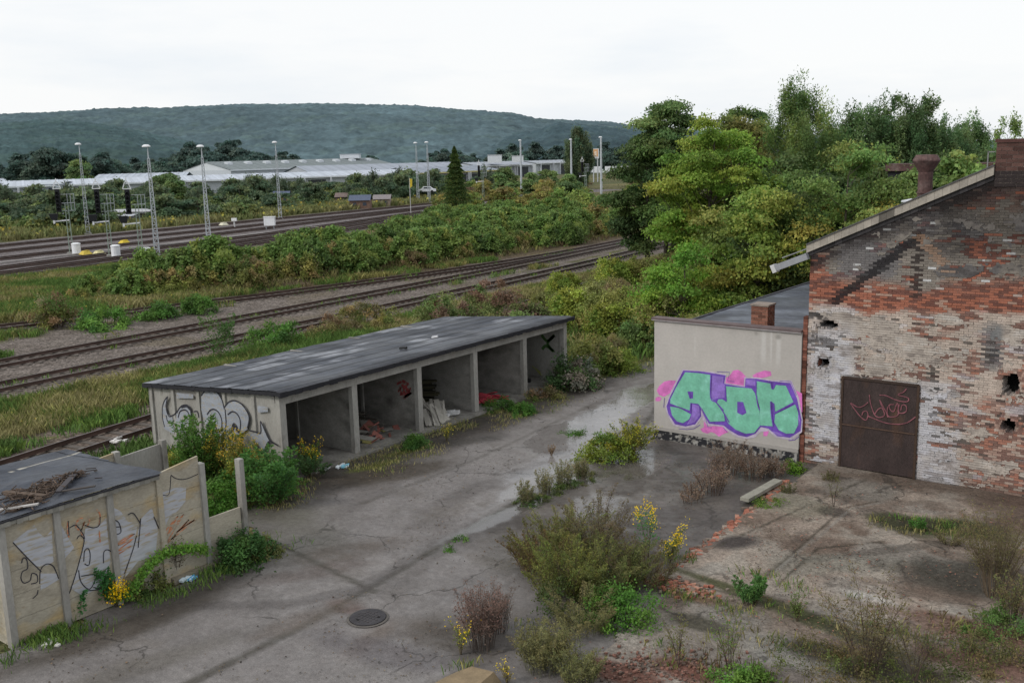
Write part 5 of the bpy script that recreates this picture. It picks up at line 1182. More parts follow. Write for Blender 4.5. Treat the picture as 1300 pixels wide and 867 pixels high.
# graffiti along the shed wall and the panel wall
V1 = lambda l, off=.004: [onX(x / 4.564, 640 + y / 4.564, FX + off) for x, y in l]
def clampy(poly, y0, y1): return [(x, min(max(y, y0), y1), z) for x, y, z in poly]
sv = [([(75,215),(200,120),(225,165),(260,190),(300,150),(310,330),(280,350),(230,360),(200,355),(150,300)], 0), ([(235,400),(330,400),(350,430),(235,500)], 0), ([(335,110),(400,200),(430,250),(335,330)], 1), ([(495,140),(570,130),(615,80),(640,330),(600,470),(540,500),(480,530),(415,490),(440,400),(480,240)], 1), ([(640,20),(700,40),(740,100),(800,110),(770,260),(720,400),(700,470),(655,460),(640,300)], 2), ([(820,80),(880,20),(915,150),(900,300),(800,330),(720,430),(790,200)], 2)]
ss_ = fillpoly('graffiti_silver', [clampy(V1(p), PY[b] + .08, PY[b + 1] - .08) for p, b in sv], MATS['spray_silver_rough'], sh)
V2 = lambda l, off=.004: [onX(180 + x / 4.334, 560 + y / 4.334, FX + off) for x, y in l]
fillpoly('graffiti_silver', [clampy(V2(p), PY[3] + .08, PY[4] - .08) for p in [[(85,290),(150,260),(245,250),(240,330),(200,380),(150,420),(110,480),(90,470)]]], MATS['spray_silver_rough'], pwl)
bk_ = [[(75,220),(150,300),(200,350),(240,390)], [(125,340),(135,310),(155,320),(160,370),(130,390),(122,430),(140,455),(175,440),(185,400),(215,410),(215,450),(180,460)], [(230,460),(235,380),(270,345),(310,360),(340,430)], [(190,545),(215,520),(220,495)], [(395,95),(400,180)], [(405,135),(440,120),(480,170),(490,200)], [(445,200),(460,180),(480,190),(485,230),(440,400),(400,520)],
       [(490,120),(540,135),(575,120),(580,70)], [(485,330),(490,270),(510,255),(522,290),(515,350),(490,345)], [(455,380),(470,450),(520,490),(555,410),(470,415)], [(600,340),(600,280),(620,262),(650,280),(675,330)], [(655,100),(665,90),(690,110),(700,160),(670,170),(660,130)], [(660,130),(700,130)], [(740,60),(770,50),(800,90),(810,110)], [(815,80),(800,250)], [(720,400),(770,260),(790,180)], [(890,70),(920,140)], [(500,500),(580,490),(540,480)]]
ribbons('graffiti_line', [V1(l, .006) for l in bk_], .022, (1, 0, 0), MATS['spray_black'], sh)
ribbons('graffiti_line', [V2(l, .006) for l in [[(75,300),(110,295),(150,290),(160,190)], [(160,185),(190,205),(240,208),(310,180)]]], .02, (1, 0, 0), MATS['spray_black'], pwl)
og = [[(395,100),(390,150),(400,190)], [(450,90),(440,130),(470,150),(490,100),(470,160),(490,190)], [(510,70),(520,100),(500,130)], [(560,30),(580,60),(575,120)], [(670,290),(690,220),(780,170),(680,240),(770,200),(680,270),(760,240),(690,285)], [(840,180),(870,165)], [(575,150),(580,220)], [(440,110),(460,85),(480,80)]]
ribbons('graffiti_orange', [V1(l, .008) for l in og], .03, (1, 0, 0), MATS['spray_orange'], sh)
og2 = [[(125,500),(200,410),(130,530),(230,400),(140,560),(260,430),(160,540),(290,430),(190,500),(300,425)], [(150,490),(180,430)]]
ribbons('graffiti_orange', [V2(l, .008) for l in og2], .03, (1, 0, 0), MATS['spray_orange'], pwl)
a = Acc(); r = np.random.RandomState(44)
for i in range(10):
    x, y = G(170 / 4.564 + 15 + r.uniform(0, 22), 640 + 810 / 4.564 + r.uniform(-4, 4)); a.obox((x, y, .04), (.05, .02, 0), (-.02, .04, 0), (0, 0, .02), (.6, .58, .55))
tag(a.build('litter', MATS['attr'], None, (-19.9, 9.6, 0)), 'white scraps of litter on the ground by the corner of the shed', 'litter')
a = Acc(); x, y = G(150, 563); 
for i in range(8): a.obox((x + r.uniform(-.25, .25), y + r.uniform(-.2, .2), .1 + r.uniform(0, .08)), (.1, .03, .02), (-.03, .09, 0), (0, 0, .03), (.7, .68, .66))
tag(a.build('litter', MATS['attr'], None, (x, y, 0)), 'white plastic bag caught between the rails behind the shed', 'litter')
# ------------------------------------------------------------------ lamp masts and signals
def lattice(a, h, w0, w1, rungs, th, c=(.5,.5,.5), legs=None, z0=0):
    pass
def make_mast(h=11.8, w0=.52, w1=.2, th=.06, rung=.62):
    root = thing('lamp_mast', '', 'lamp mast')
    hs = h - .55
    for sx_ in (-1, 1):
        for sy_ in (-1, 1):
            a = Acc(); a.bar((sx_*w0/2, sy_*w0/2, -.05), (sx_*w1/2, sy_*w1/2, hs - .8), th, th); a.build('leg', MATS['galv'], root)
    a = Acc(); n = int((hs - .8) / rung)
    for i in range(n + 1):
        z = .3 + i * (hs - 1.1) / n; w_ = (w0 + (w1 - w0) * z / (hs - .8)) / 2; z2_ = z + (hs - 1.1) / n; w2 = (w0 + (w1 - w0) * z2_ / (hs - .8)) / 2
        for s in (-1, 1): a.bar((-w_, s*w_, z), (w_, s*w_, z), .06, .06); a.bar((s*w_, -w_, z), (s*w_, w_, z), .06, .06)
        if i < n:
            for s in (-1, 1): a.bar((-w_*(-1)**i, s*w_, z), (w2*(-1)**i, s*w2, z2_), .035, .035)
    a.build('bracing', MATS['galv'], root)
    a = Acc(); a.tube([(0, 0, hs - .85), (0, 0, hs + .1), (.06, -.04, hs + .4)], [.07, .055, .045], 8); a.build('top_tube', MATS['galv'], root)
    a = Acc(); hd(a, hs + .42); lh = a.build('lamp_head', MATS['white'], root)
    a = Acc(); a.box(-.5, .5, -.5, .5, -.1, .12); a.build('foot', MATS['concrete'], root)
    return root
def hd(a, z):
    n = 12
    for (r0, z0_), (r1, z1_) in [((.1, z-.06), (.36, z-.02)), ((.36, z-.02), (.36, z+.08)), ((.36, z+.08), (.2, z+.22)), ((.2, z+.22), (.01, z+.24))]:
        for i in range(n):
            q, q2 = i*2*pi/n, (i+1)*2*pi/n
            a.quads([(r0*1.2*cos(q)-.12, r0*.75*sin(q), z0_), (r0*1.2*cos(q2)-.12, r0*.75*sin(q2), z0_), (r1*1.2*cos(q2)-.12, r1*.75*sin(q2), z1_), (r1*1.2*cos(q)-.12, r1*.75*sin(q), z1_)], (1,1,1))
mast = Kind(make_mast)
gl = 'lattice lamp masts in the rail yard'
for (px, py, pt, lb) in [(200, 327, 184, 'galvanised lattice lamp mast nearest the thicket, right of the signal masts'), (266, 315, 186, 'lattice lamp mast standing alone between signal masts and white box'), (356, 278, 188, 'lattice lamp mast behind the white cabinet at the edge of the yellow weeds'),
      (112, 297, 192, 'lattice lamp mast between the first two signals, at the garden edge'), (531, 256, 180, 'thicker left lamp mast of the pair left of the conifer'), (545, 257, 181, 'slimmer right lamp mast of the pair left of the conifer')]:
    x, y = G(px, py); d = math.hypot(x, y); h = 11.8; 
    o = mast.put(x, y, 0, rnd.uniform(-.2, .2) + .9, (1.0, 1.0, (1 if d < 150 else 1.1)), lb, gl, name='lamp_mast')
def make_pole():
    root = thing('lamp_post', '', 'lamp post')
    a = Acc(); a.tube([(0, 0, 0), (0, 0, 13.2)], [.3, .2], 8); a.build('pole', MATS['galv'], root)
    a = Acc(); hd(a, 13.3); o = a.build('lamp_head', MATS['white'], root); return root
pole = Kind(make_pole)
for (px, d, lb) in [(661, 255, 'lamp post in front of the white roofs, left of the birch'), (725, 262, 'smooth lamp post right in front of the tall far birch'), (763, 235, 'lamp post right beside the orange and white billboard'), (246, 560, 'short distant lamp post above the long grey roof, far left')]:
    x, y = T(px, d); pole.put(x, y, 0, .65, 1 if d < 400 else (.9, .9, .6), lb, 'distant lamp posts', name='lamp_post')

def make_signal():
    root = thing('railway_signal', '', 'railway signal')
    w_ = .2
    for s in (-1, 1): a = Acc(); a.bar((s*w_, 0, 0), (s*w_*.8, 0, 5.9), .09, .12); a.build('mast_leg', MATS['signal_green'], root)
    a = Acc()
    for i in range(11): z = .4 + i*.52; a.bar((-w_*.95, 0, z), (w_*.9*(-1)**i*0 + w_*.9, 0, z + .26*(-1)**i), .05, .05)
    a.build('bracing', MATS['signal_green'], root)
    # upper head in front of an access cage
    hx = -.85
    a = Acc(); a.box(hx - .27, hx + .27, -.12, .12, 5.0, 7.6, m=0); a.box(hx-.3, hx+.3, -.13, .13, 4.9, 5.0)
    sh_ = a.build('signal_head', MATS['black'], root)
    for i in range(5):
        z = 5.35 + i*.46; b = Acc(); b.tube([(hx - .02, -.12, z), (hx - .02, -.5, z - .05)], [.17, .17], 8); b.build('hood', MATS['black'], sh_)
    a = Acc(); a.box(-.5, .9, -.03, .03, 5.9, 5.97); a.box(-.5, -.4, -.4, .4, 4.7, 4.76)
    for x_ in (.15, .5, .88): a.bar((x_, 0, 5.0), (x_, 0, 7.0), .05, .05)
    for z in (5.05, 6.95): a.bar((-.5, 0, z), (.9, 0, z), .05, .05)
    a.build('access_cage', MATS['galv'], root)
    # lower small head on its bracket
    a = Acc(); a.bar((-1.5, 0, 3.85), (.15, 0, 3.95), .12, .14); a.build('bracket', MATS['white'], root)
    a = Acc(); a.hexa([(-1.75,-.2,4.0),(-1.15,-.2,4.0),(-1.15,.2,4.0),(-1.75,.2,4.0),(-2.0,-.2,4.75),(-1.0,-.2,4.75),(-1.0,.2,4.75),(-2.0,.2,4.75)]); lw_ = a.build('lower_signal', MATS['black'], root)
    a = Acc(); a.box(-1.6, -1.4, -.18, .02, 3.6, 3.98); a.build('number_plate', MATS['white'], lw_)
    a = Acc()
    tri = [(hx-.42, 7.62), (hx+.42, 7.62), (hx+.16, 8.35), (hx-.16, 8.35)]
    for (p, q_) in zip(tri, tri[1:] + tri[:1]): a.bar((p[0], -.1, p[1]), (q_[0], -.1, q_[1]), .1, .1)
    a.bar((hx, -.1, 8.3), (hx, -.1, 8.8), .12, .12); a.build('top_sign', MATS['white'], root)
    a = Acc(); a.box(-.45, .45, -.45, .45, -.05, .15); a.build('foot', MATS['concrete'], root)
    return root
sg = Kind(make_signal); gs_ = 'colour light signals in the rail yard'
def make_cab():
    root = thing('equipment_cabinet', '', 'cabinet')
    a = Acc(); lathe(a, 0, 0, [(.5, 0), (.5, 1.15)], 14, (.6,.62,.63)); a.build('body', MATS['white'], root)
    a = Acc(); lathe(a, 0, 0, [(.55, 1.152), (.55, 1.24), (.3, 1.34), (.01, 1.36)], 14, (.6,.62,.63)); a.build('lid', MATS['white'], root); return root
cab = Kind(make_cab); gc = 'white round cabinets at the signal feet'
for i, (px, py, n1) in enumerate([(91, 322, 'leftmost'), (141, 325, 'middle'), (180, 329, 'third and rightmost')]):
    x, y = G(px, py); sg.put(x, y, 0, 1.0, .97, f'{n1} of the three black railway signals in the far rail yard', gs_, name='railway_signal')
    x, y = G(px + 6.5, py + .5); cab.put(x, y, 0, 0, .95, f'white round cabinet at the foot of the {n1} signal mast of the three', gc, name='equipment_cabinet')
for px, d, lb in [(612, 232, 'railway signal right of the dark conifer'), (743, 262, 'railway signal with white triangle frame right of the far birch')]:
    x, y = T(px, d); sg.put(x, y, -.2, .7, 1.02, lb, gs_, name='railway_signal')
# white relay box on legs, yellow markers, small posts
x, y = G(343, 291); t = thing('relay_box', 'white metal relay box on two legs between the far tracks', 'relay box', (x, y, 0))
a = Acc(); a.obox((x, y, 1.15), (.62, .47, 0), (-.2, .27, 0), (0, 0, .62)); a.build('housing', MATS['white'], t); a = Acc(); a.obox((x, y, 1.8), (.7, .52, 0), (-.24, .31, 0), (0, 0, .04)); a.build('lid', MATS['white'], t)
for s in (-1, 1): a = Acc(); a.bar((x + s*.45, y + s*.34, 0), (x + s*.45, y + s*.34, .55), .09, .09); a.build('leg', MATS['galv'], t)
for (px, py, c_, lb) in [(109, 323, (.55, .42, .08), 'yellow point motor cover between the first two signals'), (126, 323, (.6, .55, .3), 'pale yellow point motor cover left of the middle signal'), (158, 309, (.6, .45, .05), 'yellow point motor cover behind the third signal'), (284, 286, (.6, .58, .45), 'pale cover lying between tracks right of the lone mast')]:
    x, y = G(px, py); a = Acc(); a.hexa([(x-.7,y-.5,0),(x+.5,y-.6,0),(x+.7,y+.5,0),(x-.5,y+.6,0),(x-.35,y-.25,.4),(x+.3,y-.3,.42),(x+.35,y+.25,.42),(x-.3,y+.3,.4)], c_); a.obox((x+.1, y+.1, .44), (.2,.1,0), (-.1,.2,0), (0,0,.03), np.array(c_)*.7); tag(a.build('point_motor', MATS['attr'], None, (x, y, 0)), lb, 'point motor')
x, y = G(298, 289); a = Acc(); a.bar((x, y, 0), (x, y, 1.1), .18, .18, (.5,.5,.5)); a.obox((x, y, 1.2), (.35,.2,0), (-.1,.15,0), (0,0,.22), (.7,.72,.72)); tag(a.build('track_marker', MATS['attr'], None, (x, y, 0)), 'short white track marker left of the relay box', 'track marker')
# cable ducts: pale lines between far tracks
for (p0, p1, lb) in [((0, 334), (330, 297), 'pale concrete cable duct running between the far tracks'), ((330, 297), (410, 288), 'pale cable duct end beside the relay box')]:
    A, B = G(*p0), G(*p1); a = Acc(); n = 30
    for i in range(n):
        u = np.array([*A, .04]) + (np.array([*B, .04]) - np.array([*A, .04])) * i / n; v = np.array([*A, .04]) + (np.array([*B, .04]) - np.array([*A, .04])) * (i + .985) / n
        a.bar(u, v, .55, .14, np.array([.3, .28, .27]) * rnd.uniform(.85, 1.1))
    tag(a.build('cable_duct', MATS['attr'], None, (A[0], A[1], 0)), lb, 'cable duct')

# ------------------------------------------------------------------ far halls, gardens, vehicles
def hall(name, label, pxs, deps, ze, zrg, zdepth, cw, cr_, doors=0, wmat='attr', fascia=None, ribs=0, lights=0, gable=None):
    """long hall whose front eave runs between two surveyed ends"""
    A = np.array([*T(pxs[0], deps[0]), 0]); B = np.array([*T(pxs[1], deps[1]), 0]); L_ = np.linalg.norm(B - A); u = (B - A) / L_; v = np.array([-u[1], u[0], 0])
    if v @ np.array([-.6, .78, 0]) < 0: v = -v
    t = thing(name, label, 'hall', tuple(A))
    W_ = zdepth
    def pt(s, w_, z): return A + u * s + v * w_ + [0, 0, z]
    a = Acc(); a.hexa([pt(0,0,-.5), pt(L_,0,-.5), pt(L_,W_,-.5), pt(0,W_,-.5), pt(0,0,ze), pt(L_,0,ze), pt(L_,W_,ze), pt(0,W_,ze)], cw)
    a.hexa([pt(0,.3,ze), pt(.5,.3,ze), pt(.5,W_,ze), pt(0,W_,ze), pt(0,W_*.49,zrg-.3), pt(.5,W_*.49,zrg-.3), pt(.5,W_*.51,zrg-.3), pt(0,W_*.51,zrg-.3)], gable or cw)
    wl = a.build('wall', MATS[wmat], t)
    a = Acc(); 
    a.quads([pt(-.6,-1,ze+.05), pt(L_+.6,-1,ze+.05), pt(L_+.6,W_/2,zrg), pt(-.6,W_/2,zrg)], cr_); a.quads([pt(-.6,W_/2,zrg), pt(L_+.6,W_/2,zrg), pt(L_+.6,W_+1,ze+.05), pt(-.6,W_+1,ze+.05)], cr_)
    if ribs:
        for i in range(ribs):
            s = L_ * (i + .5) / ribs; k = 1.1 if i % 2 else .9
            a.quads([pt(s-.4,-1,ze+.12), pt(s+.4,-1,ze+.12), pt(s+.4,W_/2,zrg+.07), pt(s-.4,W_/2,zrg+.07)], np.array(cr_) * k)
    rf = a.build('roof', MATS['attr'], t)
    for i in range(lights):
        s = L_ * (i + .7) / (lights + .4); a = Acc(); a.hexa([pt(s-1.4,W_*.28,ze+(zrg-ze)*.56), pt(s+1.4,W_*.28,ze+(zrg-ze)*.56), pt(s+1.4,W_*.36,ze+(zrg-ze)*.7), pt(s-1.4,W_*.36,ze+(zrg-ze)*.7), pt(s-1.3,W_*.29,ze+(zrg-ze)*.58+1), pt(s+1.3,W_*.29,ze+(zrg-ze)*.58+1), pt(s+1.3,W_*.35,ze+(zrg-ze)*.7+.9), pt(s-1.3,W_*.35,ze+(zrg-ze)*.7+.9)], (.5,.53,.56)); a.build('roof_light', MATS['attr'], rf)
    a = Acc(); a.hexa([pt(-.7,-1.15,ze-.35), pt(L_+.7,-1.15,ze-.35), pt(L_+.7,-1,ze-.35), pt(-.7,-1,ze-.35), pt(-.7,-1.15,ze+.12), pt(L_+.7,-1.15,ze+.12), pt(L_+.7,-1,ze+.12), pt(-.7,-1,ze+.12)], fascia or (.68,.71,.75)); a.build('fascia', MATS['attr'], t)
    for i in range(doors):
        s = L_ * (i + .5) / doors; a = Acc(); a.hexa([pt(s-3,-.06,-.4), pt(s+3,-.06,-.4), pt(s+3,.0,-.4), pt(s-3,.0,-.4), pt(s-3,-.06,ze-1), pt(s+3,-.06,ze-1), pt(s+3,.0,ze-1), pt(s-3,.0,ze-1)], (.05,.055,.06)); a.build('gate', MATS['attr'], wl)
        for s2 in (-4.5, 4.5): b = Acc(); b.bar(pt(s+s2,-1,-.5), pt(s+s2,-1,ze-.3), .5, .5, (.5,.52,.55)); b.build('post', MATS['attr'], t)
    return t
hall('industrial_hall', 'very long low hall with white eaves and pale grey roof behind the gardens', (-60, 528), (285, 345), 4.1, 5.6, 24, (.42,.45,.48), (.46,.5,.56), 6, ribs=60)
hall('industrial_hall', 'taller hall with grey green roof, rooflights and white gable', (292, 500), (400, 470), 6.3, 9.8, 34, (.5,.53,.57), (.2,.23,.235), 0, ribs=40, lights=9, gable=(.6,.63,.66))
hall('industrial_hall', 'wide grey roofed hall to the right of the greenish roof', (395, 600), (372, 400), 4.6, 7.3, 46, (.4,.42,.46), (.31,.34,.39), 6, ribs=30)
hall('industrial_hall', 'long hall with yellow and brown striped fascia behind the conifer', (530, 632), (352, 380), 4.0, 6.0, 24, (.32,.33,.36), (.27,.3,.35), 5, ribs=14, fascia=(.5,.44,.2))
hall('industrial_hall', 'white roofed hall with a box on top, left of the birch', (606, 675), (420, 440), 5.2, 6.8, 20, (.42,.45,.49), (.38,.41,.46), 3, ribs=14)
hall('industrial_hall', 'small white hall half hidden behind the birch', (680, 728), (455, 475), 5.5, 6.6, 16, (.45,.48,.5), (.38,.41,.45), 2, ribs=8)
hall('industrial_hall', 'pale flat hall at the far left behind dark trees', (-40, 75), (345, 350), 4.5, 5.8, 20, (.42,.46,.52), (.42,.46,.52), 3, ribs=10)
hall('industrial_hall', 'white flat roofed hall left of the first lamp masts', (118, 232), (345, 350), 4.8, 6.4, 20, (.42,.46,.52), (.4,.44,.5), 3, ribs=14)
for (px, d, z, w_, h_, lb) in [(628, 425, 6.4, 6, 3.2, 'white plant room box on top of the white roof'), (445, 470, 9.8, 9, 1.8, 'small roof house on the greenish hall roof'), (657, 430, 6.4, 5, 2.6, 'rounded white tank on the white hall roof')]:
    x, y = T(px, d); a = Acc(); a.obox((x, y, z + h_/2), (w_/2*.8, w_/2*.6, 0), (-1.8, 2.4, 0), (0,0,h_/2), (.6,.63,.67)); a.obox((x, y, z + h_ + .1), (w_/2*.85, w_/2*.64, 0), (-1.9, 2.5, 0), (0,0,.12), (.4,.42,.45)); tag(a.build('roof_house', MATS['attr'], None, (x, y, z)), lb, 'roof structure')
def cottage(px, d, w_, h_, cw, crf, lb, pitch=.25):
    x, y = T(px, d); t = thing('garden_hut', lb, 'garden hut', (x, y, 0)); u = np.array([.8, .6, 0]); v = np.array([-.6, .8, 0]); c = np.array([x, y, 0])
    a = Acc(); a.obox(c + [0,0,h_/2], u*w_/2, v*w_*.4, (0,0,h_/2), cw); wl = a.build('wall', MATS['attr'], t)
    a = Acc(); rr = h_ + w_*pitch
    e0 = c - u*(w_/2+.2); e1 = c + u*(w_/2+.2); f = v*(w_*.4+.3)
    a.quads([e0-f+[0,0,h_-.05], e1-f+[0,0,h_-.05], e1+[0,0,rr], e0+[0,0,rr]], crf); a.quads([e0+[0,0,rr], e1+[0,0,rr], e1+f+[0,0,h_-.05], e0+f+[0,0,h_-.05]], crf)
    a.quads([e0*1-f*.9+[0,0,h_-.04], e0+f*.9+[0,0,h_-.04], e0+[0,0,rr-.05], e0+[0,0,rr-.05]], cw); a.build('roof', MATS['attr'], t)
    for s in (-.25, .25): b = Acc(); b.obox(c + u*w_*s - v*(w_*.4+.03) + [0,0,h_*.55], u*w_*.09, v*.03, (0,0,h_*.18), (.05,.06,.08)); b.build('window', MATS['attr'], wl)
for a_ in [(455, 196, 4.0, 1.7, (.16,.1,.075), (.09,.11,.16), 'garden hut with blue grey roof and reddish wall in the allotments'), (483, 204, 3.4, 1.5, (.25,.2,.16), (.22,.2,.2), 'brown garden hut with flat pitch right of the blue roofed hut'), (434, 218, 3.4, 1.6, (.16,.12,.1), (.17,.13,.12), 'small hut with pinkish roof left of the blue roofed hut'), (355, 225, 3.6, 2.0, (.28,.14,.09), (.09,.11,.17), 'orange walled hut with blue roof near the lattice lamp mast'),
           (135, 168, 9, 1.3, (.2,.2,.2), (.42,.44,.47), 'low pale roofed shelter left of the third signal', .02), (185, 178, 13, 1.6, (.15,.13,.12), (.4,.41,.43), 'long pale roofed open shelter between signal mast and lamp mast', .02), (215, 192, 5, 1.4, (.16,.13,.12), (.2,.19,.19), 'dark garden hut behind the pale shelter'), (60, 300, 12, 4.5, (.4,.44,.5), (.42,.46,.5), 'white house with dark windows behind the leftmost signal', .05), (8, 300, 10, 3, (.5,.4,.32), (.55,.45,.38), 'beige low house at the left edge of the view', .08)]: cottage(*a_)
def vehicle(px, d, kind, lb, z=0):
    x, y = T(px, d); L_, W_, H_ = (4.3, 1.8, 1.45) if kind == 'car' else (6.2, 2.2, 2.9); t = thing('parked_' + kind, lb, kind, (x, y, z)); u = np.array([.8, .6, 0]); v = np.array([-.6, .8, 0]); c = np.array([x, y, z])
    def pr(s, w_, zz): return c + u*s + v*w_ + [0,0,zz]
    wc = (.68,.7,.73)
    if kind == 'car': prof = [(-L_/2,.35),(-L_/2,.8),(-L_*.3,.95),(-L_*.18,H_),(L_*.2,H_),(L_*.34,.95),(L_/2,.85),(L_/2,.35)]
    else: prof = [(-L_/2,.4),(-L_/2,H_),(L_*.28,H_),(L_*.38,H_*.62),(L_/2,H_*.45),(L_/2,.4)]
    a = Acc(); P0 = [pr(s,-W_/2,zz) for s,zz in prof]; P1 = [pr(s,W_/2,zz) for s,zz in prof]
    a.poly(P0, wc); a.poly(P1, wc)
    for i in range(len(prof)): j = (i+1) % len(prof); a.quads([P0[i],P0[j],P1[j],P1[i]], wc)
    b_ = a.build('body', MATS['attr'], t)
    for s in (-.3, .3):
        for w_ in (-1, 1): a = Acc(); a.tube([pr(L_*s, w_*(W_/2-.1), .33), pr(L_*s, w_*(W_/2+.03), .33)], [.33,.33], 10, (.02,.02,.02), cap=True); a.build('wheel', MATS['attr'], t)
    a = Acc(); a.quads([pr(-L_*.15 if kind=='car' else L_*.2, -W_/2-.01, 1.0 if kind=='car' else 1.6), pr(L_*.28 if kind=='car' else L_*.36, -W_/2-.01, 1.0 if kind=='car' else 1.6), pr(L_*.18 if kind=='car' else L_*.3, -W_/2-.01, H_-.1 if kind=='car' else 2.3), pr(-L_*.14 if kind=='car' else L_*.2, -W_/2-.01, H_-.1 if kind=='car' else 2.3)], (.04,.05,.06)); a.build('window', MATS['attr'], b_)
vehicle(540, 230, 'car', 'white car parked right behind the paired lamp masts', 1.5)
vehicle(757, 400, 'van', 'white van just left of the post of the orange and white billboard', 1.2); vehicle(778, 396, 'van', 'boxy white van right of the last far lamp post', 1.2); vehicle(797, 392, 'van', 'white van glimpsed beside the big dark tree', 1.2)
x, y = T(756, 330); t = thing('billboard', 'orange and white billboard on posts above the far trees, left of the last lamp post', 'billboard', (x, y, 0)); u = np.array([.8, .6, 0]); v = np.array([-.6, .8, 0]); c = np.array([x, y, 0])
a = Acc(); a.obox(c + [0,0,9.4], u*1.15, v*.12, (0,0,1.65), (.6,.6,.63)); pn = a.build('panel', MATS['attr'], t)
a = Acc(); a.obox(c + [0,0,9.6] - v*.14, u*.8, v*.01, (0,0,1.2), (.7,.4,.2)); a.obox(c + [0,0,9.3] - v*.17, u*.35, v*.01, (0,0,.8), (.75,.62,.5)); a.build('orange_field', MATS['attr'], pn)
for s in (-.7, .7): a = Acc(); a.bar(c + u*s, c + u*s + [0,0,7.8], .3, .3, (.4,.42,.44)); a.build('post', MATS['attr'], t)
x, y = T(518.5, 172); t = thing('flag_pole', 'thin pole with a yellow flag left of the paired lamp masts', 'flag pole', (x, y, 0)); a = Acc(); a.tube([(x,y,0),(x,y,6.3)], [.06,.05], 6, (.5,.5,.5)); a.build('pole', MATS['attr'], t)
a = Acc(); a.quads([(x+.05,y,6.2),(x+.4,y+.27,6.1),(x+.35,y+.24,4.9),(x+.05,y,4.5)], (.55,.42,.04)); a.build('flag', MATS['attr'], t)
# ------------------------------------------------------------------ hills, distance haze mixed into their colours
def hill(name, prof, D0, D1, colr, seed, bump, px0, px1, step):
    px = np.arange(px0, px1, step); nv = 90; py = np.interp(px, [p[0] for p in prof], [p[1] for p in prof])
    yh = 195.5 - .025 * (px - 650); zt = 10 + (yh - py) * D1 / FPX
    v = np.concatenate([np.linspace(0, 1, nv), [1.03, 1.1, 1.3]])
    rx_ = (px - 650)[None, :] * np.ones((len(v), 1)); ry_ = (433.5 - yh)[None, :] * np.ones((len(v), 1))
    D = D0 + (D1 - D0) * v[:, None] ** 1.15 + 0 * rx_
    X = (rx_ * XC[0] + ry_ * XC[1] + FPX * XC[2]) * D / FPX; Y = (rx_ * YC[0] + ry_ * YC[1] + FPX * YC[2]) * D / FPX
    prf = np.where(v < 1, np.sin(np.clip(v, 0, 1) * pi / 2) ** 1.25, 1 - (v - 1) * 1.5)[:, None]
    r = np.random.RandomState(seed)
    big = (fbm(X, Y, (D1 - D0) * .32, 4, seed) - .5)
    Z = zt[None, :] * prf * (1 + big * .5 * np.sin(np.clip(v, 0, 1) * pi)[:, None])
    can = np.abs(vnoise(X / 13, Y / 13, seed + 1) - .5) * 2; can2 = vnoise(X / 6, Y / 6, seed + 2)
    Z = Z + (np.sqrt(1 - can * .9) * .6 + can2 * .4 - .8) * bump + r.uniform(-.08, .08, Z.shape) * bump - np.where(v[:, None] == 0, 6, 0)
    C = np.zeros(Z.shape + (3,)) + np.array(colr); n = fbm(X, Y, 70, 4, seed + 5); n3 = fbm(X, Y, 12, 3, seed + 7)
    n8 = fbm(X, Y, 260, 3, seed + 15); C = C * (.72 + .5 * n)[..., None]; C = C * (.85 + .3 * n3)[..., None]; C = C * (.7 + .6 * n8)[..., None]; C = mixc(C, ss(fbm(X, Y, 34, 3, seed + 9), .55, .7) * .4, np.array(colr) * [1.25, 1.22, .95]); C = mixc(C, ss(fbm(X, Y, 28, 3, seed + 12), .6, .75) * .5, np.array(colr) * .62)  # broad light and shade of slopes and valleys put into the colour
    C = mixc(C, np.clip(v, 0, 1)[:, None] * .35 * np.ones_like(X), np.array(colr) * 1.25 + [.01, .012, .02])  # painted haze, paler and bluer toward the ridge
    nx, ny = len(px), len(v); i = (np.arange(ny-1)[:, None] * nx + np.arange(nx-1)[None, :]).ravel(); F = np.stack([i, i+1, i+1+nx, i+nx], -1)
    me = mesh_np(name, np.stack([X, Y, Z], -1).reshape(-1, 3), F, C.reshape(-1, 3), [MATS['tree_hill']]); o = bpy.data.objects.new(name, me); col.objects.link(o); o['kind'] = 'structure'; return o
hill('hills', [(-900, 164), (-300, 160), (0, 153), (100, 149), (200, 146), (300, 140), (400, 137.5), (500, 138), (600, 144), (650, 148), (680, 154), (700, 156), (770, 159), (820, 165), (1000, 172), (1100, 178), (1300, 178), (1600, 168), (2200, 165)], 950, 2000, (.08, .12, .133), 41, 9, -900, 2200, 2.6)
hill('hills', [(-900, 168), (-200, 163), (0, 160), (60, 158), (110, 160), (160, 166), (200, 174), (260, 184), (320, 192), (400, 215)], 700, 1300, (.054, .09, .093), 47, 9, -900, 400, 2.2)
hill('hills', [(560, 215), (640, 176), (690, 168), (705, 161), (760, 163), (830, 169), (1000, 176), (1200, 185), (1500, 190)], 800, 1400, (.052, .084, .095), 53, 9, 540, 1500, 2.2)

# ------------------------------------------------------------------ vegetation palettes (reflectance; far ones with haze mixed in)
PB = [(.12, .2, .032), (.15, .235, .038), (.1, .17, .03), (.17, .22, .04)]
PM = [(.075, .125, .038), (.09, .145, .042), (.06, .1, .033)]
PD = [(.05, .09, .028), (.07, .12, .032), (.042, .075, .027)]
PW = [(.07, .125, .045), (.09, .15, .06), (.055, .1, .04)]
PBI = [(.1, .165, .048), (.125, .19, .055), (.08, .135, .042)]
PF = [(.065, .105, .06), (.08, .125, .06), (.05, .085, .05), (.09, .14, .055)]
PH = [(.05, .085, .072), (.06, .1, .08), (.045, .075, .065)]
PO = [(.16, .165, .05), (.14, .17, .042), (.17, .145, .06), (.11, .14, .038)]
PR = [(.15, .11, .06), (.13, .12, .05), (.12, .14, .04), (.19, .15, .085)]
PS = [(.1, .155, .04), (.115, .175, .045), (.075, .12, .032), (.14, .18, .045)]
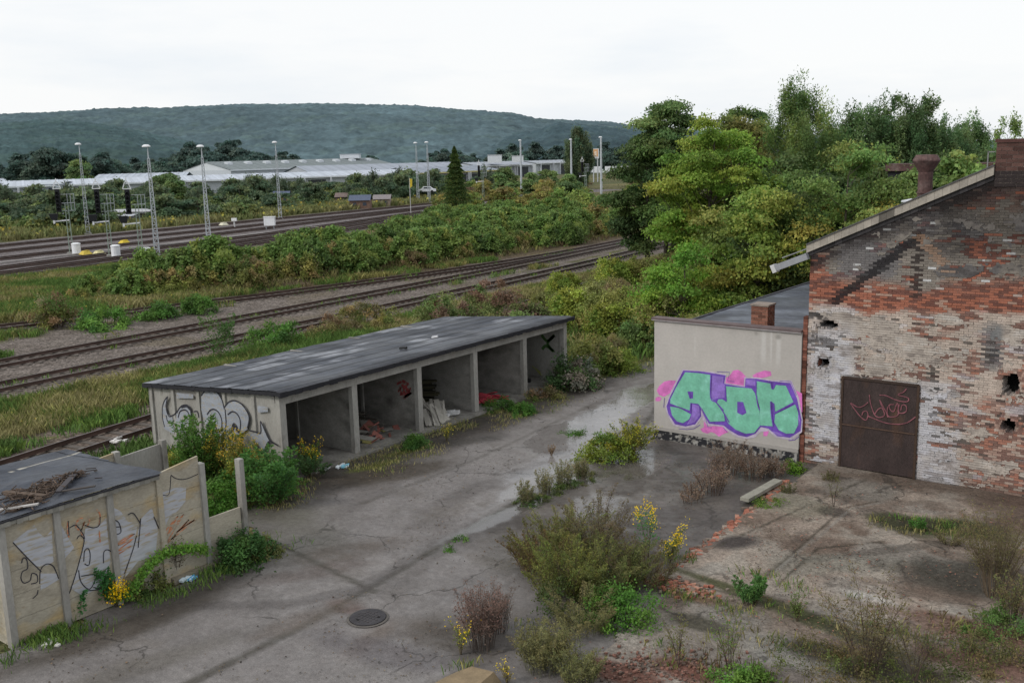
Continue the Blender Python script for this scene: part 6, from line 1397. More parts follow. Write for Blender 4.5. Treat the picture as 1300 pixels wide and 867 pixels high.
# the big trees on the right
def big(mk, px, d, lb, rot=0, sc=1, z=0):
    x, y = T(px, d); mk.location = (x, y, z); mk.rotation_euler = (0, 0, rot); mk.scale = (sc, sc, sc); return tag(mk, lb, 'tree')
big(make_tree(1, 14.4, 3.0, 0, 46, 1000, .22, [(.075, .125, .042), (.09, .145, .048), (.06, .1, .036)], cr=1.25, tw=.2, crownlow=1.5, style='round'), 846, 88, 'tall dark green maple at the left end of the tree group')
big(make_tree(21, 11.2, 2.6, 0, 34, 900, .23, PD, cr=1.2, tw=.2, crownlow=1.0), 822, 84, 'lower dark leafy tree at the foot of the tall dark maple')
big(make_tree(2, 12.4, 4.1, 0, 70, 1100, .18, PB, cr=1.05, tw=.2, crownlow=2.4), 903, 67, 'broad bright yellow-green maple in front of the tree group')
big(make_tree(22, 12.9, 2.4, 0, 34, 800, .18, [(.12, .14, .04), (.15, .15, .045), (.09, .12, .036)], cr=1.0, tw=.16, crownlow=4), 938, 72, 'olive tinged maple rising behind the bright one')
big(make_tree(3, 14.4, 2.6, 0, 40, 900, .22, PD, cr=1.15, tw=.2, crownlow=4), 950, 88, 'dark tree top between the bright maple and the birch')
big(make_tree(4, 14.3, 4.8, 0, 100, 620, .2, PBI, bark=(.3, .3, .28), cr=1.15, style='tall', tw=.2, crownlow=2.0), 1008, 78, 'tallest light green birch with drooping feathery crown')
big(make_tree(24, 11.8, 3.2, 0, 56, 500, .2, PBI, bark=(.3, .3, .28), cr=1.0, style='tall', tw=.15, crownlow=2.0), 1044, 80, 'smaller pale birch leaning right of the tallest birch')
wil = []
for i, (px, d, h, s, lb) in enumerate([(1082, 84, 13.2, 5, 'left grey-green willow of the upright thicket'), (1112, 86, 14.4, 6, 'tallest upright willow of the thicket, left of centre'), (1142, 84, 14.2, 7, 'upright grey-green willow in the middle of the thicket'), (1172, 86, 13.9, 8, 'upright willow right of the middle of the thicket'), (1203, 90, 12.8, 9, 'thin willow with loose top at the right of the thicket'), (1232, 96, 12.4, 12, 'last willow of the thicket above the rusty gantry')]):
    big(make_tree(30 + s, h * .98, 3.3, 0, 95, 480, .24, PW, cr=.95, style='tall', tw=.14, crownlow=1.5), px, d, lb)
big(make_tree(51, 12.4, 1.8, 0, 14, 160, .3, PBI, cr=.9, style='tall', tw=.1, crownlow=8), 1282, 95, 'small pale tree top peeping over the brick chimney')
big(make_tree(52, 9.5, 2.6, 0, 34, 420, .26, PBI, cr=1.0, tw=.12, crownlow=5), 1215, 55, 'yellow-green sapling in front of the rusty gantry')
big(make_tree(5, 9.9, 3.8, 0, 66, 900, .15, [(.09, .145, .04), (.115, .17, .045), (.075, .12, .036), (.17, .17, .04)], cr=1.0, tw=.15, crownlow=1.0), 1082, 50, 'light green robinia with a few yellow sprays before the willows')
big(make_tree(6, 8.6, 3.2, 0, 44, 900, .16, [(.06, .1, .03), (.08, .13, .035), (.05, .085, .028)], cr=1.1, tw=.14, crownlow=.5), 1015, 52, 'dark rounded tree left of the robinia')
big(make_tree(7, 7.9, 2.3, 0, 40, 900, .16, [(.15, .21, .045), (.12, .18, .038), (.18, .21, .045)], cr=.95, tw=.12, crownlow=.5), 962, 50, 'yellow-green ash sapling left of the dark rounded tree')
big(make_tree(8, 6.6, 2.0, 0, 26, 800, .18, [(.13, .17, .045), (.11, .15, .04)], cr=.95, tw=.1, crownlow=.3), 930, 56, 'low yellow-green bush tree under the bright maple')
big(make_tree(9, 5.4, 1.9, 0, 30, 800, .14, [(.1, .2, .03), (.13, .22, .035)], cr=.8, tw=.1, crownlow=.2), 868, 49, 'fresh green feathery young tree above the scrub')
big(make_tree(10, 9.0, 3.4, 0, 44, 420, .26, PD, cr=1.2, tw=.2, crownlow=.5), 1060, 64, 'dark shady tree behind the robinia')
big(make_tree(11, 9.5, 3.4, 0, 44, 420, .26, PM, cr=1.2, tw=.2, crownlow=.5), 985, 68, 'mid green tree under the tall birch')
big(make_tree(14, 8.8, 3.2, 0, 40, 420, .26, PM, cr=1.2, tw=.2, crownlow=.5), 1130, 60, 'mid green tree between robinia and vent pipe')
big(make_tree(15, 9.6, 3.6, 0, 40, 420, .26, PD, cr=1.2, tw=.2, crownlow=.5), 1180, 66, 'dark tree behind the vent pipe')
big(make_tree(16, 9.4, 4.2, 0, 44, 420, .26, PM, cr=1.25, tw=.2, crownlow=.5), 1245, 72, 'mid green tree under the gantry near the chimney')
# yellow sprays
a = Acc(); r = np.random.RandomState(77); 
for (px, py, d, n) in []: pass
# conifer
def make_conifer(h=10, seed=3):
    r = np.random.RandomState(seed); root = thing('conifer', '', 'tree'); a = Acc(); a.tube([(0,0,-.2),(0,0,h*.97)], [.2,.03], 6, (.07,.05,.04)); a.build('trunk', MATS['bark'], root); b = Acc()
    n = 30000; t = r.rand(n) ** .75; tier = (t * 15) % 1; rad = (1 - t) ** .8 * h * .29 * (.62 + .5 * (1 - tier)) + .06; an_ = r.uniform(0, 2*pi, n); lob = .78 + .3 * vnoise(an_ * 2.2, t * 15, 3); q = r.rand(n) ** .4 * rad * lob
    z = .25 + t * h * .99 - q * .12; pos = np.stack([np.cos(an_)*q, np.sin(an_)*q, z], 1); d = np.stack([np.cos(an_), np.sin(an_), -.35 + 0*t], 1) + r.normal(0,.35,(n,3)); L_ = np.full(n, .28) * r.uniform(.6,1.2,n)
    C = jit([(.035,.07,.022),(.05,.09,.025),(.09,.12,.03)], n, .3, r); b.quads(leafq(pos, d, r.normal(0,.5,(n,3)) + [0,0,1], L_, L_*.4), C); b.build('crown', MATS['leaf'], root); return root
big(make_conifer(11.2), 577, 150, 'dark pointed conifer standing alone behind the thicket')
big(make_tree(17, 15.5, 4.4, 0, 60, 300, .5, [(.05, .08, .045), (.07, .1, .05)], cr=1.7, tw=.3, crownlow=2, style='tall'), 735, 270, 'tall bushy birch standing alone between the far lamp posts')

# far trees: four crowns copied through the gardens and behind the halls, haze in their leaf colours
def small(seed, h, rx, pal, nc=16, nl=110, leaf=.5, cr=1.2, style='round'): return lambda: make_tree(seed, h, rx, 0, nc, nl, leaf, pal, cr=cr, tw=.12, crownlow=.2, style=style)
KF = [Kind(small(101, 4.6, 2.6, PF)), Kind(small(102, 5.6, 2.3, PF[:2])), Kind(small(103, 3.6, 2.8, [(.085, .125, .055), (.1, .14, .05)])), Kind(small(104, 5.2, 2.0, [(.06, .09, .055)], style='tall')), Kind(small(105, 3.2, 2.4, [(.11, .15, .05), (.09, .13, .05)]))]
lbF = ['round green garden tree in the belt behind the rail yard', 'taller oval garden tree in the belt behind the rail yard', 'broad low bushy tree in the belt behind the rail yard', 'narrow dark upright tree in the belt behind the rail yard', 'low yellowish green bush in the belt behind the rail yard']
cnt = 0
huts = [(455, 190), (482, 200), (434, 215), (355, 225), (135, 168), (185, 178), (215, 190), (541, 178)]
while cnt < 185:
    px = rnd.uniform(-60, 660); d = rnd.uniform(150 if px < 330 else 165, 265) 
    x, y = T(px, d)
    if x > xwest(y) - (9 if px < 330 else 14): continue
    if any(abs(px - h_[0]) < (12 if h_[1] < 180 else 5) and h_[1] - 22 < d < h_[1] + 3 for h_ in huts): continue
    if 395 < px < 450 and d < 172: continue
    k = rnd.choices(range(5), [3, 2, 3, 1, 3])[0]; s = rnd.uniform(.6, 1.15) * (1.15 if px < 150 else 1) * (.95 if px > 330 else 1)
    KF[k].put(x, y, -.3, rnd.uniform(0, 6.3), (s * 1.1, s * 1.1, s * .95), lbF[k], lbF[k].replace('tree ', 'trees ').replace('bush ', 'bushes '), 'tree', name='garden_tree'); cnt += 1
KH = [Kind(small(111, 13, 6.0, PH, 26, 130, 1.1, 2.6)), Kind(small(112, 15, 5.0, PH, 26, 130, 1.1, 2.4)), Kind(small(113, 11, 7.0, [(.065, .11, .085)], 26, 130, 1.1, 2.6))]
lbH = ['rounded bluish green tree in the far belt below the hills', 'tall oval tree in the far belt below the hills', 'wide spreading tree in the far belt below the hills']
rb = random.Random(5)
for i in range(150):
    px = rb.uniform(-60, 830); d = rb.uniform(480, 640)
    hgt = np.interp(px, [0, 60, 100, 200, 240, 330, 380, 430, 460, 520, 560, 640, 700, 760, 830], [.85, 1.35, 1.2, 1.0, 1.3, 1.35, .85, .5, .8, .5, .9, 1.1, 1.1, 1.05, 1.0]) * rb.uniform(.7, 1.1)
    x, y = T(px, d); k = rb.randrange(3); KH[k].put(x, y, -1, rb.uniform(0, 6.3), (hgt, hgt, hgt), lbH[k], lbH[k].replace(' tree ', ' trees '), 'tree', name='distant_tree')
KM = [Kind(small(121, 4.2, 3.0, PO, 20, 150, .4, 1.1)), Kind(small(122, 4.8, 3.2, PS, 20, 150, .4, 1.1)), Kind(small(123, 3.2, 3.0, [(.14, .11, .07), (.12, .11, .06)], 20, 150, .35, 1.0))]
lbM = ['olive bush tree on the waste ground behind the thicket', 'green bush tree on the waste ground behind the thicket', 'brownish bush on the waste ground behind the thicket']
i = 0
while i < 90:
    px = rb.uniform(560, 860); d = rb.uniform(118, 300); x, y = T(px, d)
    if pdm(x, y, RTRK) < 4 or pdm(x, y, TRK) < 4 or (750 < px < 800 and d > 180): continue
    k = rb.randrange(3); s = rb.uniform(.55, 1.05) * (1 if d > 160 else .85); KM[k].put(x, y, -.2, rb.uniform(0, 6.3), (s, s, s * rb.uniform(.8, 1.1)), lbM[k], 'waste ground bushes: ' + ['olive', 'green', 'brownish'][k], 'tree', name='bush_tree'); i += 1
for i in range(75):
    px = rb.uniform(290, 640); d = rb.uniform(215, 268); x, y = T(px, d)
    if any(abs(px - h_[0]) < 9 and d < h_[1] + 3 for h_ in huts) or x > xwest(y) - 12: continue
    k = rb.choices(range(5), [3, 3, 1, 3, 1])[0]; s = rb.uniform(.9, 1.3); KF[k].put(x, y, -.3, rb.uniform(0, 6.3), (s, s, s), lbF[k], lbF[k].replace('tree ', 'trees ').replace('bush ', 'bushes '), 'tree', name='garden_tree')
# trees rising among the far left gardens
for i, (px, d, h, lb) in enumerate([(75, 330, 1.25, 'large dark round tree behind the white houses'), (30, 335, .9, 'round dark tree at the far left behind the white roof'), (205, 250, .62, 'bright green round tree behind the third signal'), (218, 240, .5, 'second bright green tree right of the tall lattice mast'), (100, 320, .85, 'pale green tree touching the leftmost lattice mast'), (695, 240, .45, 'bright bushy tree right of the conifer'), (675, 215, .42, 'rounded bush tree near the far lamp post'), (640, 232, .5, 'green bush tree right of the signal by the conifer'), (720, 190, .45, 'olive bush tree below the far birch'), (645, 205, .3, 'brownish bush behind the thicket')]):
    o = make_tree(130 + i, 13, 5.2, 0, 26, 170, .8, [(.085, .14, .055), (.1, .16, .055)] if i not in (0, 1) else [(.045, .075, .06), (.055, .09, .065)], cr=2.2, tw=.25, crownlow=.5); big(o, px, d, lb, rb.uniform(0, 6), h)

# ------------------------------------------------------------------ the thicket on the bank
KS = [Kind(lambda: tag(make_shrub(201, 3.0, 2.3, 46, 210, .3, PS, cr=.55, droop=.4, lw=.62, stems=30, name='bank_shrub'), cat='shrub')), Kind(lambda: tag(make_shrub(202, 2.7, 2.1, 40, 210, .27, [(.06, .105, .028), (.08, .13, .032)], cr=.55, droop=.5, stems=30, name='bank_shrub'), cat='shrub')),
      Kind(lambda: tag(make_shrub(203, 2.6, 1.9, 36, 200, .22, PO, cr=.5, stems=30, name='bank_shrub'), cat='shrub')), Kind(lambda: tag(make_shrub(204, 2.0, 1.7, 30, 150, .18, PR, cr=.45, stems=40, stemc=(.1, .05, .04), name='bank_shrub'), cat='shrub'))]
lbS = ['leafy green knotweed shrub in the thicket on the bank between the tracks', 'deep green knotweed shrub in the thicket on the bank between the tracks', 'olive shrub in the thicket on the bank between the tracks', 'reddish brown dry shrub at the foot of the thicket on the bank']
rh = random.Random(9); n = 0; placed = []
while n < 210:
    y = rh.uniform(37, 118); f, b = hedge_in(0, np.array(y)); x = rh.uniform(float(b), float(f)); 
    if any((x - q[0]) ** 2 + (y - q[1]) ** 2 < 2.2 for q in placed): n += .02; continue
    placed.append((x, y)); edge = (float(f) - x)
    if y < 50: k = rh.choices(range(4), [3, 1, 5, .6])[0]; s = np.interp(y, [37, 42, 47], [.3, .7, 1.0]) * rh.uniform(.85, 1.15)
    else:
        k = rh.choices(range(4), [6, 5, 1.0, .6])[0] if edge > 2 else rh.choices(range(4), [4, 2, 2, 1])[0]
        s = rh.uniform(.68, 1.0) * (.85 if edge < 1.5 else 1)
    if y > 62 and x < float(b) + 5: k = rh.choices(range(4), [2, 1, 4, 4])[0]; s *= .9
    KS[k].put(x, y, float(zground(np.array(x), np.array(y))), rh.uniform(0, 6.3), (s, s, s * rh.uniform(.85, 1.1)), lbS[k], 'shrubs of the bank thicket: ' + ['light green', 'deep green', 'olive', 'reddish'][k], 'shrub', name='bank_shrub'); n += 1
# scrub beside the yard, right of the garages and under the trees
def ok_scrub(x, y):
    w = np.interp(y, [36, 45, 60, 80, 100], [-33, -35, -38, -42, -47]); e = np.interp(y, [36, 42, 43, 60, 61, 100], [-24.8, -23.2, -20, -18, -14, -10])
    return (x > w) & (x < e) & ~((x > -17.2) & (x < -10) & (y < 59)) & ~((x > -12) & (y < 53))
KC = [Kind(lambda: tag(make_shrub(211, 2.4, 1.7, 44, 300, .13, [(.17, .18, .055), (.15, .18, .045), (.2, .185, .07)], cr=.42, stems=30, name='scrub_bush'), cat='bush')), Kind(lambda: tag(make_shrub(212, 2.2, 1.6, 44, 300, .12, [(.18, .145, .08), (.15, .15, .055), (.14, .165, .05)], cr=.4, stems=40, name='scrub_bush'), cat='bush')),
      Kind(lambda: tag(make_shrub(213, 2.5, 1.6, 42, 300, .14, [(.14, .19, .035), (.18, .22, .04)], cr=.42, name='scrub_bush'), cat='bush')), Kind(lambda: tag(make_shrub(214, 2.8, 1.8, 40, 210, .2, PM, cr=.45, name='scrub_bush'), cat='bush'))]
lbC = ['olive leafy bush in the scrub between yard and railway', 'reddish brown bush in the scrub between yard and railway', 'yellow-green bush in the scrub between yard and railway', 'dark green bush in the scrub between yard and railway']
n = 0; placed = []
while n < 150:
    y = rh.uniform(37, 95); x = rh.uniform(-52, -12)
    if not ok_scrub(np.array(x), np.array(y)): continue
    if any((x - q[0]) ** 2 + (y - q[1]) ** 2 < 2.0 for q in placed): n += .02; continue
    placed.append((x, y)); k = rh.choices(range(4), [6, 3, 4, 1.5])[0]; s = rh.uniform(.7, 1.15) * np.interp(y, [37, 46, 56, 80], [.75, 1.0, 1.3, 1.3]) * (.72 if x < -31 - (y - 45) * .13 else 1) * (.7 if y < 42 and x > -27 else 1)
    KC[k].put(x, y, -.02, rh.uniform(0, 6.3), (s, s, s * rh.uniform(.8, 1.1)), lbC[k], 'scrub bushes: ' + ['olive', 'reddish', 'yellow-green', 'dark green'][k], 'bush', name='scrub_bush'); n += 1

# ------------------------------------------------------------------ grass and low growth
pg = [(.21, .22, .07), (.27, .25, .09), (.16, .2, .055), (.32, .28, .13)]
pgg = [(.11, .2, .045), (.15, .23, .05), (.1, .17, .045)]
nb_ = lambda x, y: pdm(x, y, TRK)
pgx = [(.11, .19, .045), (.16, .2, .055), (.21, .22, .07), (.25, .24, .085), (.31, .28, .13)]
def okg1(x, y): return ((x < -36.6 - (y - 20) * .1) & (x > -42.0 - (y - 20) * .045) & (nb_(x, y) > 1.7)) * ss(fbm(x, y, 2.5, 3, 401), .15, .4)
grass('grass', 'tall yellowish grass between the siding and the nearest gravel track', 420000, (-48, -34), (6, 84), okg1, .42, .024, pgx, flower=(.36, .3, .05), ff=.002)
grass('grass', 'fresh green low growth along the siding behind the shed', 70000, (-40, -24), (4, 22), lambda x, y: ((nb_(x, y) > 1.6) & ~((x > -31.2) & (y > 19.2)) & (x < -25)) * ss(fbm(x, y, 2, 3, 402), .3, .55), .3, .05, pgg)
grass('grass', 'patches of green grass on the gravel between the near tracks', 220000, (-64, -50), (8, 75), lambda x, y: (1 - ballast(x, y)) * ss(fbm(x, y, 2.2, 3, 403), .3, .5), .38, .035, pgg + pg[:2])
grass('grass', 'golden grass and yellow flowers before the far rail yard', 300000, (-92, -62), (8, 62), lambda x, y: ((nb_(x, y) > 2) & (rear(x, y) < .3)) * ss(fbm(x, y, 3, 3, 404), .1, .35), .6, .045, pgx, flower=(.36, .3, .05), ff=.008)
grass('grass', 'yellow weeds along the far edge of the rail yard', 150000, (-175, -132), (30, 220), lambda x, y: (x < xwest(y) - 1.5) * (x > xwest(y) - 24) * ss(fbm(x, y, 5, 3, 405), .1, .4), 1.0, .22, [(.24, .23, .1), (.19, .2, .08), (.17, .2, .075)], flower=(.34, .3, .06), ff=.012)
grass('grass', 'rough grass on the ground under the scrub beside the yard', 120000, (-50, -14), (35.5, 95), lambda x, y: ok_scrub(x, y) * ss(fbm(x, y, 2, 3, 406), .2, .5), .6, .05, pg + pgg)
grass('grass', 'weeds growing between the rails and along the gravel', 16000, (-63, -42), (10, 85), lambda x, y: (np.abs(pdm(x, y, {k: TRK[k] for k in 'ABC'})) < 1.3) * ss(fbm(x, y, 1.6, 3, 407), .55, .62), .22, .05, pgg)
grass('grass', 'brown stalks and grass on the bank under the thicket', 60000, (-98, -60), (38, 115), lambda x, y: ((x < hedge_in(x, y)[0] + 1.5) & (x > hedge_in(x, y)[1] - 3)) * .8, .5, .07, PR + pg, zf=zground)
grass('grass', 'green strips of moss and grass in front of the garages', 26000, (-24.3, -20.5), (16, 42), lambda x, y: ss(fbm(x, y, 1.3, 3, 408), .5, .62) * (1 - ss(x, -22.6, -21.4)), .12, .02, pgg + pg)
grass('grass', 'thin weeds at the foot of the shed wall', 14000, (-20.5, -18.9), (8.5, 16.5), lambda x, y: ss(fbm(x, y, .8, 3, 409), .42, .6) * (1 - ss(x, -19.9, -19.3)), .2, .022, pgg)
def cutm(x, y):
    d = np.minimum(pdist(x, y, [G(860, 750, .1), G(1110, 803, .1), G(1290, 835, .1)]), blob(x, y, *G(1185, 670, .1), 1.8, .8, 15) * -1 + .9)
    return (1 - ss(d, .1, .45)) * ss(fbm(x, y, .7, 3, 410), .35, .55)
grass('grass', 'moss and low weeds in the cracks of the old hall floor', 30000, (-10.5, 0), (14, 29), cutm, .12, .018, pgg + pg + [(.14, .12, .05)], zf=lambda x, y: .09 + 0 * x, tsp=.08)
grass('grass', 'scattered weeds over the near part of the old floor', 26000, (-12, 2), (9, 21), lambda x, y: ss(fbm(x, y, .9, 4, 411), .58, .68), .16, .018, pgg + pg + [(.14, .12, .05)], zf=lambda x, y: .08 + 0 * x, tsp=.1)
# ------------------------------------------------------------------ single shrubs between the tracks
def one(o, px, py, lb, cat='plant', z=0, rot=0, sc=1):
    x, y = G(px, py, z); o.location = (x, y, z - .02 + (0 if z else float(zground(np.array(x), np.array(y))) if x < -34 else 0)); o.rotation_euler = (0, 0, rot); o.scale = (sc, sc, sc) if not hasattr(sc, '__len__') else sc; return tag(o, lb, cat)
grn = [(.07, .15, .03), (.09, .18, .035), (.055, .12, .028)]
one(make_shrub(301, 1.3, 1.6, 26, 200, .14, grn, cr=.4, name='weed_clump'), 135, 415, 'rounded bright green weed clump on the gravel, left of three', 'weed clump')
one(make_shrub(302, 1.2, 1.1, 20, 180, .14, grn, cr=.36, name='weed_clump'), 207, 405, 'bright green weed clump beside the upper near track, middle of three', 'weed clump')
one(make_shrub(303, 1.3, 1.1, 20, 180, .14, grn, cr=.36, name='weed_clump'), 253, 397, 'bright green weed clump right of the other two on the gravel', 'weed clump')
one(make_shrub(304, 2.2, 1.4, 30, 200, .14, PR + PS[:1], cr=.42, name='shrub'), 70, 415, 'dark reddish bush at the left beside the half buried track', 'shrub')
one(make_weed(305, 3.1, .35, 7, 260, .11, [(.05, .11, .03), (.07, .13, .035)], twig=.26, name='sapling', start=.15, lw=.5), 279, 462, 'slender dark green sapling behind the left end of the garages', 'sapling')
one(make_shrub(306, 1.5, 1.5, 26, 200, .13, grn, cr=.38, name='shrub'), 350, 440, 'light green shrub behind the middle of the garage roof', 'shrub')
one(make_shrub(307, 1.6, 2.2, 34, 200, .12, PO + PR, cr=.38, name='shrub'), 470, 415, 'olive and pinkish low bush behind the garage roof', 'shrub')
one(make_shrub(308, 1.2, 1.6, 26, 200, .12, [(.14, .13, .05), (.16, .12, .07)], cr=.34, name='shrub'), 425, 425, 'dry yellowish bush behind the middle of the garages', 'shrub')
for i, (px, py, h, rr, lb) in enumerate([(575, 425, 2.6, 2.0, 'blackberry bush rising behind the garage roof, left of two'), (630, 418, 2.9, 2.4, 'large blackberry bush rising behind the right part of the garage roof'), (672, 430, 2.2, 1.6, 'smaller blackberry bush at the far corner of the garages')]):
    one(make_shrub(310 + i, h, rr, 44, 230, .14, [(.08, .11, .035), (.1, .13, .045), (.13, .09, .06), (.16, .12, .09)], cr=.42, name='bramble', stems=30, droop=.5), px, py, lb, 'bramble')
one(make_shrub(315, 1.4, 1.1, 30, 230, .12, [(.05, .1, .035), (.07, .12, .04), (.15, .15, .12)], cr=.32, name='bramble', droop=.4), 728, 492, 'low bramble leaning on the far corner of the garages', 'bramble')
one(make_shrub(316, 1.7, 1.2, 30, 230, .13, PO, cr=.36, name='bramble', droop=.4), 755, 474, 'yellowish bramble beside the end of the paving', 'bramble')
one(make_shrub(317, 1.2, .9, 22, 200, .1, [(.12, .17, .03)], cr=.3, name='bush'), 785, 472, 'small yellow-green bush at the end of the paving', 'bush')
# overgrowth between the shed and the garages
one(make_weed(321, 2.3, 1.0, 26, 190, .11, [(.05, .12, .025), (.08, .16, .03)], twig=.24, name='weeds', lw=.5, start=.1), 252, 615, 'tall green weeds hiding the left part of the garage side wall', 'weeds')
one(make_weed(322, 1.9, .9, 26, 170, .09, [(.1, .15, .03), (.14, .14, .03)], twig=.24, name='goldenrod', flower=(.36, .28, .03), fn=26, fs=.05), 285, 610, 'goldenrod with yellow tops in front of the silver graffiti', 'goldenrod')
one(make_weed(323, 1.7, .9, 22, 150, .09, [(.13, .12, .03), (.12, .15, .03)], twig=.24, name='goldenrod', flower=(.36, .24, .03), fn=22, fs=.05), 312, 620, 'second goldenrod patch right of the first', 'goldenrod')
one(make_weed(324, 1.8, 1.1, 30, 200, .13, [(.04, .1, .03), (.06, .14, .03)], twig=.3, name='weeds', lw=.42, start=.1, lean=.6), 345, 640, 'spreading green elder shoots before the garage corner', 'weeds')
one(make_shrub(325, 1.3, 1.2, 34, 260, .09, [(.06, .14, .025), (.09, .17, .03), (.2, .2, .03)], cr=.32, name='weeds'), 330, 625, 'dense low green weeds before the garage corner', 'weeds')
one(make_shrub(326, .9, .7, 22, 240, .08, [(.07, .17, .025)], cr=.26, name='weeds'), 275, 650, 'bright green ground weeds right behind the stepped wall', 'weeds')
one(make_shrub(327, 1.0, .8, 24, 240, .08, [(.09, .14, .03), (.16, .17, .03)], cr=.28, name='weeds'), 225, 610, 'yellow-green weeds between back wall and garage corner', 'weeds')
one(make_weed(328, 1.1, .6, 16, 80, .08, [(.1, .15, .03)], name='ragwort', flower=(.6, .42, .02), fn=14, fs=.05), 395, 598, 'small yellow flowered weed in front of the first garage bay', 'ragwort')
one(make_weed(329, .9, .7, 26, 90, .09, [(.05, .1, .03), (.04, .08, .03)], name='weeds', lean=.8), 400, 606, 'dark low weeds at the threshold of the first garage', 'weeds')
one(make_shrub(330, .45, .5, 16, 200, .06, grn, cr=.18, name='weeds'), 527, 566, 'fine green tuft at the threshold of the second garage', 'weeds')
one(make_shrub(331, .5, .65, 18, 220, .06, grn, cr=.2, name='weeds'), 634, 519, 'rounded green tuft before the fourth garage', 'weeds')
one(make_shrub(332, .4, .5, 14, 200, .06, [(.07, .17, .03)], cr=.18, name='weeds'), 662, 525, 'bright green plant right of the rounded tuft', 'weeds')
one(make_shrub(333, .45, .8, 20, 160, .07, PR, cr=.2, name='weeds'), 692, 505, 'reddish low weeds before the last garage', 'weeds')
one(make_weed(334, .7, .3, 8, 30, .06, [(.14, .16, .04)], name='ragwort', flower=(.55, .45, .05), fn=8, fs=.04), 567, 560, 'thin yellow flowered weed by the spilled boards', 'ragwort')
one(make_shrub(341, .8, .65, 26, 220, .08, [(.045, .1, .03), (.06, .12, .03)], cr=.24, name='weeds'), 305, 713, 'dark green weed clump at the foot of the last wall post', 'weeds')
one(make_shrub(342, .55, .5, 16, 200, .07, [(.05, .1, .03), (.1, .12, .04)], cr=.2, name='weeds'), 330, 703, 'smaller spiky weed clump right of the last wall post', 'weeds')
one(make_weed(343, 1.25, .3, 8, 120, .09, [(.04, .13, .035)], name='weeds', lw=.5, start=.2), 135, 772, 'dark green leafy stem against the third shed panel', 'weeds')
one(make_weed(344, .85, .2, 4, 90, .1, [(.04, .13, .04)], name='weeds', lw=.5, start=.2), 100, 785, 'lone leafy shoot against the second shed panel', 'weeds')
one(make_weed(345, .7, .4, 10, 60, .06, [(.1, .14, .03)], name='goldenrod', flower=(.65, .45, .01), fn=40, fs=.05), 148, 770, 'small goldenrod with bright yellow heads at the shed wall', 'goldenrod')
one(make_shrub(346, .5, .55, 20, 200, .06, [(.05, .09, .025), (.09, .11, .03)], cr=.2, name='weeds'), 178, 752, 'low mixed weeds at the foot of the shed wall', 'weeds')
one(make_weed(347, 1.3, .5, 8, 70, .05, [(.1, .08, .045)], stemc=(.08, .06, .05), name='dry_weed'), 225, 735, 'dry bare weed against the stepped wall', 'dry weed')
one(make_weed(348, 1.0, .5, 7, 30, .05, [(.1, .08, .045)], stemc=(.08, .06, .05), name='dry_weed'), 68, 792, 'thin dry weed against the first shed panel', 'dry weed')
# creeper arching over the wall foot
a = Acc(); r = np.random.RandomState(61); PTS = smoothpts([onX(px, py, FX + .2) for px, py in [(160, 757), (175, 735), (190, 715), (207, 702), (225, 696), (245, 695), (262, 697)]], 8)
a.tube(PTS, .012, 4, (.08, .1, .04)); n = 1400; k = r.randint(0, len(PTS), n); pos = np.array(PTS)[k] + r.normal(0, .07, (n, 3)) - [0, 0, .03]; a.quads(leafq(pos, r.normal(0, 1, (n, 3)), r.normal(0, 1, (n, 3)) + [.5, 0, .6], np.full(n, .07), np.full(n, .055)), jit([(.09, .19, .03), (.12, .22, .04)], n, .25, r))
tag(a.build('creeper', MATS['leaf'], None, tuple(PTS[0])), 'bright green creeper arching along the foot of the wall', 'creeper')
# ------------------------------------------------------------------ yard plants
brn = [(.17, .12, .085), (.12, .085, .06), (.22, .17, .13)]
olv = [(.13, .14, .045), (.17, .165, .06), (.1, .12, .035)]
for i, (px, py, h, lb) in enumerate([(668, 640, .75, 'sparse dry weeds at the near end of the row in the paving joint'), (692, 628, .85, 'sparse weeds with brown tips, second in the row along the paving joint'), (716, 618, .85, 'thin weeds, third in the row along the paving joint'), (738, 608, .65, 'low weeds at the far end of the row in the paving joint')]):
    one(make_weed(400 + i, h * 1.15, .6, 34, 50, .05, [(.16, .16, .07), (.2, .17, .1), (.1, .12, .045)], stemc=(.11, .1, .06), name='weeds', lean=.15), px, py, lb, 'weeds')
    one(make_shrub(420 + i, .22, .5, 12, 120, .05, [(.07, .11, .03), (.1, .12, .04)], cr=.12, name='grass_tuft'), px + 3, py - 2, lb.replace('weeds', 'grass tuft').replace('thin ', 'low ').replace('sparse ', 'matted '), 'grass tuft')
one(make_weed(404, 1.3, 1.0, 34, 120, .08, [(.1, .15, .03), (.15, .17, .03), (.2, .18, .03)], name='bush', lean=.7, flower=(.4, .38, .03), fn=8, fs=.05), 800, 578, 'yellow-green bush at the left corner of the painted wall', 'bush')
one(make_shrub(405, .9, .8, 30, 200, .08, [(.1, .15, .03), (.17, .19, .03)], cr=.25, name='bush'), 770, 582, 'low yellow-green bush in the wet joint left of the painted wall', 'bush')
one(make_shrub(406, .15, .35, 8, 90, .05, grn, cr=.2, name='grass_tuft'), 730, 550, 'flat dark green tuft in the wet paving', 'grass tuft')
one(make_shrub(407, .12, .16, 5, 60, .04, grn, cr=.12, name='grass_tuft'), 568, 697, 'tiny grass tuft in the middle of the paving, left of two', 'grass tuft')
one(make_shrub(408, .13, .22, 5, 60, .04, grn, cr=.08, name='grass_tuft'), 587, 686, 'tiny grass tuft in the middle of the paving, right of two', 'grass tuft')
one(make_weed(409, .5, .4, 14, 30, .04, [(.16, .11, .06)], stemc=(.15, .1, .06), name='dry_weed'), 700, 578, 'pale brown dry weed in the wet paving', 'dry weed')
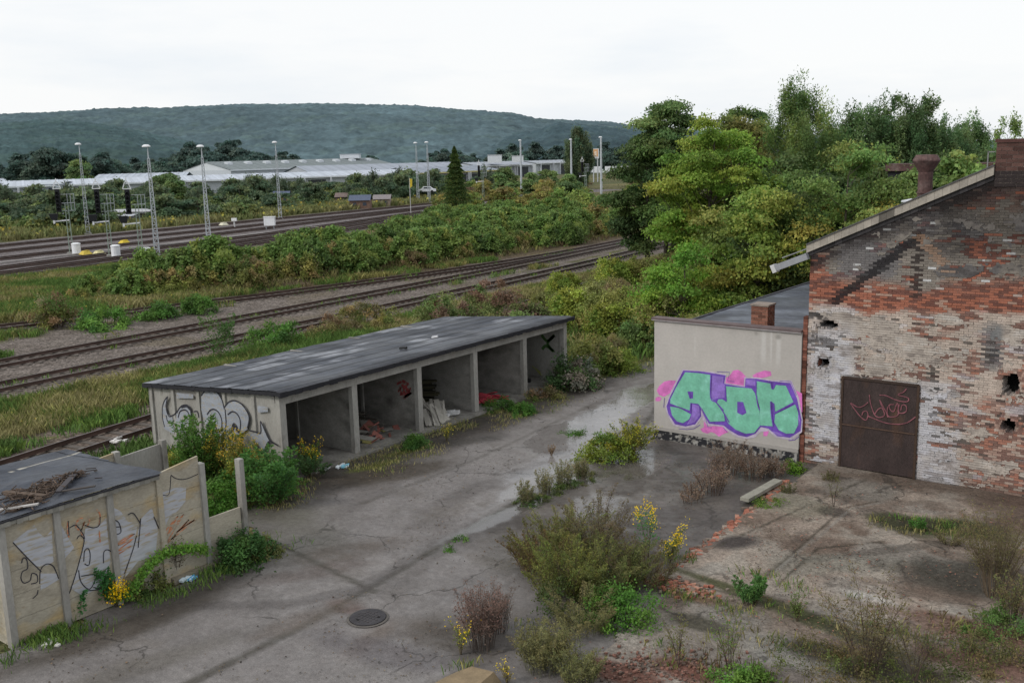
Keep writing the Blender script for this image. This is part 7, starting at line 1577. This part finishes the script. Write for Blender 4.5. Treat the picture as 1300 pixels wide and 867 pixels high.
for i, (px, py, h, n_, lb) in enumerate([(905, 625, 1.1, 40, 'brown dead dock plants in front of the mural, left clump'), (925, 605, 1.3, 46, 'tallest brown dead weeds in front of the mural'), (955, 608, 1.0, 40, 'brown dead weeds in front of the mural, right clump'), (985, 606, .7, 34, 'low brown dead weeds at the brick corner'), (880, 636, .6, 26, 'low greyish weeds left of the brown dead clumps')]):
    one(make_weed(430 + i, h, 1.1, n_, 60, .04, brn, stemc=(.09, .06, .045), name='dry_weed', lean=.4, lw=.7), px, py, lb, 'dry weed')
one(make_shrub(436, .35, .3, 12, 160, .06, [(.09, .17, .02)], cr=.14, name='weeds'), 1005, 598, 'bright green plant at the foot of the brick corner', 'weeds')
one(make_shrub(437, .3, .5, 16, 160, .04, [(.1, .16, .03)], cr=.14, name='grass_tuft'), 978, 645, 'bright green grass tuft beside the pale kerb stone', 'grass tuft')
one(make_weed(438, .5, .5, 24, 40, .04, [(.11, .12, .05)], name='weeds'), 1000, 628, 'greyish weeds right of the pale kerb stone', 'weeds')
one(make_weed(439, .45, .6, 26, 40, .04, [(.12, .11, .05), (.08, .09, .03)], name='weeds'), 1055, 613, 'low dry grass left of the rusty door', 'weeds')
# the big mixed bush in the middle
BG = [(690, 722, 1.35, .8, 50, 110, .07, [(.15, .09, .045), (.12, .11, .04), (.1, .12, .035)], (.1, .06, .04), 'rust brown feathery weed at the left of the big bush'),
      (722, 705, 1.5, .8, 46, 130, .065, olv, (.09, .08, .04), 'olive feathery weed in the back of the big bush'),
      (760, 705, 2.0, .6, 34, 120, .07, [(.13, .1, .06), (.09, .075, .045), (.1, .1, .04)], (.07, .05, .04), 'tall dark brown seeded dock rising from the big bush'),
      (718, 755, 1.6, .9, 60, 140, .065, [(.14, .15, .035), (.12, .12, .035), (.08, .12, .03)], (.09, .07, .04), 'dense ochre and olive weed in the centre of the big bush'),
      (772, 750, 1.55, .9, 60, 140, .06, olv + [(.06, .09, .025)], (.08, .08, .04), 'dense olive green weed in the right half of the big bush'),
      (815, 742, 1.4, .8, 46, 120, .06, [(.11, .12, .04), (.12, .09, .05)], (.1, .07, .05), 'mixed brown green weed at the right of the big bush'),
      (738, 800, 1.1, .8, 44, 120, .055, [(.13, .13, .05), (.16, .15, .07)], (.1, .1, .06), 'pale olive weed at the front of the big bush')]
for i, (px, py, h, sp, n_, per, lf_, pal, sc_, lb) in enumerate(BG):
    one(make_weed(450 + i, h * .9, sp * 1.1, n_, int(per * 1.7), lf_ * .8, pal, stemc=sc_, name='mugwort', lean=.6, base=.2, twig=.17, start=.12, lw=.34), px, py, lb, 'weed')
one(make_shrub(460, .8, .8, 26, 240, .06, [(.05, .12, .02), (.07, .15, .025)], cr=.24, name='weeds'), 790, 790, 'fresh green undergrowth at the right foot of the big bush', 'weeds')
one(make_shrub(461, .9, .9, 26, 220, .06, [(.05, .07, .02), (.08, .09, .025)], cr=.26, name='weeds'), 735, 775, 'dark undergrowth inside the big bush', 'weeds')
one(make_weed(462, 1.7, .25, 6, 70, .07, [(.05, .14, .04)], name='goldenrod', flower=(.62, .45, .02), fn=40, fs=.045), 823, 712, 'goldenrod with bright yellow heads above the big bush', 'goldenrod')
one(make_weed(463, 1.2, .5, 9, 70, .06, [(.1, .13, .03)], name='goldenrod', flower=(.55, .42, .02), fn=26, fs=.045), 850, 715, 'drooping goldenrod at the right edge of the big bush', 'goldenrod')
one(make_weed(464, 1.6, .8, 50, 100, .05, [(.18, .12, .1), (.13, .09, .07)], stemc=(.09, .07, .06), name='dry_weed', lean=.25), 612, 822, 'upright greyish brown dead weed beside the ochre block', 'dry weed')
one(make_weed(465, 1.2, .7, 40, 50, .04, [(.13, .1, .08)], stemc=(.08, .065, .055), name='dry_weed', lean=.15), 632, 800, 'bare grey stalks behind the brown dead weed', 'dry weed')
one(make_weed(466, 1.1, 1.1, 90, 110, .05, [(.13, .13, .055), (.17, .16, .07), (.1, .1, .04)], stemc=(.11, .11, .07), name='mugwort', lean=.35), 690, 850, 'pale olive feathery weed at the lower edge of the picture', 'weed')
one(make_weed(467, .9, .9, 60, 80, .045, [(.14, .14, .06), (.1, .11, .04)], stemc=(.12, .12, .07), name='mugwort', lean=.4), 735, 868, 'second pale olive weed right at the lower picture edge', 'weed')
one(make_weed(468, .9, .5, 8, 40, .05, [(.12, .14, .03)], name='ragwort', flower=(.6, .45, .02), fn=8, fs=.04), 585, 830, 'thin yellow dotted weed left of the ochre block', 'ragwort')
one(make_weed(469, .6, .4, 8, 40, .04, [(.15, .13, .04)], name='ragwort', flower=(.6, .45, .02), fn=6, fs=.03), 645, 868, 'yellow dotted weed in front of the ochre block', 'ragwort')
# plants on the old floor
one(make_weed(470, .8, .5, 30, 90, .08, [(.06, .13, .04), (.08, .16, .04)], name='weeds', lean=.4), 952, 766, 'fresh green leafy clump in the crack of the old floor', 'weeds', .1)
one(make_weed(471, 1.5, .3, 7, 60, .05, [(.12, .12, .04)], stemc=(.08, .06, .05), name='sapling', lean=.3), 862, 845, 'thin sapling at the lower edge right of the red rubble', 'sapling', .1)
one(make_weed(472, 1.4, .5, 8, 50, .06, [(.08, .14, .03), (.13, .12, .05)], stemc=(.07, .05, .04), name='sapling', lean=.3), 925, 850, 'bare branched sapling with few green leaves at the lower edge', 'sapling', .1)
one(make_shrub(473, .4, .5, 16, 160, .06, [(.08, .16, .03)], cr=.16, name='weeds'), 935, 862, 'bright green leaves under the bare sapling', 'weeds', .1)
one(make_weed(474, 2.1, .6, 22, 110, .06, [(.13, .11, .05), (.11, .1, .05)], stemc=(.07, .05, .04), name='sapling', lean=.45, twig=.3), 1100, 860, 'brownish young tree with fanned bare twigs on the old floor', 'sapling', .1)
one(make_weed(475, 1.6, .4, 8, 60, .05, [(.11, .1, .045)], stemc=(.07, .05, .04), name='sapling', lean=.4, twig=.3), 1160, 866, 'second leafless sapling right of the fanned one', 'sapling', .1)
for i, (px, py, lb) in enumerate([(1040, 845, 'dark olive weed mat left of the fanned sapling'), (1085, 866, 'dark green weed mat under the fanned sapling'), (1160, 850, 'mixed green brown weeds right of the fanned sapling'), (1240, 840, 'low mixed weeds near the lower right corner')]):
    one(make_shrub(480 + i, .42, .95, 20, 130, .045, [(.08, .085, .03), (.12, .1, .045), (.07, .095, .028)], cr=.2, name='weeds'), px, py, lb, 'weeds', .1)
one(make_weed(485, 2.3, .8, 60, 110, .045, [(.15, .14, .06), (.12, .11, .045)], stemc=(.12, .09, .06), name='mugwort', lean=.5), 1262, 755, 'tall straw coloured feathery weed at the right edge', 'weed', .1)
one(make_weed(486, 1.2, .6, 30, 70, .05, [(.1, .12, .04), (.14, .1, .06)], stemc=(.08, .06, .045), name='mugwort', lean=.3), 1285, 790, 'brown green weed in front of the tall straw coloured one', 'weed', .1)
one(make_shrub(487, .5, .7, 22, 160, .05, [(.06, .12, .03), (.11, .12, .04)], cr=.18, name='weeds'), 1275, 805, 'green undergrowth beneath the right edge weeds', 'weeds', .1)
one(make_weed(488, .45, .5, 16, 60, .05, [(.06, .15, .03)], name='weeds'), 1165, 672, 'bright green plant in the mossy hollow of the old floor', 'weeds', .06)
one(make_weed(489, .5, .7, 26, 50, .04, [(.13, .11, .06), (.1, .1, .04)], stemc=(.1, .08, .05), name='weeds', lean=.9), 1205, 690, 'straggly brown grass in the mossy hollow', 'weeds', .08)
one(make_weed(490, .7, .4, 12, 50, .05, [(.09, .13, .035)], name='weeds'), 1012, 788, 'small weed in the crack right of the green clump', 'weeds', .1)
one(make_weed(491, .9, .3, 6, 40, .04, [(.12, .13, .05)], stemc=(.08, .06, .05), name='dry_weed'), 1058, 643, 'single thin dry weed near the brick wall', 'dry weed', .1)
